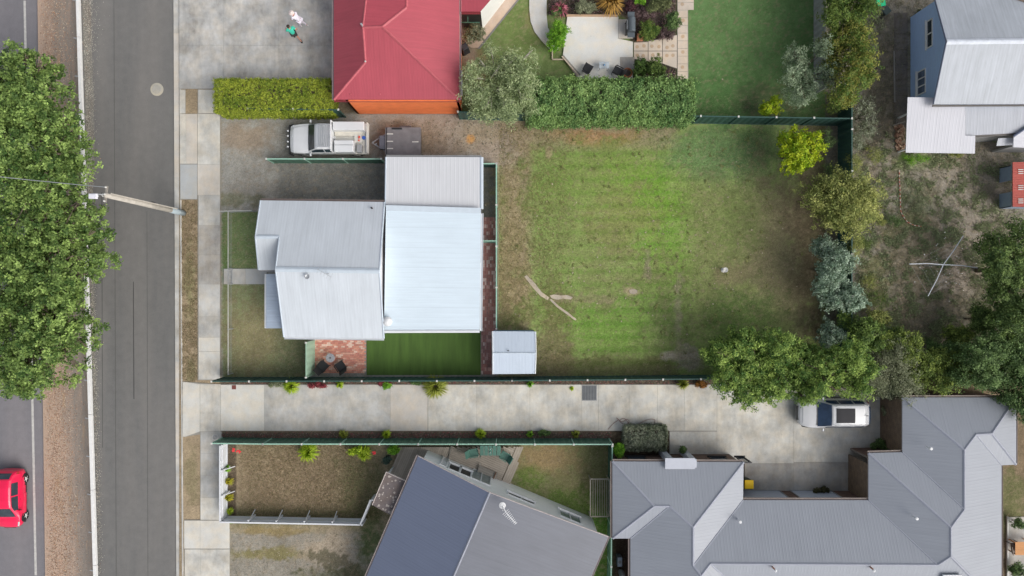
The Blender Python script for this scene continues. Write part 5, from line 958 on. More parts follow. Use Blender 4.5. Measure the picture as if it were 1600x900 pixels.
tree('blue_leaf_tree', 'bluish green rounded tree straddling the right fence, under the olive tree', 'tree', 1305, 420, 34, 55, 3.6, 1, g_blue, n=900, per=22, rc=.2, ls=.12, seed=14, trunk=.09, poly=[(1295, 385, 17), (1310, 400, 17), (1295, 415, 16), (1290, 435, 15), (1312, 435, 17), (1305, 465, 20), (1330, 465, 18), (1340, 475, 10), (1285, 448, 12), (1322, 410, 12)])
tree('blue_leaf_shrub', 'small round bluish green shrub between the blue leaved tree and the big green tree', 'shrub', 1297, 522, 24, 22, 2.2, .6, g_blue, n=220, per=22, rc=.16, ls=.1, seed=15, trunk=.05, lobes=6)
tree('broad_green_tree', 'broad bright green tree covering the lower right corner and reaching over the white car', 'tree', 1240, 580, 130, 62, 5.2, 2, g_big, n=3200, per=26, rc=.24, ls=.14, seed=16, trunk=.2, asp=.4, poly=[(1130, 555, 24), (1140, 590, 24), (1165, 540, 26), (1175, 580, 30), (1170, 615, 22), (1210, 545, 26), (1215, 590, 30), (1205, 608, 20), (1250, 560, 30), (1255, 592, 28), (1290, 572, 30), (1300, 594, 22), (1330, 560, 26), (1335, 588, 26), (1342, 608, 12), (1270, 606, 14), (1308, 610, 9), (1254, 622, 9), (1350, 575, 14)])
tree('round_shrub', 'mid green leafy shrub just outside the lower right fence corner', 'shrub', 1356, 522, 36, 28, 3, .8, lf('mid_leaf', srgb(130, 154, 78), srgb(68, 94, 44)), n=420, per=22, rc=.22, ls=.12, seed=17, trunk=.07, lobes=8)
tree('bare_shrub', 'greyish twiggy shrub above the white car by the brick wall', 'shrub', 1398, 575, 48, 52, 3.2, .8, g_grey, n=1100, per=22, rc=.25, ls=.09, seed=18, trunk=.08, lobes=10, inner=.15, asp=.35)
tree('vine_thicket', 'yellowish green thicket against the upper wall of the hip roofed brick house', 'thicket', 1460, 580, 52, 34, 3.2, .8, lf('vine_leaf', srgb(160, 176, 88), srgb(78, 100, 46)), n=1300, per=22, rc=.22, ls=.1, seed=19, trunk=.06, poly=[(1420, 555, 18), (1445, 570, 18), (1470, 565, 18), (1495, 580, 18), (1440, 595, 16), (1470, 598, 16), (1420, 585, 14), (1410, 530, 16), (1500, 560, 18), (1385, 535, 16), (1430, 535, 14), (1515, 590, 14)])
tree('dark_thicket', 'dark green thicket over the top corner of the grey hip roof', 'tree', 1550, 590, 60, 60, 4.4, 1.4, g_dark, n=2300, per=22, rc=.25, ls=.11, seed=20, trunk=.12, poly=[(1520, 560, 22), (1550, 545, 24), (1585, 560, 24), (1530, 588, 18), (1565, 594, 20), (1600, 600, 24), (1590, 628, 16), (1604, 645, 14), (1570, 622, 9), (1620, 560, 26), (1500, 590, 14)])
tree('edge_tree', 'dark leafy tree at the right edge below the red roofed shed', 'tree', 1590, 420, 55, 60, 5, 1.8, lf('edge_leaf', srgb(136, 158, 90), srgb(68, 92, 50)), n=2000, per=22, rc=.26, ls=.12, seed=21, trunk=.13, poly=[(1565, 385, 22), (1595, 370, 24), (1560, 420, 22), (1590, 420, 28), (1580, 465, 26), (1605, 490, 28), (1550, 400, 12), (1620, 430, 30), (1575, 505, 22), (1600, 530, 24)])
for i, (px, py, rx, ry, H, mt, lb) in enumerate([(1478, 548, 30, 16, 2.4, g_dark, 'dark leafy bush behind the vine thicket'), (1405, 532, 24, 18, 2.2, g_dark, 'dark leafy bush above the greyish twiggy shrub'), (1388, 610, 26, 16, 2.2, g_grey, 'grey green bush between the white car and the twiggy shrub'), (1500, 525, 26, 14, 2.0, LF['vine_leaf'], 'yellowish bush at the lower edge of the weedy yard'), (1375, 498, 18, 14, 1.8, g_olive, 'olive bush just outside the right fence'), (1540, 500, 24, 20, 2.6, LF['edge_leaf'], 'green bush at the foot of the right edge tree')]):
    tree('scrub_bush', lb, 'bush', px, py, rx, ry, H, .5, mt, n=int(rx*ry*1.1), per=20, rc=.2, ls=.1, seed=140+i, trunk=.05, lobes=7, inner=.2)
tree('white_flower_shrub', 'sparse pale grey shrub beside the blue house path', 'shrub', 1355, 178, 24, 38, 2, .4, g_white, n=150, per=18, rc=.2, ls=.08, seed=22, trunk=.04, lobes=8, inner=.1)
tree('twig_shrub', 'low dry twiggy shrub above the pale grey shrub and beside the conifer', 'shrub', 1372, 30, 14, 20, 1.4, .3, g_grey, n=60, per=18, rc=.16, ls=.07, seed=23, trunk=.03, lobes=4)
for i, (px, py, rx, ry, mt, lb) in enumerate([(1365, 240, 22, 16, g_olive, 'low yellow green weeds outside the fence corner'), (1432, 248, 30, 10, g_bright, 'patch of bright green weeds under the pale lean-to roof'), (1350, 380, 16, 12, g_conifer2, 'dark weed clump right of the olive tree'), (1400, 345, 18, 10, g_dark, 'dark low weeds below the striped rope'), (1372, 470, 26, 24, g_conifer2, 'scrubby weeds beside the blue leaved tree'), (1440, 320, 16, 22, g_grey, 'grey green weeds right of the striped rope'), (1360, 440, 14, 14, g_olive, 'small yellow green weeds outside the right fence'), (1445, 535, 40, 12, g_dark, 'dark weeds above the vine thicket'), (1378, 345, 10, 8, g_olive, 'tiny weeds by the lower end of the striped rope'), (1495, 240, 16, 6, g_olive, 'dry weeds under the small gabled outbuilding'), (1330, 125, 14, 16, g_dark, 'dark bush below the conifer with brown tips'), (1300, 168, 14, 12, g_conifer2, 'small bush between silver tree and fence corner'), (1296, 215, 14, 20, g_dark, 'dark bush in the upper right corner of the back yard'), (1298, 265, 12, 14, g_dark, 'dark low bush right of the round lime tree'), (1296, 480, 10, 10, g_dark, 'dark low plant beneath the blue leaved tree'), (1322, 500, 18, 18, g_big, 'leafy bush over the fence below the blue leaved tree'), (1338, 385, 16, 26, g_olive, 'bush filling the fence line between olive and blue leaved trees'), (1336, 255, 14, 22, g_olive, 'yellow green bush outside the fence above the olive tree'), (1345, 215, 14, 20, g_white, 'pale weedy bush outside the upper right fence corner')]):
    tree('low_weeds', lb, 'weeds', px, py, rx, ry, .8 if i not in (10, 11, 12, 15, 16, 17, 18) else (1.5 if i < 15 else 2.3), .1, mt, n=int(90+rx*(3 if i < 15 else 12)), per=12, rc=.13, ls=.055, seed=40+i, trunk=0, lobes=8, inner=.1, asp=.4)
# shrubs in the beds
for i, (px, py, rx, ry, H, mt, nm, lb) in enumerate([
    (870, 55, 17, 30, 1.2, g_bright, 'leafy_shrub', 'bright green leafy shrub between the curved path and the white patio'), (740, 50, 18, 16, 1.3, g_grey, 'spiky_shrub', 'grey green shrub in the corner of the pinkish pavers'),
    (1014, 46, 17, 17, 1.1, g_conifer2, 'fine_shrub', 'fine leaved green shrub beside the terracotta planter'), (1051, 32, 13, 14, 1.2, g_dark, 'round_shrub', 'round dark shrub beside the speckled garden path'), (1028, 6, 20, 14, 1.2, lf('sage', srgb(138, 146, 100), srgb(80, 88, 56)), 'round_shrub', 'sage green shrub at the top edge by the speckled path'),
    (1002, 104, 14, 14, 1.4, lf('mid_leaf2', srgb(104, 132, 66), srgb(52, 78, 34)), 'leafy_shrub', 'dark green shrub right of the worn patio corner'), (1024, 104, 18, 16, 1.4, lf('mid_leaf3', srgb(120, 144, 72), srgb(62, 86, 40)), 'leafy_shrub', 'yellow green shrub between dark shrub and speckled path'), (1004, 20, 26, 12, .6, g_purple, 'bed_plant', 'pinkish grey ground plants in the flower bed beside the barbecue'), (1042, 52, 12, 10, .8, g_purple, 'bed_plant', 'pinkish twiggy plant under the round dark shrub'),
    (1000, 2, 12, 5, 1, g_bright, 'leafy_shrub', 'bright green leaves at the top edge above the pink plants'), (870, 18, 10, 8, .7, g_dark, 'bed_plant', 'dark plant at the left end of the flower bed'), (912, 10, 22, 12, .7, g_grey, 'bed_plant', 'mixed grey green plants in the middle of the flower bed'), (985, 10, 10, 12, .8, lf('wine', srgb(112, 74, 80), srgb(66, 44, 50)), 'bed_plant', 'wine coloured plant beside the orange leaved flax'),
    (966, 702, 10, 14, 1.5, g_bright, 'leafy_shrub', 'bright green bush between the fence corner and the rounded clipped shrub'), (1068, 702, 7, 5, 1.3, g_dark, 'pot_bush', 'dark little bush beside the white portico'),
    (495, 602, 20, 5, .6, g_red, 'red_plants', 'low red leaved plants under the long fence'), (600, 598, 12, 5, .5, g_red, 'red_plants', 'small dark red plant under the long fence, right of the red row'), (604, 602, 8, 5, .6, g_bright, 'leafy_shrub', 'green tufted bush touching the driveway under the long fence'), (1095, 600, 12, 6, .5, g_rust, 'rust_plants', 'orange brown low plant beside the broad green tree'), (430, 600, 16, 5, .4, g_grey, 'bed_plant', 'sparse grey plants at the left end of the fence bed'), (650, 598, 10, 4, .5, g_dark, 'bed_plant', 'dark green plant left of the big grass clump'),
    (558, 705, 20, 8, .9, g_limegrass, 'lime_bush', 'lime leaved bush against the fence inside the brown lawn, the wider one'), (614, 704, 10, 8, .9, g_bright, 'leafy_shrub', 'green shrub at the corner of the timber deck'), (604, 720, 6, 7, .8, lf('teal_leaf', srgb(92, 118, 108), srgb(56, 76, 68)), 'bed_plant', 'teal grey plant below the corner of the timber deck'),
    (1592, 818, 10, 8, .9, g_dark, 'pot_bush', 'green bush in the concrete yard at the right edge, above the orange table'), (1590, 890, 12, 12, .8, g_dark, 'pot_bush', 'green bush in the concrete yard at the right edge, below the orange table'), (1376, 696, 18, 9, .8, g_dark, 'bed_plant', 'dark plants in the recess between the brick walls'), (1385, 640, 6, 14, .8, g_grey, 'bed_plant', 'grey twiggy plant behind the white car'), (1283, 765, 18, 5, .6, lf('brown_leaf', srgb(100, 98, 66), srgb(56, 56, 36)), 'bed_plant', 'low brownish plants in front of the right garage door'),
    (848, 676, 14, 4, .4, g_dark, 'bed_plant', 'dark green ground plant in the strip below the driveway')]):
    tree(nm, lb, 'shrub' if 'plant' not in nm else 'plant', px, py, rx, ry, H, .2, mt, n=int(60+rx*ry*.9), per=20, rc=.12, ls=.07, seed=80+i, trunk=.03 if H > .8 else 0, lobes=6, thick=.42, limbs=False)
for i, (px, py, rp_, h, mt, nn, lb) in enumerate([
    (457, 602.5, 15, .6, g_limegrass, 200, 'lime green grass clump at the left end of the fence bed'), (532, 600, 8, .4, g_limegrass, 90, 'tiny lime grass tuft right of the low red plants'), (681, 603, 22, .7, g_hair, 420, 'big yellow green grass clump spilling onto the pale driveway panel'), (828, 599, 7, .4, g_bright, 80, 'little green tuft beside the shed fence'), (893, 607, 5, .15, g_limegrass, 40, 'tiny faint tuft in a joint of the driveway'), (1065, 599, 11, .6, g_hair, 120, 'yellow strappy plant left of the orange brown plant'),
    (538, 677, 9, .5, g_hair, 130, 'grass tuft in the lower strip, first from the left'), (605, 677, 9, .5, g_limegrass, 130, 'bright grass tuft in the lower strip above the brown lawn corner'), (751, 676, 10, .5, g_limegrass, 140, 'bright grass tuft in the lower strip above the deck'), (828, 677, 7, .4, g_bright, 80, 'small grass tuft in the lower strip right of the deck'), (899, 677, 8, .4, g_hair, 90, 'dark small tuft in the lower strip near the fence corner'),
    (485, 703, 19, .9, g_limegrass, 260, 'bright lime strap leaved clump against the fence, alone in the brown lawn'), (572, 706, 14, .8, g_limegrass, 160, 'lime strap leaved clump beside the red flowers'), (874, 20, 15, .9, g_pink, 90, 'pink red cordyline at the corner of the white patio'), (952, 8, 26, 1.1, g_orange, 170, 'orange and green striped flax in the flower bed'), (358, 730, 7, .6, g_bright, 90, 'green leafy clump at the top of the narrow white fence bed'), (361, 750, 8, .6, lf('gold', srgb(206, 190, 60), srgb(130, 140, 40)), 120, 'yellow flowered clump in the narrow white fence bed'), (361, 775, 8, .6, lf('gold', (0, 0, 0)), 120, 'yellow and green clump lower in the narrow white fence bed'), (362, 797, 7, .5, g_limegrass, 80, 'lime clump near the lower end of the narrow white fence bed'), (364, 812, 6, .4, g_bright, 50, 'small green plant at the lower corner of the white fence'), (1432, 20, 6, .5, g_grey, 30, 'small dry tuft beside the blue house corner')]):
    tuft('grass_tuft' if 'grass' in lb or 'tuft' in lb else 'strappy_plant', lb, 'plant', px, py, rp_, h, mt, n=nn, seed=i+3, wid=.03 if i in (13, 14) else .018)
redf = m_paint('red_petals', srgb(226, 60, 66), .6)
for (px, py, lb) in ((370, 700, 'red flower at the top left corner of the brown lawn, the left one'), (378, 703, 'red flower at the top left corner of the brown lawn, the larger right one'), (587, 704, 'red flower between the lime clump and the deck')):
    t = thing('red_flower', lb, 'flower', P(px, py)); c = P(px, py, 0); MB().tube([c, c+Vector((0, 0, .5))], .01, 5).build('stem', LF['bright_leaf'], t); m = MB(); rr = random.Random(px)
    for k in range(9): a = rr.random()*6.28; q = c+Vector((math.cos(a)*.07*rr.random()*1.6, math.sin(a)*.09, .5+.05*rr.random())); m.lathe(q, [(.01, -.02), (.05, .0), (.055, .02), (.01, .03)], 6)
    f_ = m.build('petals', redf, t)
# mulch chips in the fence strips
chm = m_island('mulch_chips', [srgb(120, 96, 88), srgb(84, 76, 70), srgb(150, 130, 118), srgb(96, 82, 76), srgb(150, 84, 84), srgb(100, 104, 78)])
tag(litter('mulch', 5200, lambda r, n: (r.uniform(347, 955, n), r.uniform(675, 686, n)), .015, .035, chm, 8), 'dark bark mulch in the strip below the driveway', 'mulch'); tag(litter('mulch', 3600, lambda r, n: (r.uniform(350, 1110, n), r.uniform(593, 600, n)), .015, .03, chm, 9), 'dark bark mulch under the long green fence', 'mulch')
tag(litter('mulch', 4200, lambda r, n: (r.uniform(858, 1056, n), r.uniform(-12, 24, n)), .02, .035, m_island('dark_mulch', [srgb(92, 76, 72), srgb(66, 58, 54), srgb(140, 120, 118), srgb(96, 100, 66), srgb(112, 74, 74)]), 10), 'dark mulch of the flower bed above the white patio', 'mulch')
tag(litter('mulch', 1800, lambda r, n: (np.concatenate([r.uniform(990, 1056, n//2), r.uniform(992, 1056, n-n//2)]), np.concatenate([r.uniform(26, 55, n//2), r.uniform(109, 130, n-n//2)])), .02, .035, bpy.data.materials['dark_mulch'], 11), 'dark mulch beside the speckled stepping slabs', 'mulch')
rr = random.Random(77); wm = [lf('weed_a', srgb(104, 136, 60), srgb(72, 104, 42)), lf('weed_b', srgb(150, 152, 96), srgb(110, 116, 70))]
wp_ = []
for k in range(170):
    px, py = rr.uniform(800, 1270), rr.uniform(205, 575); c = P(px, py); n_ = rr.randint(8, 18); wp_.append(c)
r_ = np.random.default_rng(5); cc0 = np.array([tuple(c) for c in wp_]); cc0[:, 2] = .02; 
t = None; v_, cv_ = leaves(np.repeat(cc0, 3, 0)+r_.normal(0, .06, (len(cc0)*3, 3))*np.array([1, 1, .1]), np.tile([0, 0, 1.], (len(cc0)*3, 1)), r_.random(len(cc0)*3), 9, .09, .07, .5, r_, up=1.5)
me = np_mesh('flat_weeds', v_, np.arange(len(v_)).reshape(-1, 4)); a_ = me.attributes.new('cv', 'FLOAT', 'FACE'); a_.data.foreach_set('value', cv_.astype('f')); me.materials.append(wm[1]); o_ = bpy.data.objects.new('flat_weeds', me); col.objects.link(o_); tag(o_, 'flat broad leaved weeds dotted through the back lawn', 'weeds', None, 'stuff')
tag(litter('lawn_scraps', 260, lambda r, n: (r.normal(1010, 120, n), r.normal(420, 90, n)), .02, .05, m_island('scraps', [srgb(178, 166, 146), srgb(150, 138, 120), srgb(160, 150, 120)]), 16), 'pale bare crumbs of earth in the back lawn', 'earth crumbs')
# fine ground cover: short blades and weeds
def blades(name, n, fx, z, h, mat, seed, label, sp=.03):
    r = np.random.default_rng(seed); px, py = fx(r, n); X = (px-800)*SC; Y = (450-py)*SC; a = r.random(n)*6.28; w_ = sp*(.4+r.random(n)); ln = r.normal(0, h*.8, (2, n)); hh = h*(.4+r.random(n))
    v = np.stack([np.stack([X-np.cos(a)*w_/2, Y-np.sin(a)*w_/2, np.full(n, z)], -1), np.stack([X+np.cos(a)*w_/2, Y+np.sin(a)*w_/2, np.full(n, z)], -1), np.stack([X+ln[0]+np.cos(a)*w_*.2, Y+ln[1], z+hh], -1)], 1).reshape(-1, 3)
    me = np_mesh(name, v, np.arange(3*n).reshape(n, 3)); at_ = me.attributes.new('cv', 'FLOAT', 'FACE'); at_.data.foreach_set('value', r.random(n).astype('f')); me.materials.append(mat); o = bpy.data.objects.new(name, me); col.objects.link(o); return tag(o, label, 'grass', None, 'stuff')
def clump(x0, y0, x1, y1, thr, sc_, seed):
    def f(r, n):
        X = r.uniform(x0, x1, n*6); Y = r.uniform(y0, y1, n*6); ef = (X-x0 < r.exponential(14, n*6)*(x1-x0 > 200)) | (x1-X < r.exponential(34, n*6)*(x1-x0 > 100)); k = ~ef & (fbm(X/sc_, Y/sc_, seed)+r.normal(0, .04, n*6) > thr); X, Y = X[k], Y[k]; i = np.resize(np.arange(len(X)), n); return X[i], Y[i]
    return f
blades('weeds', 60000, clump(1325, -10, 1610, 600, .46, 7, 21), 0, .09, lf('weed_blade', srgb(146, 150, 118), srgb(142, 132, 114), trans=.1), 21, 'short scrubby weeds and dry grass over the right hand dirt yard')
blades('scrub', 30000, clump(1325, 200, 1600, 560, .56, 12, 61), 0, .13, lf('scrub_blade', srgb(156, 166, 128), srgb(138, 150, 110), trans=.1), 61, 'taller green scrub in patches of the right hand dirt yard', sp=.045)
blades('lawn_grass', 36000, clump(835, 200, 1240, 585, .3, 5, 22), 0, .045, lf('lawn_blade', srgb(132, 148, 80), srgb(132, 138, 92), trans=.1), 22, 'short grass of the back lawn')
blades('dry_grass', 26000, clump(780, 195, 900, 585, .38, 5, 23), 0, .05, lf('dry_blade', srgb(168, 146, 110), srgb(112, 122, 72), trans=.1), 23, 'dry patchy grass between the brick path and the back lawn')
blades('dry_grass', 40000, clump(370, 690, 600, 812, .3, 3, 24), 0, .05, lf('dry_blade2', srgb(168, 144, 120), srgb(124, 122, 84), trans=.1), 24, 'brown patchy grass inside the white fence')
blades('dry_grass', 12000, clump(284, 312, 311, 597, .4, 8, 25), 0, .04, LF['dry_blade2'], 25, 'brown verge grass between kerb and footpath')

# ------------------------------------------------------------ guard rail and power pole
gp = m_paint('white_rail_paint', srgb(226, 226, 224), .5, .08, 6)
t = thing('guard_rail', 'long white painted guard rail on posts along the median beside the dark service road', 'guard rail', P(134, 450))
gx = lambda y: 121+y*.0302
n_ = 9
for k in range(n_):
    ya, yb = -60+k*118, -60+(k+1)*118-.6; a, b = P(gx(ya), ya, .7), P(gx(yb), yb, .7); m = MB(); m.bar(a, b, .2, .05); m.bar(a-Vector((-.06, 0, .12)), b-Vector((-.06, 0, .12)), .04, .2); m.build('rail', gp, t, bevel=.008)
for k in range(18):
    y = 0+k*59.5; q = P(gx(y)-2.6+1.6, y, 0); q = P(gx(y), y, .7); q.x -= .22; MB().box((q.x, q.y, .3), (.1, .12, .68)).build('post', timber, t); MB().bar((q.x-.14, q.y+.04, .62), (q.x+.18, q.y, .64), .05, .04).build('bracket', steel, t)

t = thing('power_pole', 'tall timber power pole with a street light rising from the brown verge strip', 'power pole', P(287, 333)); c = P(287, 333)
polem = m_paint('weathered_pole', srgb(186, 180, 170), .85, .2, 2)
MB().tube([(c.x, c.y, -.2), (c.x, c.y, 4.5), (c.x, c.y, 8.5)], [.17, .15, .12], 14).build('pole', polem, t, smooth=True)
MB().tube([(c.x, c.y, -.1), (c.x, c.y, 1.7)], .178, 14).build('sleeve', m_paint('pale_blue_grey_sleeve', srgb(164, 178, 184), .6), t, smooth=True)
MB().tube([(c.x+.16, c.y+.14, 1.2), (c.x+.14, c.y+.12, 8.2)], .035, 8).build('conduit', m_paint('conduit_grey', srgb(198, 192, 182), .5), t)
MB().box((c.x+.1, c.y+.17, 3.9), (.1, .12, .3)).build('junction_box', dark, t)
l = P(147, 306.5, 9.0); m = MB().tube([(c.x, c.y+.05, 8.3), (c.x-.25, c.y+.02, 8.75), (l.x+.2, l.y, 9.0)], .03, 8); m.build('lamp_arm', steel, t)
m = MB().box((l.x-.05, l.y, 9.02), (.48, .3, .13), 0, .8); hd = m.build('lamp_head', m_paint('lamp_housing', srgb(218, 218, 226), .45), t, bevel=.03); MB().box((l.x-.08, l.y, 8.94), (.3, .2, .05)).build('lamp_lens', glass, hd)
m = MB().bar((c.x-.08, c.y-.35, 8.35), (c.x+.02, c.y+.5, 8.35), .09, .09); ca = m.build('cross_arm', timber, t)
for q in (-.3, .05, .42): MB().lathe((c.x-.03+q*.1, c.y+q, 8.4), [(.03, 0), (.05, .03), (.05, .1), (.03, .14), (.01, .15)], 8).build('insulator', offwhite, ca)
MB().tube([(c.x-.15, c.y+.02, 8.1), (c.x-.15, c.y+.02, 8.4)], .1, 10).build('photocell', offwhite, t)
wv = MB(); e0, e1 = Vector((c.x-.05, c.y+.42, 8.52)), P(-160, 258, 8.3)
pts = [e0.lerp(e1, k/14)-Vector((0, 0, .5*math.sin(math.pi*k/14))) for k in range(15)]; tag(wv.tube(pts, .022, 5).build('overhead_cable', steel), 'thin overhead cable running from the power pole into the street trees', 'cable')

# ------------------------------------------------------------ vehicles (x forward, y left, wheels on z = 0)
tyre_m = m_paint('tyre', (.02, .02, .02), .9); rim_m = m_paint('alloy_rim', (.66, .66, .64), .45, metal=.1, var=.03); cglass = m_glass('car_glass', (.035, .05, .065), .06); chead = m_paint('headlight_lens', (.6, .62, .64), .15, .05); ctail = m_paint('taillight_lens', (.4, .03, .03), .25, .05)
def car(name, label, cat, loc, rz, st, paint, xs, wheels, wr, glassmat=cglass, tail=True, mirrors=None, doors=(), zfn=None):
    """st rows: x, half width, sill z, belt z, top half width, top z"""
    t = thing(name, label, cat, (0, 0, 0)); ORG[t] = Vector((0, 0, 0)); A_ = np.array(sorted(st)); 
    def sec(x):
        W, zl, zb, Wt, zt = [np.interp(x, A_[:, 0], A_[:, i]) for i in range(1, 6)]
        return [(W*.86, zl), (W*.975, zl+.06), (W, zl+(zb-zl)*.45), (W*.99, zb-.09), (W*.955, zb), (Wt+(W*.955-Wt)*.08, zt-.07), (Wt*.93, zt-.02), (Wt*.55, zt+.01), (0, zt+.02)]
    X = sorted(set(list(A_[:, 0])+list(np.linspace(A_[0, 0], A_[-1, 0], 30)))); m = MB(); g = []
    for x in X:
        s_ = sec(x); row = [(x, y, z) for y, z in s_]+[(x, -y, z) for y, z in s_[-2::-1]]; g.append(row)
    m.grid(g); n = len(g[0]); m.f.append(tuple(range(n))); m.f.append(tuple((len(g)-1)*n+k for k in range(n))[::-1])
    body = m.build('body', paint, t, smooth=True); sm = body.modifiers.new('sub', 'SUBSURF'); sm.levels = 1; sm.render_levels = 1
    def patch(nm, x0, x1, q0, q1, mat, off_=.014, nx=6, nq=8, parent=t, taper=0):
        m = MB(); g = []; 
        for i in range(nx+1):
            x = x0+(x1-x0)*i/nx; tp = taper*(1-i/nx); row = []
            for j in range(nq+1):
                q = q0+(q1-q0)*j/nq; q = q*(1-tp) if q0*q1 < 0 else q
                e = .01; p = surfq(x, q); du = surfq(x+e, q)-p; dq = surfq(x, q+.02)-p; nn_ = du.cross(dq)
                if nn_.length < 1e-9: nn_ = Vector((0, 0, 1))
                nn_.normalize()
                if nn_.dot(Vector((0, p.y, p.z-.4))) < 0: nn_ = -nn_
                row.append(p+nn_*off_)
            g.append(row)
        m.grid(g); return m.build(nm, mat, parent, smooth=True, fix=True)
    def surfq(x, q):   # q: 0 roof centre, 8 sill; sign chooses the side
        s_ = sec(x); f = 8-min(abs(q), 8-1e-6); i = min(int(f), 7); u = f-i
        y = s_[i][0]*(1-u)+s_[i+1][0]*u; z = s_[i][1]*(1-u)+s_[i+1][1]*u
        return Vector((x, y if q >= 0 else -y, z))
    for (nm, mt, x0, x1, q0, q1, tp) in xs: patch(nm, x0, x1, q0, q1, {'g': glassmat, 'h': chead, 't': ctail, 'k': dark, 'p': paint, 's': steel}[mt] if isinstance(mt, str) else mt, taper=tp)
    for wx, wy in wheels:
        for s_ in (1, -1):
            w_ = MB().lathe((wx, s_*(wy-.09), wr), [(wr*.72, -.1), (wr*.96, -.09), (wr, -.05), (wr, .05), (wr*.96, .09), (wr*.72, .1)], 22, 'Y').build('wheel', tyre_m, t, smooth=False)
            m = MB().lathe((wx, s_*(wy+.0), wr), [(wr*.2, .012), (wr*.74, .004), (wr*.76, -.05)] if s_ > 0 else [(wr*.2, -.012), (wr*.74, -.004), (wr*.7, .05)], 18, 'Y')
            for k in range(5): a = 6.283*k/5; m.bar((wx, s_*(wy+.014), wr), (wx+math.cos(a)*wr*.62, s_*(wy+.01), wr+math.sin(a)*wr*.62), .05, .02)
            m.build('rim', rim_m, w_)
            am_ = MB(); 
            for k in range(13):
                a = math.pi*k/12; 
                if k: a0 = math.pi*(k-1)/12; am_.bar((wx+math.cos(a0)*wr*1.14, s_*(wy-.015), wr+math.sin(a0)*wr*1.14), (wx+math.cos(a)*wr*1.14, s_*(wy-.015), wr+math.sin(a)*wr*1.14), .05, .1)
            am_.build('wheel_arch', dark, t)
    if mirrors:
        mx, my, mz = mirrors
        for s_ in (1, -1): mr = MB().box((mx, s_*(my+.09), mz), (.13, .2, .12), 0, .8).build('mirror', paint if paint != glassmat else dark, t, bevel=.02); MB().box((mx-.07, s_*(my+.1), mz), (.01, .16, .09)).build('mirror_glass', glassmat, mr)
    return t, surfq, patch
def place(t, loc, rz): t.location = loc; t.rotation_euler = (0, 0, rz)

# red hatchback driving down the main road, front towards the bottom of the picture
redp = m_paint('red_car_paint', srgb(236, 24, 78), .28, .03, 2, coat=.6, spec=.5)
st = [(-1.86, .60, .32, .80, .56, .84), (-1.80, .76, .26, .86, .6, 1.0), (-1.62, .82, .22, .88, .58, 1.22), (-1.35, .845, .2, .89, .58, 1.42), (-.9, .85, .2, .89, .6, 1.49), (-.1, .85, .2, .88, .61, 1.50), (.35, .85, .2, .87, .6, 1.44), (.7, .85, .2, .87, .66, 1.2), (1.12, .84, .22, .86, .72, .93), (1.4, .8, .24, .82, .68, .87), (1.7, .7, .28, .72, .56, .76), (1.86, .52, .34, .6, .42, .62)]
xs = [('windscreen', 'g', .42, 1.04, -2.0, 2.0, 0), ('rear_window', 'g', -1.72, -1.42, -1.9, 1.9, 0)]
for s_ in (1, -1): xs += [('side_window', 'g', -.28, .62, s_*3.85, s_*3.12, 0), ('side_window', 'g', -1.15, -.36, s_*3.85, s_*3.12, 0), ('headlight', 'h', 1.42, 1.72, s_*4.3, s_*2.9, 0), ('taillight', 't', -1.78, -1.64, s_*4.6, s_*3.6, 0), ('door_trim', 'k', -1.1, 1.0, s_*7.6, s_*7.0, 0), ('door_handle', 'k', -.1, .06, s_*4.9, s_*4.7, 0), ('door', 'p', -.3, .95, s_*6.9, s_*4.15, 0)]
t, sf_, pf_ = car('hatchback', 'small bright red hatchback on the main road, cut off by the left edge', 'car', (0, 0, 0), 0, st, redp, xs, [(1.18, .83), (-1.17, .83)], .3, mirrors=(.68, .84, .95))
MB().box((1.845, 0, .52), (.06, .7, .12)).build('grille', dark, t); MB().bar((-.9, 0, 1.52), (-1.05, 0, 1.75), .015).build('aerial', dark, t)
q = P(24, 775, 0); place(t, (q.x, q.y, -.10), -math.pi/2)

# white SUV on the court, front to the left
suvp = m_paint('white_car_paint', (.62, .63, .65), .3, .03, 2, coat=.6)
st = [(-2.24, .5, .4, .88, .44, .92), (-2.17, .72, .36, .94, .52, 1.12), (-2.0, .84, .32, .98, .58, 1.42), (-1.6, .91, .28, 1.0, .64, 1.6), (-.8, .92, .26, 1.0, .66, 1.67), (0, .92, .26, 1.0, .66, 1.67), (.38, .92, .26, 1.0, .66, 1.61), (.75, .93, .26, 1.0, .76, 1.32), (1.12, .93, .28, .99, .82, 1.05), (1.6, .9, .3, .95, .78, .98), (1.95, .80, .34, .86, .64, .88), (2.12, .66, .38, .76, .52, .8), (2.22, .44, .42, .66, .36, .68)]
roofg = m_paint('sunroof_glass', (.045, .045, .05), .6, .05, spec=.12)
xs = [('windscreen', 'g', .44, 1.1, -2.05, 2.05, 0), ('rear_window', 'g', -2.1, -1.92, -1.95, 1.95, 0), ('sunroof', roofg, -.95, .2, -1.35, 1.35, 0), ('hood_panel', 'p', 1.16, 1.95, -2.0, 2.0, 0)]
for s_ in (1, -1): xs += [('side_window', 'g', -.05, .66, s_*3.85, s_*3.1, 0), ('side_window', 'g', -.95, -.12, s_*3.85, s_*3.1, 0), ('side_window', 'g', -1.7, -1.03, s_*3.8, s_*3.15, 0), ('headlight', 'h', 1.86, 2.1, s_*4.1, s_*3.0, 0), ('taillight', 't', -2.13, -2.0, s_*4.5, s_*3.5, 0), ('sill_trim', 'k', -1.2, 1.2, s_*7.7, s_*7.0, 0), ('door_handle', 'k', 0, .18, s_*4.9, s_*4.7, 0), ('door_handle', 'k', -.9, -.72, s_*4.9, s_*4.7, 0)]
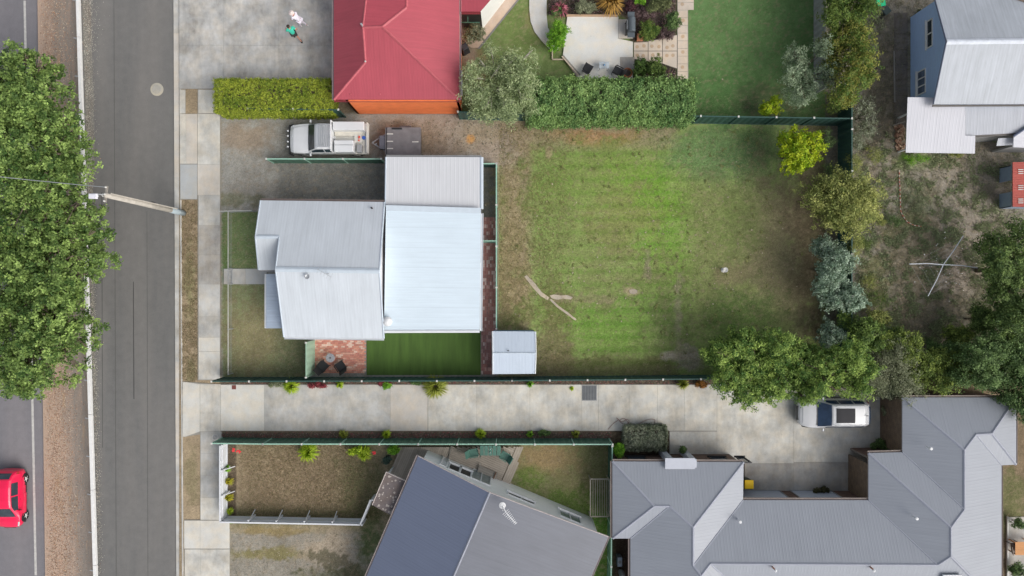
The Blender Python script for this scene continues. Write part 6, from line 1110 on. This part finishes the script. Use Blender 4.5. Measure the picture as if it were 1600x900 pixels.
t, sf_, pf_ = car('suv', 'white car with a dark sunroof parked on the concrete court under the broad green tree', 'car', (0, 0, 0), 0, st, suvp, xs, [(1.38, .9), (-1.36, .9)], .36, glassmat=m_glass('blue_car_glass', (.03, .06, .12), .06), mirrors=(.78, .9, 1.08))
for s_ in (1, -1): MB().tube([(-1.5, s_*.6, 1.68), (-1.4, s_*.6, 1.73), (.2, s_*.6, 1.74), (.32, s_*.6, 1.68)], .018, 6).build('roof_rail', steel, t)
MB().box((2.19, 0, .6), (.06, .9, .2)).build('grille', dark, t); MB().box((-1.7, 0, 1.72), (.14, .05, .07), 0, .5).build('aerial', dark, t); MB().bar((1.15, -.7, 1.07), (1.15, .7, 1.07), .05, .02).build('wiper_cowl', dark, t)
q = P(1301, 642, 0); place(t, (q.x-.35, q.y+.0, .035), math.pi)

# white tray truck on the gravel beside the upper fence, front to the left
trp = m_paint('truck_white_paint', (.66, .68, .70), .35, .03, 2, coat=.4); cream = m_paint('cream_box', (.62, .61, .56), .5, .08)
st = [(-.42, .93, .5, 1.15, .76, 1.62), (-.36, .95, .48, 1.18, .78, 1.80), (0, .96, .45, 1.2, .79, 1.86), (.45, .96, .45, 1.2, .79, 1.84), (.62, .96, .45, 1.2, .8, 1.72), (1.12, .96, .45, 1.18, .84, 1.24), (1.7, .94, .45, 1.12, .8, 1.17), (2.15, .9, .46, 1.02, .72, 1.09), (2.42, .78, .5, .86, .62, .92)]
xs = [('windscreen', 'g', .62, 1.14, -2.2, 2.2, 0), ('hood_panel', 'p', 1.2, 2.1, -1.9, 1.9, 0)]
for s_ in (1, -1): xs += [('side_window', 'g', .08, .9, s_*3.85, s_*3.1, 0), ('side_window', 'g', -.35, .02, s_*3.85, s_*3.1, 0), ('headlight', 'h', 2.1, 2.34, s_*4.2, s_*3.1, 0), ('door_handle', 'k', .1, .26, s_*4.9, s_*4.7, 0)]
t, sf_, pf_ = car('tray_truck', 'white utility truck with tool boxes on its tray, parked along the upper fence', 'truck', (0, 0, 0), 0, st, trp, xs, [(1.55, .9), (-1.75, .9)], .38, mirrors=(.98, .96, 1.28))
MB().box((-1.5, 0, .86), (2.16, 1.9, .1)).box((-.6, 0, .66), (3.4, .7, .2)).build('tray', cream, t)
m = MB().bar((-.46, -.95, .92), (-.46, .95, .92), .05); [m.bar((-.46, y, .9), (-.46, y, 1.95), .05) for y in (-.92, 0, .92)]; m.bar((-.46, -.95, 1.95), (-.46, .95, 1.95), .06); m.build('headboard', white, t)
MB().box((-1.42, -.70, 1.22), (2.0, .54, .62), 0, .97).build('tool_box', trp, t, bevel=.03); MB().box((-1.14, .56, 1.22), (1.28, .78, .62), 0, .95).build('tool_box', trp, t, bevel=.06); MB().bar((-.53, .5, 1.54), (-1.75, .5, 1.54), .03, .02).build('lid_seam', greyp, t)
MB().box((-2.05, .66, 1.1), (.32, .5, .34)).build('fuel_tank', greyp, t, bevel=.02); MB().box((-1.3, -.32, .98), (1.7, .3, .12)).build('plank_load', m_wood('pale_wood', srgb(206, 202, 190)), t)
MB().box((-1.95, .0, 1.0), (.5, .5, .14)).build('crate', cream, t)
MB().bar((-2.56, -.93, 1.35), (-2.56, .93, 1.35), .06).bar((-2.56, -.93, .9), (-2.56, -.93, 1.35), .05).bar((-2.56, .93, .9), (-2.56, .93, 1.35), .05).build('tailgate_rail', cream, t); MB().bar((-2.42, -.9, .97), (-2.42, .9, .97), .06).build('ladder_bar', greyp, t)
MB().lathe((-2.3, -.05, .95), [(.1, 0), (.12, .1), (.1, .2), (.03, .22)], 10).build('blue_drum', m_paint('blue_plastic', srgb(60, 100, 190)), t); MB().box((-2.02, -.08, 1.1), (.1, .16, .1)).box((-2.0, .12, 1.1), (.07, .1, .1)).build('red_bits', m_paint('red_plastic', srgb(220, 90, 70)), t, kind='stuff')
m = MB()
for k in range(6): m.bar((-.38+.13*k, -.66, 1.96), (-.38+.13*k, .66, 1.96), .05, .03)
rk = m.build('roof_rack_slat', steel, t, kind='stuff'); m = MB(); m.bar((-.45, -.7, 1.95), (.4, -.7, 1.95), .035); MB().bar((-.45, .7, 1.95), (.4, .7, 1.95), .035).build('roof_rack_rail', steel, t); m.build('roof_rack_rail', steel, t)
for y in (-.5, -.18, .18, .5): MB().lathe((2.5, y, .98), [(.02, 0), (.055, .01), (.055, .05), (.02, .055)], 10).build('driving_light', chead, t)
MB().bar((2.47, -.92, .72), (2.47, .92, .72), .08, .2).bar((2.47, -.9, .62), (2.25, -.98, .62), .08, .16).bar((2.47, .9, .62), (2.25, .98, .62), .08, .16).build('front_bumper', dark, t, bevel=.015)
q = P(515, 219, .6); place(t, (q.x-.02, q.y, .0), math.pi); t.scale = (1.0, 1.0, 1.0)

# trailer behind it
t = thing('box_trailer', 'dark flat box trailer hitched behind the white truck, half under the garage eave', 'trailer', (0, 0, 0)); ORG[t] = Vector((0, 0, 0)); tg = m_paint('dark_trailer_lid', srgb(116, 115, 118), .6, .2, 2)
MB().box((0, 0, .72), (2.2, 1.7, .5)).build('box', m_paint('trailer_side', (.12, .12, .12), .6), t, bevel=.01); MB().box((0, 0, .99), (2.24, 1.74, .03)).build('lid', tg, t, bevel=.008); MB().box((1.32, .05, .75), (.38, .85, .35)).build('tool_box', m_paint('trailer_tool_box', srgb(96, 98, 108), .5), t, bevel=.02)
MB().bar((1.1, -.6, .5), (2.05, 0, .5), .06).bar((1.1, .6, .5), (2.05, 0, .5), .06).build('drawbar', steel, t); MB().tube([(1.75, .1, 0.05), (1.75, .1, .7)], .04).build('jockey_stand', steel, t)
for (x, y) in ((1.0, -.45), (1.0, 0.02), (1.0, .47), (-.6, .05)): MB().bar((x+.02, y, 1.02), (x-.38, y, 1.02), .06, .03).build('strap', offwhite, t)
m = MB().bar((1.02, -.85, 1.02), (1.02, .85, 1.02), .04).bar((.7, -.78, 1.02), (.05, -.78, 1.02), .1, .04).build('lid_bar', dark, t)
for s_ in (1, -1):
    w_ = MB().lathe((-.1, s_*.92, .3), [(.2, -.09), (.3, -.08), (.3, .08), (.2, .09)], 18, 'Y').build('wheel', tyre_m, t); MB().lathe((-.1, s_*.95, .3), [(.05, s_*.07), (.19, s_*.06), (.2, 0)], 14, 'Y').build('rim', rim_m, w_); MB().box((-.1, s_*.93, .63), (.75, .24, .03)).build('mudguard', tg, t)
q = P(630, 221, .9); place(t, (q.x, q.y, 0), math.pi)

# ------------------------------------------------------------ people
def skin_obj(name, verts, edges, mat, parent, sub=2):
    me = bpy.data.meshes.new(name); me.from_pydata([v[:3] for v in verts], edges, []); me.materials.append(mat); o = bpy.data.objects.new(name, me); col.objects.link(o); o.parent = parent
    o.modifiers.new('skin', 'SKIN').use_smooth_shade = True
    if not me.skin_vertices: 
        bm = bmesh.new(); bm.from_mesh(me); bm.verts.layers.skin.verify(); bm.to_mesh(me); bm.free()
    for i, v in enumerate(verts):
        d = me.skin_vertices[0].data[i]; r_ = v[3]; d.radius = (r_, v[4] if len(v) > 4 else r_); d.use_root = (i == 0)
    sm = o.modifiers.new('sub', 'SUBSURF'); sm.levels = sub; sm.render_levels = sub; return o
skinm = m_paint('skin', srgb(206, 150, 126), .6, .05)
def person(label, loc, rz, lean, arms, legs, shirt, lower, hairm, shoe, long_legs=False, hat=False):
    """faces +x. lean: forward shift of shoulders; arms, legs: per side lists of joint points"""
    t = thing('person', label, 'person', (0, 0, 0)); ORG[t] = Vector((0, 0, 0)); L = lean
    V_ = [(0, 0, .95, .10, .09), (L*.35, 0, 1.12, .10, .09), (L*.8, 0, 1.32, .12, .09), (L, 0, 1.43, .05), (L*1.12+.02, 0, 1.50, .055), (L*1.2+.03, 0, 1.6, .085, .08), (L*1.2+.04, 0, 1.69, .082, .078)]; E_ = [(0, 1), (1, 2), (2, 3), (3, 4), (4, 5), (5, 6)]
    for s_, A_, G_ in ((1, arms[0], legs[0]), (-1, arms[1], legs[1])):
        n = len(V_); V_ += [(L*.95, s_*.17, 1.4, .06)]+[(A_[0][0], s_*A_[0][1], A_[0][2], .042), (A_[1][0], s_*A_[1][1], A_[1][2], .03)]; E_ += [(2, n), (n, n+1), (n+1, n+2)]
        wv_ = Vector((A_[1][0], s_*A_[1][1], A_[1][2])); el = Vector((A_[0][0], s_*A_[0][1], A_[0][2])); d = (wv_-el).normalized(); sd_ = d.cross(Vector((0, 0, 1))).normalized() if abs(d.z) < .9 else Vector((1, 0, 0)); up_ = sd_.cross(d)
        palm = wv_+d*.07; V_.append((*palm, .032, .018)); E_.append((n+2, n+3))
        for k, (o_, ln) in enumerate(((-.03, .06), (-.01, .075), (.01, .07), (.03, .055))):
            j = len(V_); p1 = palm+sd_*o_+d*ln*.55; p2 = p1+d*ln*.4-up_*.02; V_ += [(*p1, .009), (*p2, .007)]; E_ += [(n+3, j), (j, j+1)]
        j = len(V_); p1 = wv_+d*.03+sd_*.04; p2 = p1+d*.035+sd_*.015; V_ += [(*p1, .01), (*p2, .008)]; E_ += [(n+3, j), (j, j+1)]
        n = len(V_); V_ += [(0, s_*.09, .88, .07)]+[(G_[0][0], s_*G_[0][1], G_[0][2], .055), (G_[1][0], s_*G_[1][1], G_[1][2], .038), (G_[1][0]+.13, s_*G_[1][1], max(G_[1][2]-.04, .04), .032)]; E_ += [(0, n), (n, n+1), (n+1, n+2), (n+2, n+3)]
    body = skin_obj('body', V_, E_, skinm, t)
    sv = [(0, 0, .88, .175, .16), (L*.35, 0, 1.12, .155, .14), (L*.8, 0, 1.33, .185, .15), (L, 0, 1.42, .09, .09)]; se = [(0, 1), (1, 2), (2, 3)]
    for s_, A_ in ((1, arms[0]), (-1, arms[1])):
        n = len(sv); sh_ = Vector((L*.95, s_*.18, 1.39)); el = Vector((A_[0][0], s_*A_[0][1], A_[0][2])); q = sh_.lerp(el, .75); sv += [(*sh_, .085), (*q, .068)]; se += [(2, n), (n, n+1)]
    skin_obj('shirt', sv, se, shirt, t)
    lv = [(0, 0, .94, .16, .145)]; le = []
    for s_, G_ in ((1, legs[0]), (-1, legs[1])):
        n = len(lv); h_ = Vector((0, s_*.095, .86)); kn = Vector((G_[0][0], s_*G_[0][1], G_[0][2])); an_ = Vector((G_[1][0], s_*G_[1][1], G_[1][2])); lv.append((*h_, .11)); le.append((0, n))
        if long_legs: lv += [(*kn, .08), (*(kn.lerp(an_, .85)), .062)]; le += [(n, n+1), (n+1, n+2)]
        else: lv += [(*h_.lerp(kn, .8), .09)]; le += [(n, n+1)]
        MB().box((G_[1][0]+.06, s_*G_[1][1], max(.05, G_[1][2]-.035)), (.28, .11, .1), 0, .8).build('shoe', shoe, t, bevel=.03)
    skin_obj('trousers' if long_legs else 'shorts', lv, le, lower, t)
    hx = L*1.2+.03; m = MB(); m.lathe((hx-.012, 0, 1.63), [(.098, -.03), (.108, .02), (.104, .07), (.08, .115), (.03, .135)], 14)
    if hat: m.lathe((hx, 0, 1.66), [(.17, 0), (.17, .012), (.1, .02)], 16)
    m.build('hat' if hat else 'hair', hairm, t, smooth=True)
    hd_ = body
    for s_ in (1, -1): MB().lathe((hx+.082, s_*.032, 1.625), [(.004, -.01), (.013, 0), (.004, .01)], 8).build('eye', dark, t); MB().box((hx, s_*.09, 1.61), (.04, .02, .06)).build('ear', skinm, t, bevel=.008)
    MB().box((hx+.1, 0, 1.595), (.03, .028, .045), 0, .4).build('nose', skinm, t); MB().box((hx+.088, 0, 1.555), (.012, .045, .01)).build('mouth', m_lip, t)
    place(t, loc, rz); return t
m_lip = m_paint('lips', srgb(170, 90, 86)); teal = m_paint('teal_shirt', srgb(70, 206, 178), .8, .06); wcl = m_paint('white_clothes', srgb(236, 232, 244), .8, .05); skin2 = skinm
q = P(466, 60.5)
person('person in a teal shirt and shorts mid stride on the concrete forecourt', (q.x-.02, q.y, .04), R(118), .12, (((.16, .3, 1.2), (.34, .26, 1.12)), ((-.02, .3, 1.16), (.12, .34, .98))), (((.22, .1, .52), (.2, .12, .1)), ((-.1, .1, .5), (-.36, .13, .14))), teal, m_paint('dark_shorts', (.05, .05, .05), .8), m_paint('brown_hair', (.05, .035, .025), .7), m_paint('black_shoe', (.03, .03, .03)))
q = P(477, 40)
person('person all in white clothes with a pale hat bending forward on the concrete forecourt', (q.x-.08, q.y-.02, .04), R(150), .24, (((.3, .28, 1.16), (.46, .22, 1.0)), ((.26, .26, 1.14), (.4, .2, .94))), (((.1, .1, .5), (.12, .12, .1)), ((-.02, .1, .5), (-.2, .12, .1))), wcl, wcl, m_paint('pale_hat', srgb(238, 222, 216), .8), m_paint('white_shoe', (.7, .7, .7)), True, True)

# ------------------------------------------------------------ small things
def chair(name, label, px, py, rz, mat, fm, w_=.6, z=0, sc=1.0, group=None, recline=.14):
    t = thing(name, label, 'chair', (0, 0, 0), group); ORG[t] = Vector((0, 0, 0)); m = MB().box((.02, 0, .41), (.54, w_, .05)); m.build('seat', mat, t, bevel=.015)
    MB().add([(-.24, -w_/2, .42), (-.24, w_/2, .42), (-.24-recline*1.6, w_/2*.9, .9), (-.24-recline*1.6, -w_/2*.9, .9), (-.28, -w_/2, .42), (-.28, w_/2, .42), (-.28-recline*1.6, w_/2*.9, .9), (-.28-recline*1.6, -w_/2*.9, .9)], [(0, 1, 2, 3), (7, 6, 5, 4), (0, 4, 5, 1), (1, 5, 6, 2), (2, 6, 7, 3), (3, 7, 4, 0)]).build('backrest', mat, t)
    for sx in (.25, -.24):
        for sy in (1, -1): MB().bar((sx, sy*(w_/2-.02), 0), (sx, sy*(w_/2-.02), .4), .035).build('leg', fm, t)
    for sy in (1, -1): MB().bar((-.26, sy*w_/2, .62), (.24, sy*w_/2, .6), .05, .03).bar((.23, sy*w_/2, .4), (.23, sy*w_/2, .6), .03).build('armrest', fm, t)
    q = P(px, py); place(t, (q.x, q.y, z), rz); t.scale = (sc,)*3; return t
chair('garden_chair', 'black chair on the brick patio, left of the round table', 507.5, 571, R(48), dark, black, .58); chair('garden_chair', 'black chair on the brick patio, right of the round table', 534.5, 571, R(125), dark, black, .58)
t = thing('round_table', 'round grey metal garden table on the brick patio', 'table', P(520.5, 557.5)); c = P(520.5, 557.5)
MB().lathe((c.x, c.y, .68), [(.27, 0), (.285, .012), (.27, .025)], 24).build('table_top', m_paint('grey_table_metal', srgb(142, 144, 150), .5), t); m = MB()
for k in range(8): a = k*.785; m.bar((c.x+math.cos(a)*.06, c.y+math.sin(a)*.06, .71), (c.x+math.cos(a)*.24, c.y+math.sin(a)*.24, .71), .03, .012)
m.build('top_slats', steel, t, kind='stuff'); MB().lathe((c.x, c.y, .7), [(.05, 0), (.05, .03)], 12).build('centre_cap', dark, t)
for k in range(3): a = k*2.094; MB().bar((c.x+math.cos(a)*.2, c.y+math.sin(a)*.2, 0), (c.x+math.cos(a)*.08, c.y+math.sin(a)*.08, .68), .03).build('leg', greyp, t)
chair('patio_chair', 'dark chair on the white patio, left of the glass table', 917, 111, R(60), dark, black, .5, .1); chair('patio_chair', 'dark chair on the white patio, right of the glass table', 963, 115, R(150), dark, black, .5, .1)
t = thing('glass_table', 'small pale glass table between the two chairs on the white patio', 'table', P(942, 107)); c = P(942, 107); MB().box((c.x, c.y, .66), (.62, .42, .014)).build('table_top', m_glass('pale_table_glass', (.5, .56, .6), .2), t)
for sx in (1, -1):
    for sy in (1, -1): MB().bar((c.x+sx*.28, c.y+sy*.18, .1), (c.x+sx*.28, c.y+sy*.18, .65), .025).build('leg', steel, t)
MB().lathe((c.x, c.y, .67), [(.05, 0), (.06, .05), (.02, .09)], 8).build('blue_cup', m_paint('blue_cup', srgb(120, 160, 200)), t)
t = thing('barbecue', 'dark barbecue trolley standing at the right edge of the white patio', 'barbecue', P(983, 48)); c = P(982.5, 47); bq = m_paint('barbecue_slate', srgb(88, 96, 102), .4)
MB().box((c.x, c.y, .55), (.5, .9, .6)).build('cabinet', dark, t, bevel=.02); MB().lathe((c.x+.02, c.y, .9), [(.22, -.44), (.25, -.4), (.25, .4), (.22, .44)], 16, 'Y').build('hood', bq, t, smooth=False); MB().box((c.x, c.y+.66, .84), (.44, .36, .03)).build('side_shelf', bq, t, bevel=.01); MB().box((c.x, c.y-.62, .84), (.46, .32, .03)).build('side_shelf', bq, t, bevel=.01)
MB().bar((c.x-.27, c.y-.3, .95), (c.x-.27, c.y+.3, .95), .03).build('handle', steel, t)
for s_ in (-1, 1): MB().lathe((c.x-.2, c.y+s_*.38, .09), [(.03, -.02), (.08, -.015), (.08, .015), (.03, .02)], 12, 'Y').build('wheel', black, t)
t = thing('planter', 'small square terracotta planter on the dark mulch by the barbecue', 'planter', P(999, 60)); c = P(999, 60); tc_ = m_paint('terracotta', srgb(206, 140, 108), .8); m = MB()
for (dx, dy, sx, sy) in ((0, .15, .38, .08), (0, -.15, .38, .08), (.15, 0, .08, .22), (-.15, 0, .08, .22)): m.box((c.x+dx, c.y+dy, .2), (sx, sy, .4))
m.build('rim', tc_, t, kind='stuff'); MB().box((c.x, c.y, .15), (.24, .24, .3)).build('soil', m_paint('potting_soil', (.06, .04, .03)), t)
t = thing('plant_pot', 'round rusty brown pot against the hedge at the corner of the white patio', 'pot', P(979, 117)); c = P(979, 117); MB().lathe((c.x, c.y, .1), [(.2, 0), (.3, .2), (.32, .36), (.27, .36), (.2, .3)], 18).build('pot', m_paint('rust_pot', srgb(170, 104, 70), .7), t, smooth=False); MB().lathe((c.x, c.y, .38), [(.24, 0), (.2, .03)], 14).build('soil', bpy.data.materials['potting_soil'], t)
def bin_(label, px, py, rz, bodym, lidm, s_=1.0, z=0, openl=False):
    t = thing('wheelie_bin', label, 'bin', (0, 0, 0)); ORG[t] = Vector((0, 0, 0)); m = MB().box((0, 0, .52), (.5, .5, .9)); m.v = [(x*(1 if z_ > .5 else .8), y*(1 if z_ > .5 else .84), z_) for x, y, z_ in m.v]; m.build('body', bodym, t, bevel=.02)
    ld = MB().box((0, 0, 1.0), (.58, .6, .06), 0, .92).build('lid', lidm, t, bevel=.02); MB().bar((-.3, -.22, .98), (-.3, .22, .98), .035).build('handle', bodym, t)
    for sy in (1, -1): MB().lathe((-.2, sy*.25, .1), [(.03, -.025), (.1, -.02), (.1, .02), (.03, .025)], 14, 'Y').build('wheel', black, t)
    q = P(px, py, 0); place(t, (q.x, q.y, z), rz); t.scale = (s_,)*3
bin_('wheelie bin with a bright yellow lid in the corner of the concrete court', 1162, 750, R(90), m_paint('bin_green', (.03, .06, .04)), m_paint('bin_yellow', srgb(250, 206, 20), .5, .04), .98, .03)
bin_('bin with a bright mint green lid at the top edge of the weedy yard', 1363, 13, R(100), m_paint('bin_green2', (.02, .05, .04)), m_paint('bin_mint', srgb(40, 222, 150), .5, .04), 1.0)
bin_('dark bin lying near the mint green lidded bin', 1375, 24, R(40), m_paint('bin_dark', (.03, .04, .04)), m_paint('bin_dark_lid', srgb(62, 78, 74), .5), .8)
t = thing('compost_bin', 'black compost bin against the right eave of the red hip roof', 'bin', P(727, 79)); c = P(727, 80); MB().box((c.x, c.y, .4), (.5, .5, .8), .5, .85).build('body', m_paint('black_bin', srgb(52, 56, 62)), t, bevel=.03); MB().box((c.x, c.y, .82), (.44, .44, .06), .5, .8).build('lid', m_paint('black_bin_lid', srgb(66, 70, 76)), t, bevel=.02)
# rotary clothes hoist
t = thing('clothes_hoist', 'rotary clothes hoist with four thin bent arms in the weedy yard', 'clothesline', P(1469, 414)); c = P(1474.5, 414, 2.0); MB().tube([(c.x, c.y, 0), (c.x, c.y, 2.1)], .03).build('pole', steel, t); hm = m_paint('hoist_white', srgb(214, 218, 224), .5)
for q0_, q1_ in (((1474, 413.5), (1421, 412.5)), ((1474, 413.5), (1527, 418.5)), ((1474, 413.5), (1505, 368.5)), ((1474, 413.5), (1450, 462.5))):
    a, b = P(*q0_, 2.05), P(*q1_, 1.9); md = a.lerp(b, .5)+Vector((.04, .05, .05)); MB().tube([a, md, b], .028, 6).build('arm', hm, t)
m = MB(); cor = [P(1421, 412.5, 1.9), P(1505, 368.5, 1.9), P(1527, 418.5, 1.9), P(1450, 462.5, 1.9)]; cc_ = P(1474, 413.5, 1.95)
for f_ in (.45, .7, .97):
    for i in range(4): m.bar(cc_.lerp(cor[i], f_), cc_.lerp(cor[(i+1) % 4], f_), .004)
m.build('wire', steel, t, kind='stuff')
tag(litter('pegs_and_scraps', 46, lambda r, n: (r.normal(1478, 26, n), r.normal(412, 26, n)), .05, .045, m_paint('white_scrap', srgb(226, 226, 224)), 12), 'pale pegs and scraps scattered under the clothes hoist', 'scraps')
# striped rope
m = MB(); m2 = MB(); pts = [P(x, y, .05) for x, y in ((1405, 266), (1405, 280), (1406, 292), (1406, 305), (1407, 318), (1407, 328), (1410, 336), (1418, 347), (1428, 352), (1440, 354))]
t = thing('striped_rope', 'red and white striped plastic rope lying in a curve in the weedy yard', 'rope', pts[0]); n_ = 0
for a, b in zip(pts, pts[1:]):
    k_ = max(1, int((b-a).length/.12))
    for i in range(k_): MB().tube([a.lerp(b, i/k_), a.lerp(b, (i+.92)/k_)], .03, 6).build('rope_segment', m_sr if (n_ % 2) else globals().setdefault('m_sr', m_paint('rope_red', srgb(190, 106, 90), .6)) and globals().setdefault('m_sw', m_paint('rope_white', srgb(214, 196, 186), .6)), t); n_ += 1
# hose on the driveway
m = MB(); hp = [P(x, y, .06) for x, y in ((950, 671), (958, 662), (966, 656), (963, 653), (972, 659), (980, 655), (983, 660), (976, 663), (968, 658), (976, 654), (988, 668), (996, 664), (1006, 658), (1016, 655), (1023, 656), (1022, 662))]
pts = []
for i in range(len(hp)-1):
    p0, p1, p2, p3 = hp[max(i-1, 0)], hp[i], hp[i+1], hp[min(i+2, len(hp)-1)]
    for k in range(5): u = k/5; pts.append(.5*((2*p1)+(p2-p0)*u+(2*p0-5*p1+4*p2-p3)*u*u+(3*p1-p0-3*p2+p3)*u**3))
tag(m.tube(pts, .014, 6).build('garden_hose', m_paint('hose_red', srgb(142, 104, 100), .6)), 'thin reddish hose tangled on the driveway beside the rounded clipped shrub', 'hose')
# green outdoor table and chairs on the deck
gt = m_paint('green_table_paint', srgb(84, 124, 112), .5, .1)
t = thing('green_table', 'square green slatted outdoor table on the deck against the fence', 'table', P(766, 704, .33))
for k in range(5): q = P(753+k*6.6, 704, 1.02); MB().box((q.x, q.y, 1.02), (.23, .62, .03)).build('slat', gt, t)
for sx in (751, 781):
    for sy in (698, 711): q = P(sx, sy, .33); MB().bar((q.x, q.y, .33), (q.x, q.y, 1.0), .05).build('leg', gt, t)
for py in (701, 707): q = P(766, py, 1.06); MB().lathe((q.x, q.y, 1.04), [(.03, 0), (.03, .1), (.01, .12)], 8).build('glass', white, t)
chair('green_chair', 'green chair at the left side of the green deck table', 741, 703, R(10), gt, gt, .5, .33); chair('green_chair', 'green chair at the right side of the green deck table', 789, 708, R(150), gt, gt, .5, .33)
# orange table at the right edge
t = thing('wooden_table', 'orange brown wooden table at the right edge in the concrete yard', 'table', P(1598, 857)); c = P(1600, 857, .75); 
for k in range(7): MB().box((c.x, c.y+.36-.12*k, .74), (1.1, .11, .03)).build('board', woodorange, t)
for sx in (-.5, .5):
    for sy in (.35, -.35): MB().bar((c.x+sx, c.y+sy, .03), (c.x+sx, c.y+sy, .72), .06).build('leg', woodorange, t)
chair('yard_chair', 'dark folding chair left of the orange brown wooden table', 1578, 851, R(10), m_paint('chair_brown', srgb(110, 96, 84)), dark, .6, .03)
t = thing('birdbath', 'small white birdbath standing alone in the back lawn', 'birdbath', P(1130, 422)); c = P(1130, 422); MB().lathe(c, [(.16, 0), (.14, .04), (.05, .1), (.05, .38), (.08, .42)], 12).build('pedestal', offwhite, t); MB().lathe((c.x, c.y, .42), [(.06, 0), (.15, .04), (.17, .08), (.14, .08), (.08, .04), (.01, .03)], 7).build('bowl', offwhite, t)
t = thing('plant_pot', 'grey pot with dark plant beside the white portico pillars', 'pot', P(1068, 700)); c = P(1066, 702); MB().lathe(c, [(.14, .03), (.2, .25), (.21, .4), (.17, .4), (.15, .35)], 14).build('pot', greyp, t)
t = thing('gas_bottle', 'white gas bottle in the narrow gap beside the hip roofed brick house', 'gas bottle', P(970, 892)); c = P(970, 893); MB().lathe(c, [(.15, 0), (.19, .06), (.19, .9), (.15, 1.05), (.05, 1.1)], 16).build('body', white, t, smooth=False); MB().lathe((c.x, c.y, 1.1), [(.03, 0), (.03, .1)], 8).build('valve', rust, t)
t = thing('air_conditioner', 'pale air conditioner unit in the narrow gap beside the hip roofed brick house', 'air conditioner', P(966, 876)); c = P(966, 872); MB().box((c.x, c.y, .35), (.3, .6, .6)).build('casing', m_paint('ac_casing', srgb(170, 184, 196)), t, bevel=.02); MB().lathe((c.x, c.y, .655), [(.1, 0), (.1, .01)], 14).build('fan_grille', greyp, t)
t = thing('wheelbarrow', 'dark wheelbarrow left against the brick wall behind the dark recess plants', 'wheelbarrow', P(1379, 693)); c = P(1379, 692); MB().box((c.x, c.y, .45), (.5, .38, .22), .5, 1.25).build('tray', m_paint('barrow_grey', srgb(110, 116, 124)), t); MB().bar((c.x-.4, c.y-.25, .3), (c.x+.5, c.y+.2, .4), .03).build('handle', timber, t); MB().lathe((c.x-.42, c.y-.2, .18), [(.05, -.03), (.17, -.03), (.17, .03), (.05, .03)], 14, 'Y').build('wheel', black, t)
for (px, py, lb) in ((1339, 748, 'small white wall light on the tan brick wall, the left one'), (1352, 752, 'small white wall light on the tan brick wall, the right one')):
    q = P(px, py, 2.0 if px > 1345 else .9); t = thing('wall_light', lb, 'light', q); MB().lathe(q, [(.05, 0), (.08, .05), (.06, .12), (.02, .14)], 10).build('shade', white, t); MB().bar(q, q+Vector((.15, 0, -.02)), .03).build('arm', white, t)
# roof debris patches on the bottom house deck and scattered stones in the yards
tag(litter('stones', 900, lambda r, n: (r.uniform(610, 800, n), r.uniform(188, 244, n)), .02, .035, m_island('yard_stones', [srgb(176, 166, 152), srgb(112, 104, 92), srgb(150, 138, 122), srgb(84, 92, 64)]), 14), 'small stones and weeds on the dirt beside the trailer', 'stones')
tag(litter('stones', 600, lambda r, n: (r.uniform(362, 560, n), r.uniform(832, 898, n)), .02, .03, bpy.data.materials['yard_stones'], 15), 'gravel stones on the drive below the white fence', 'stones')
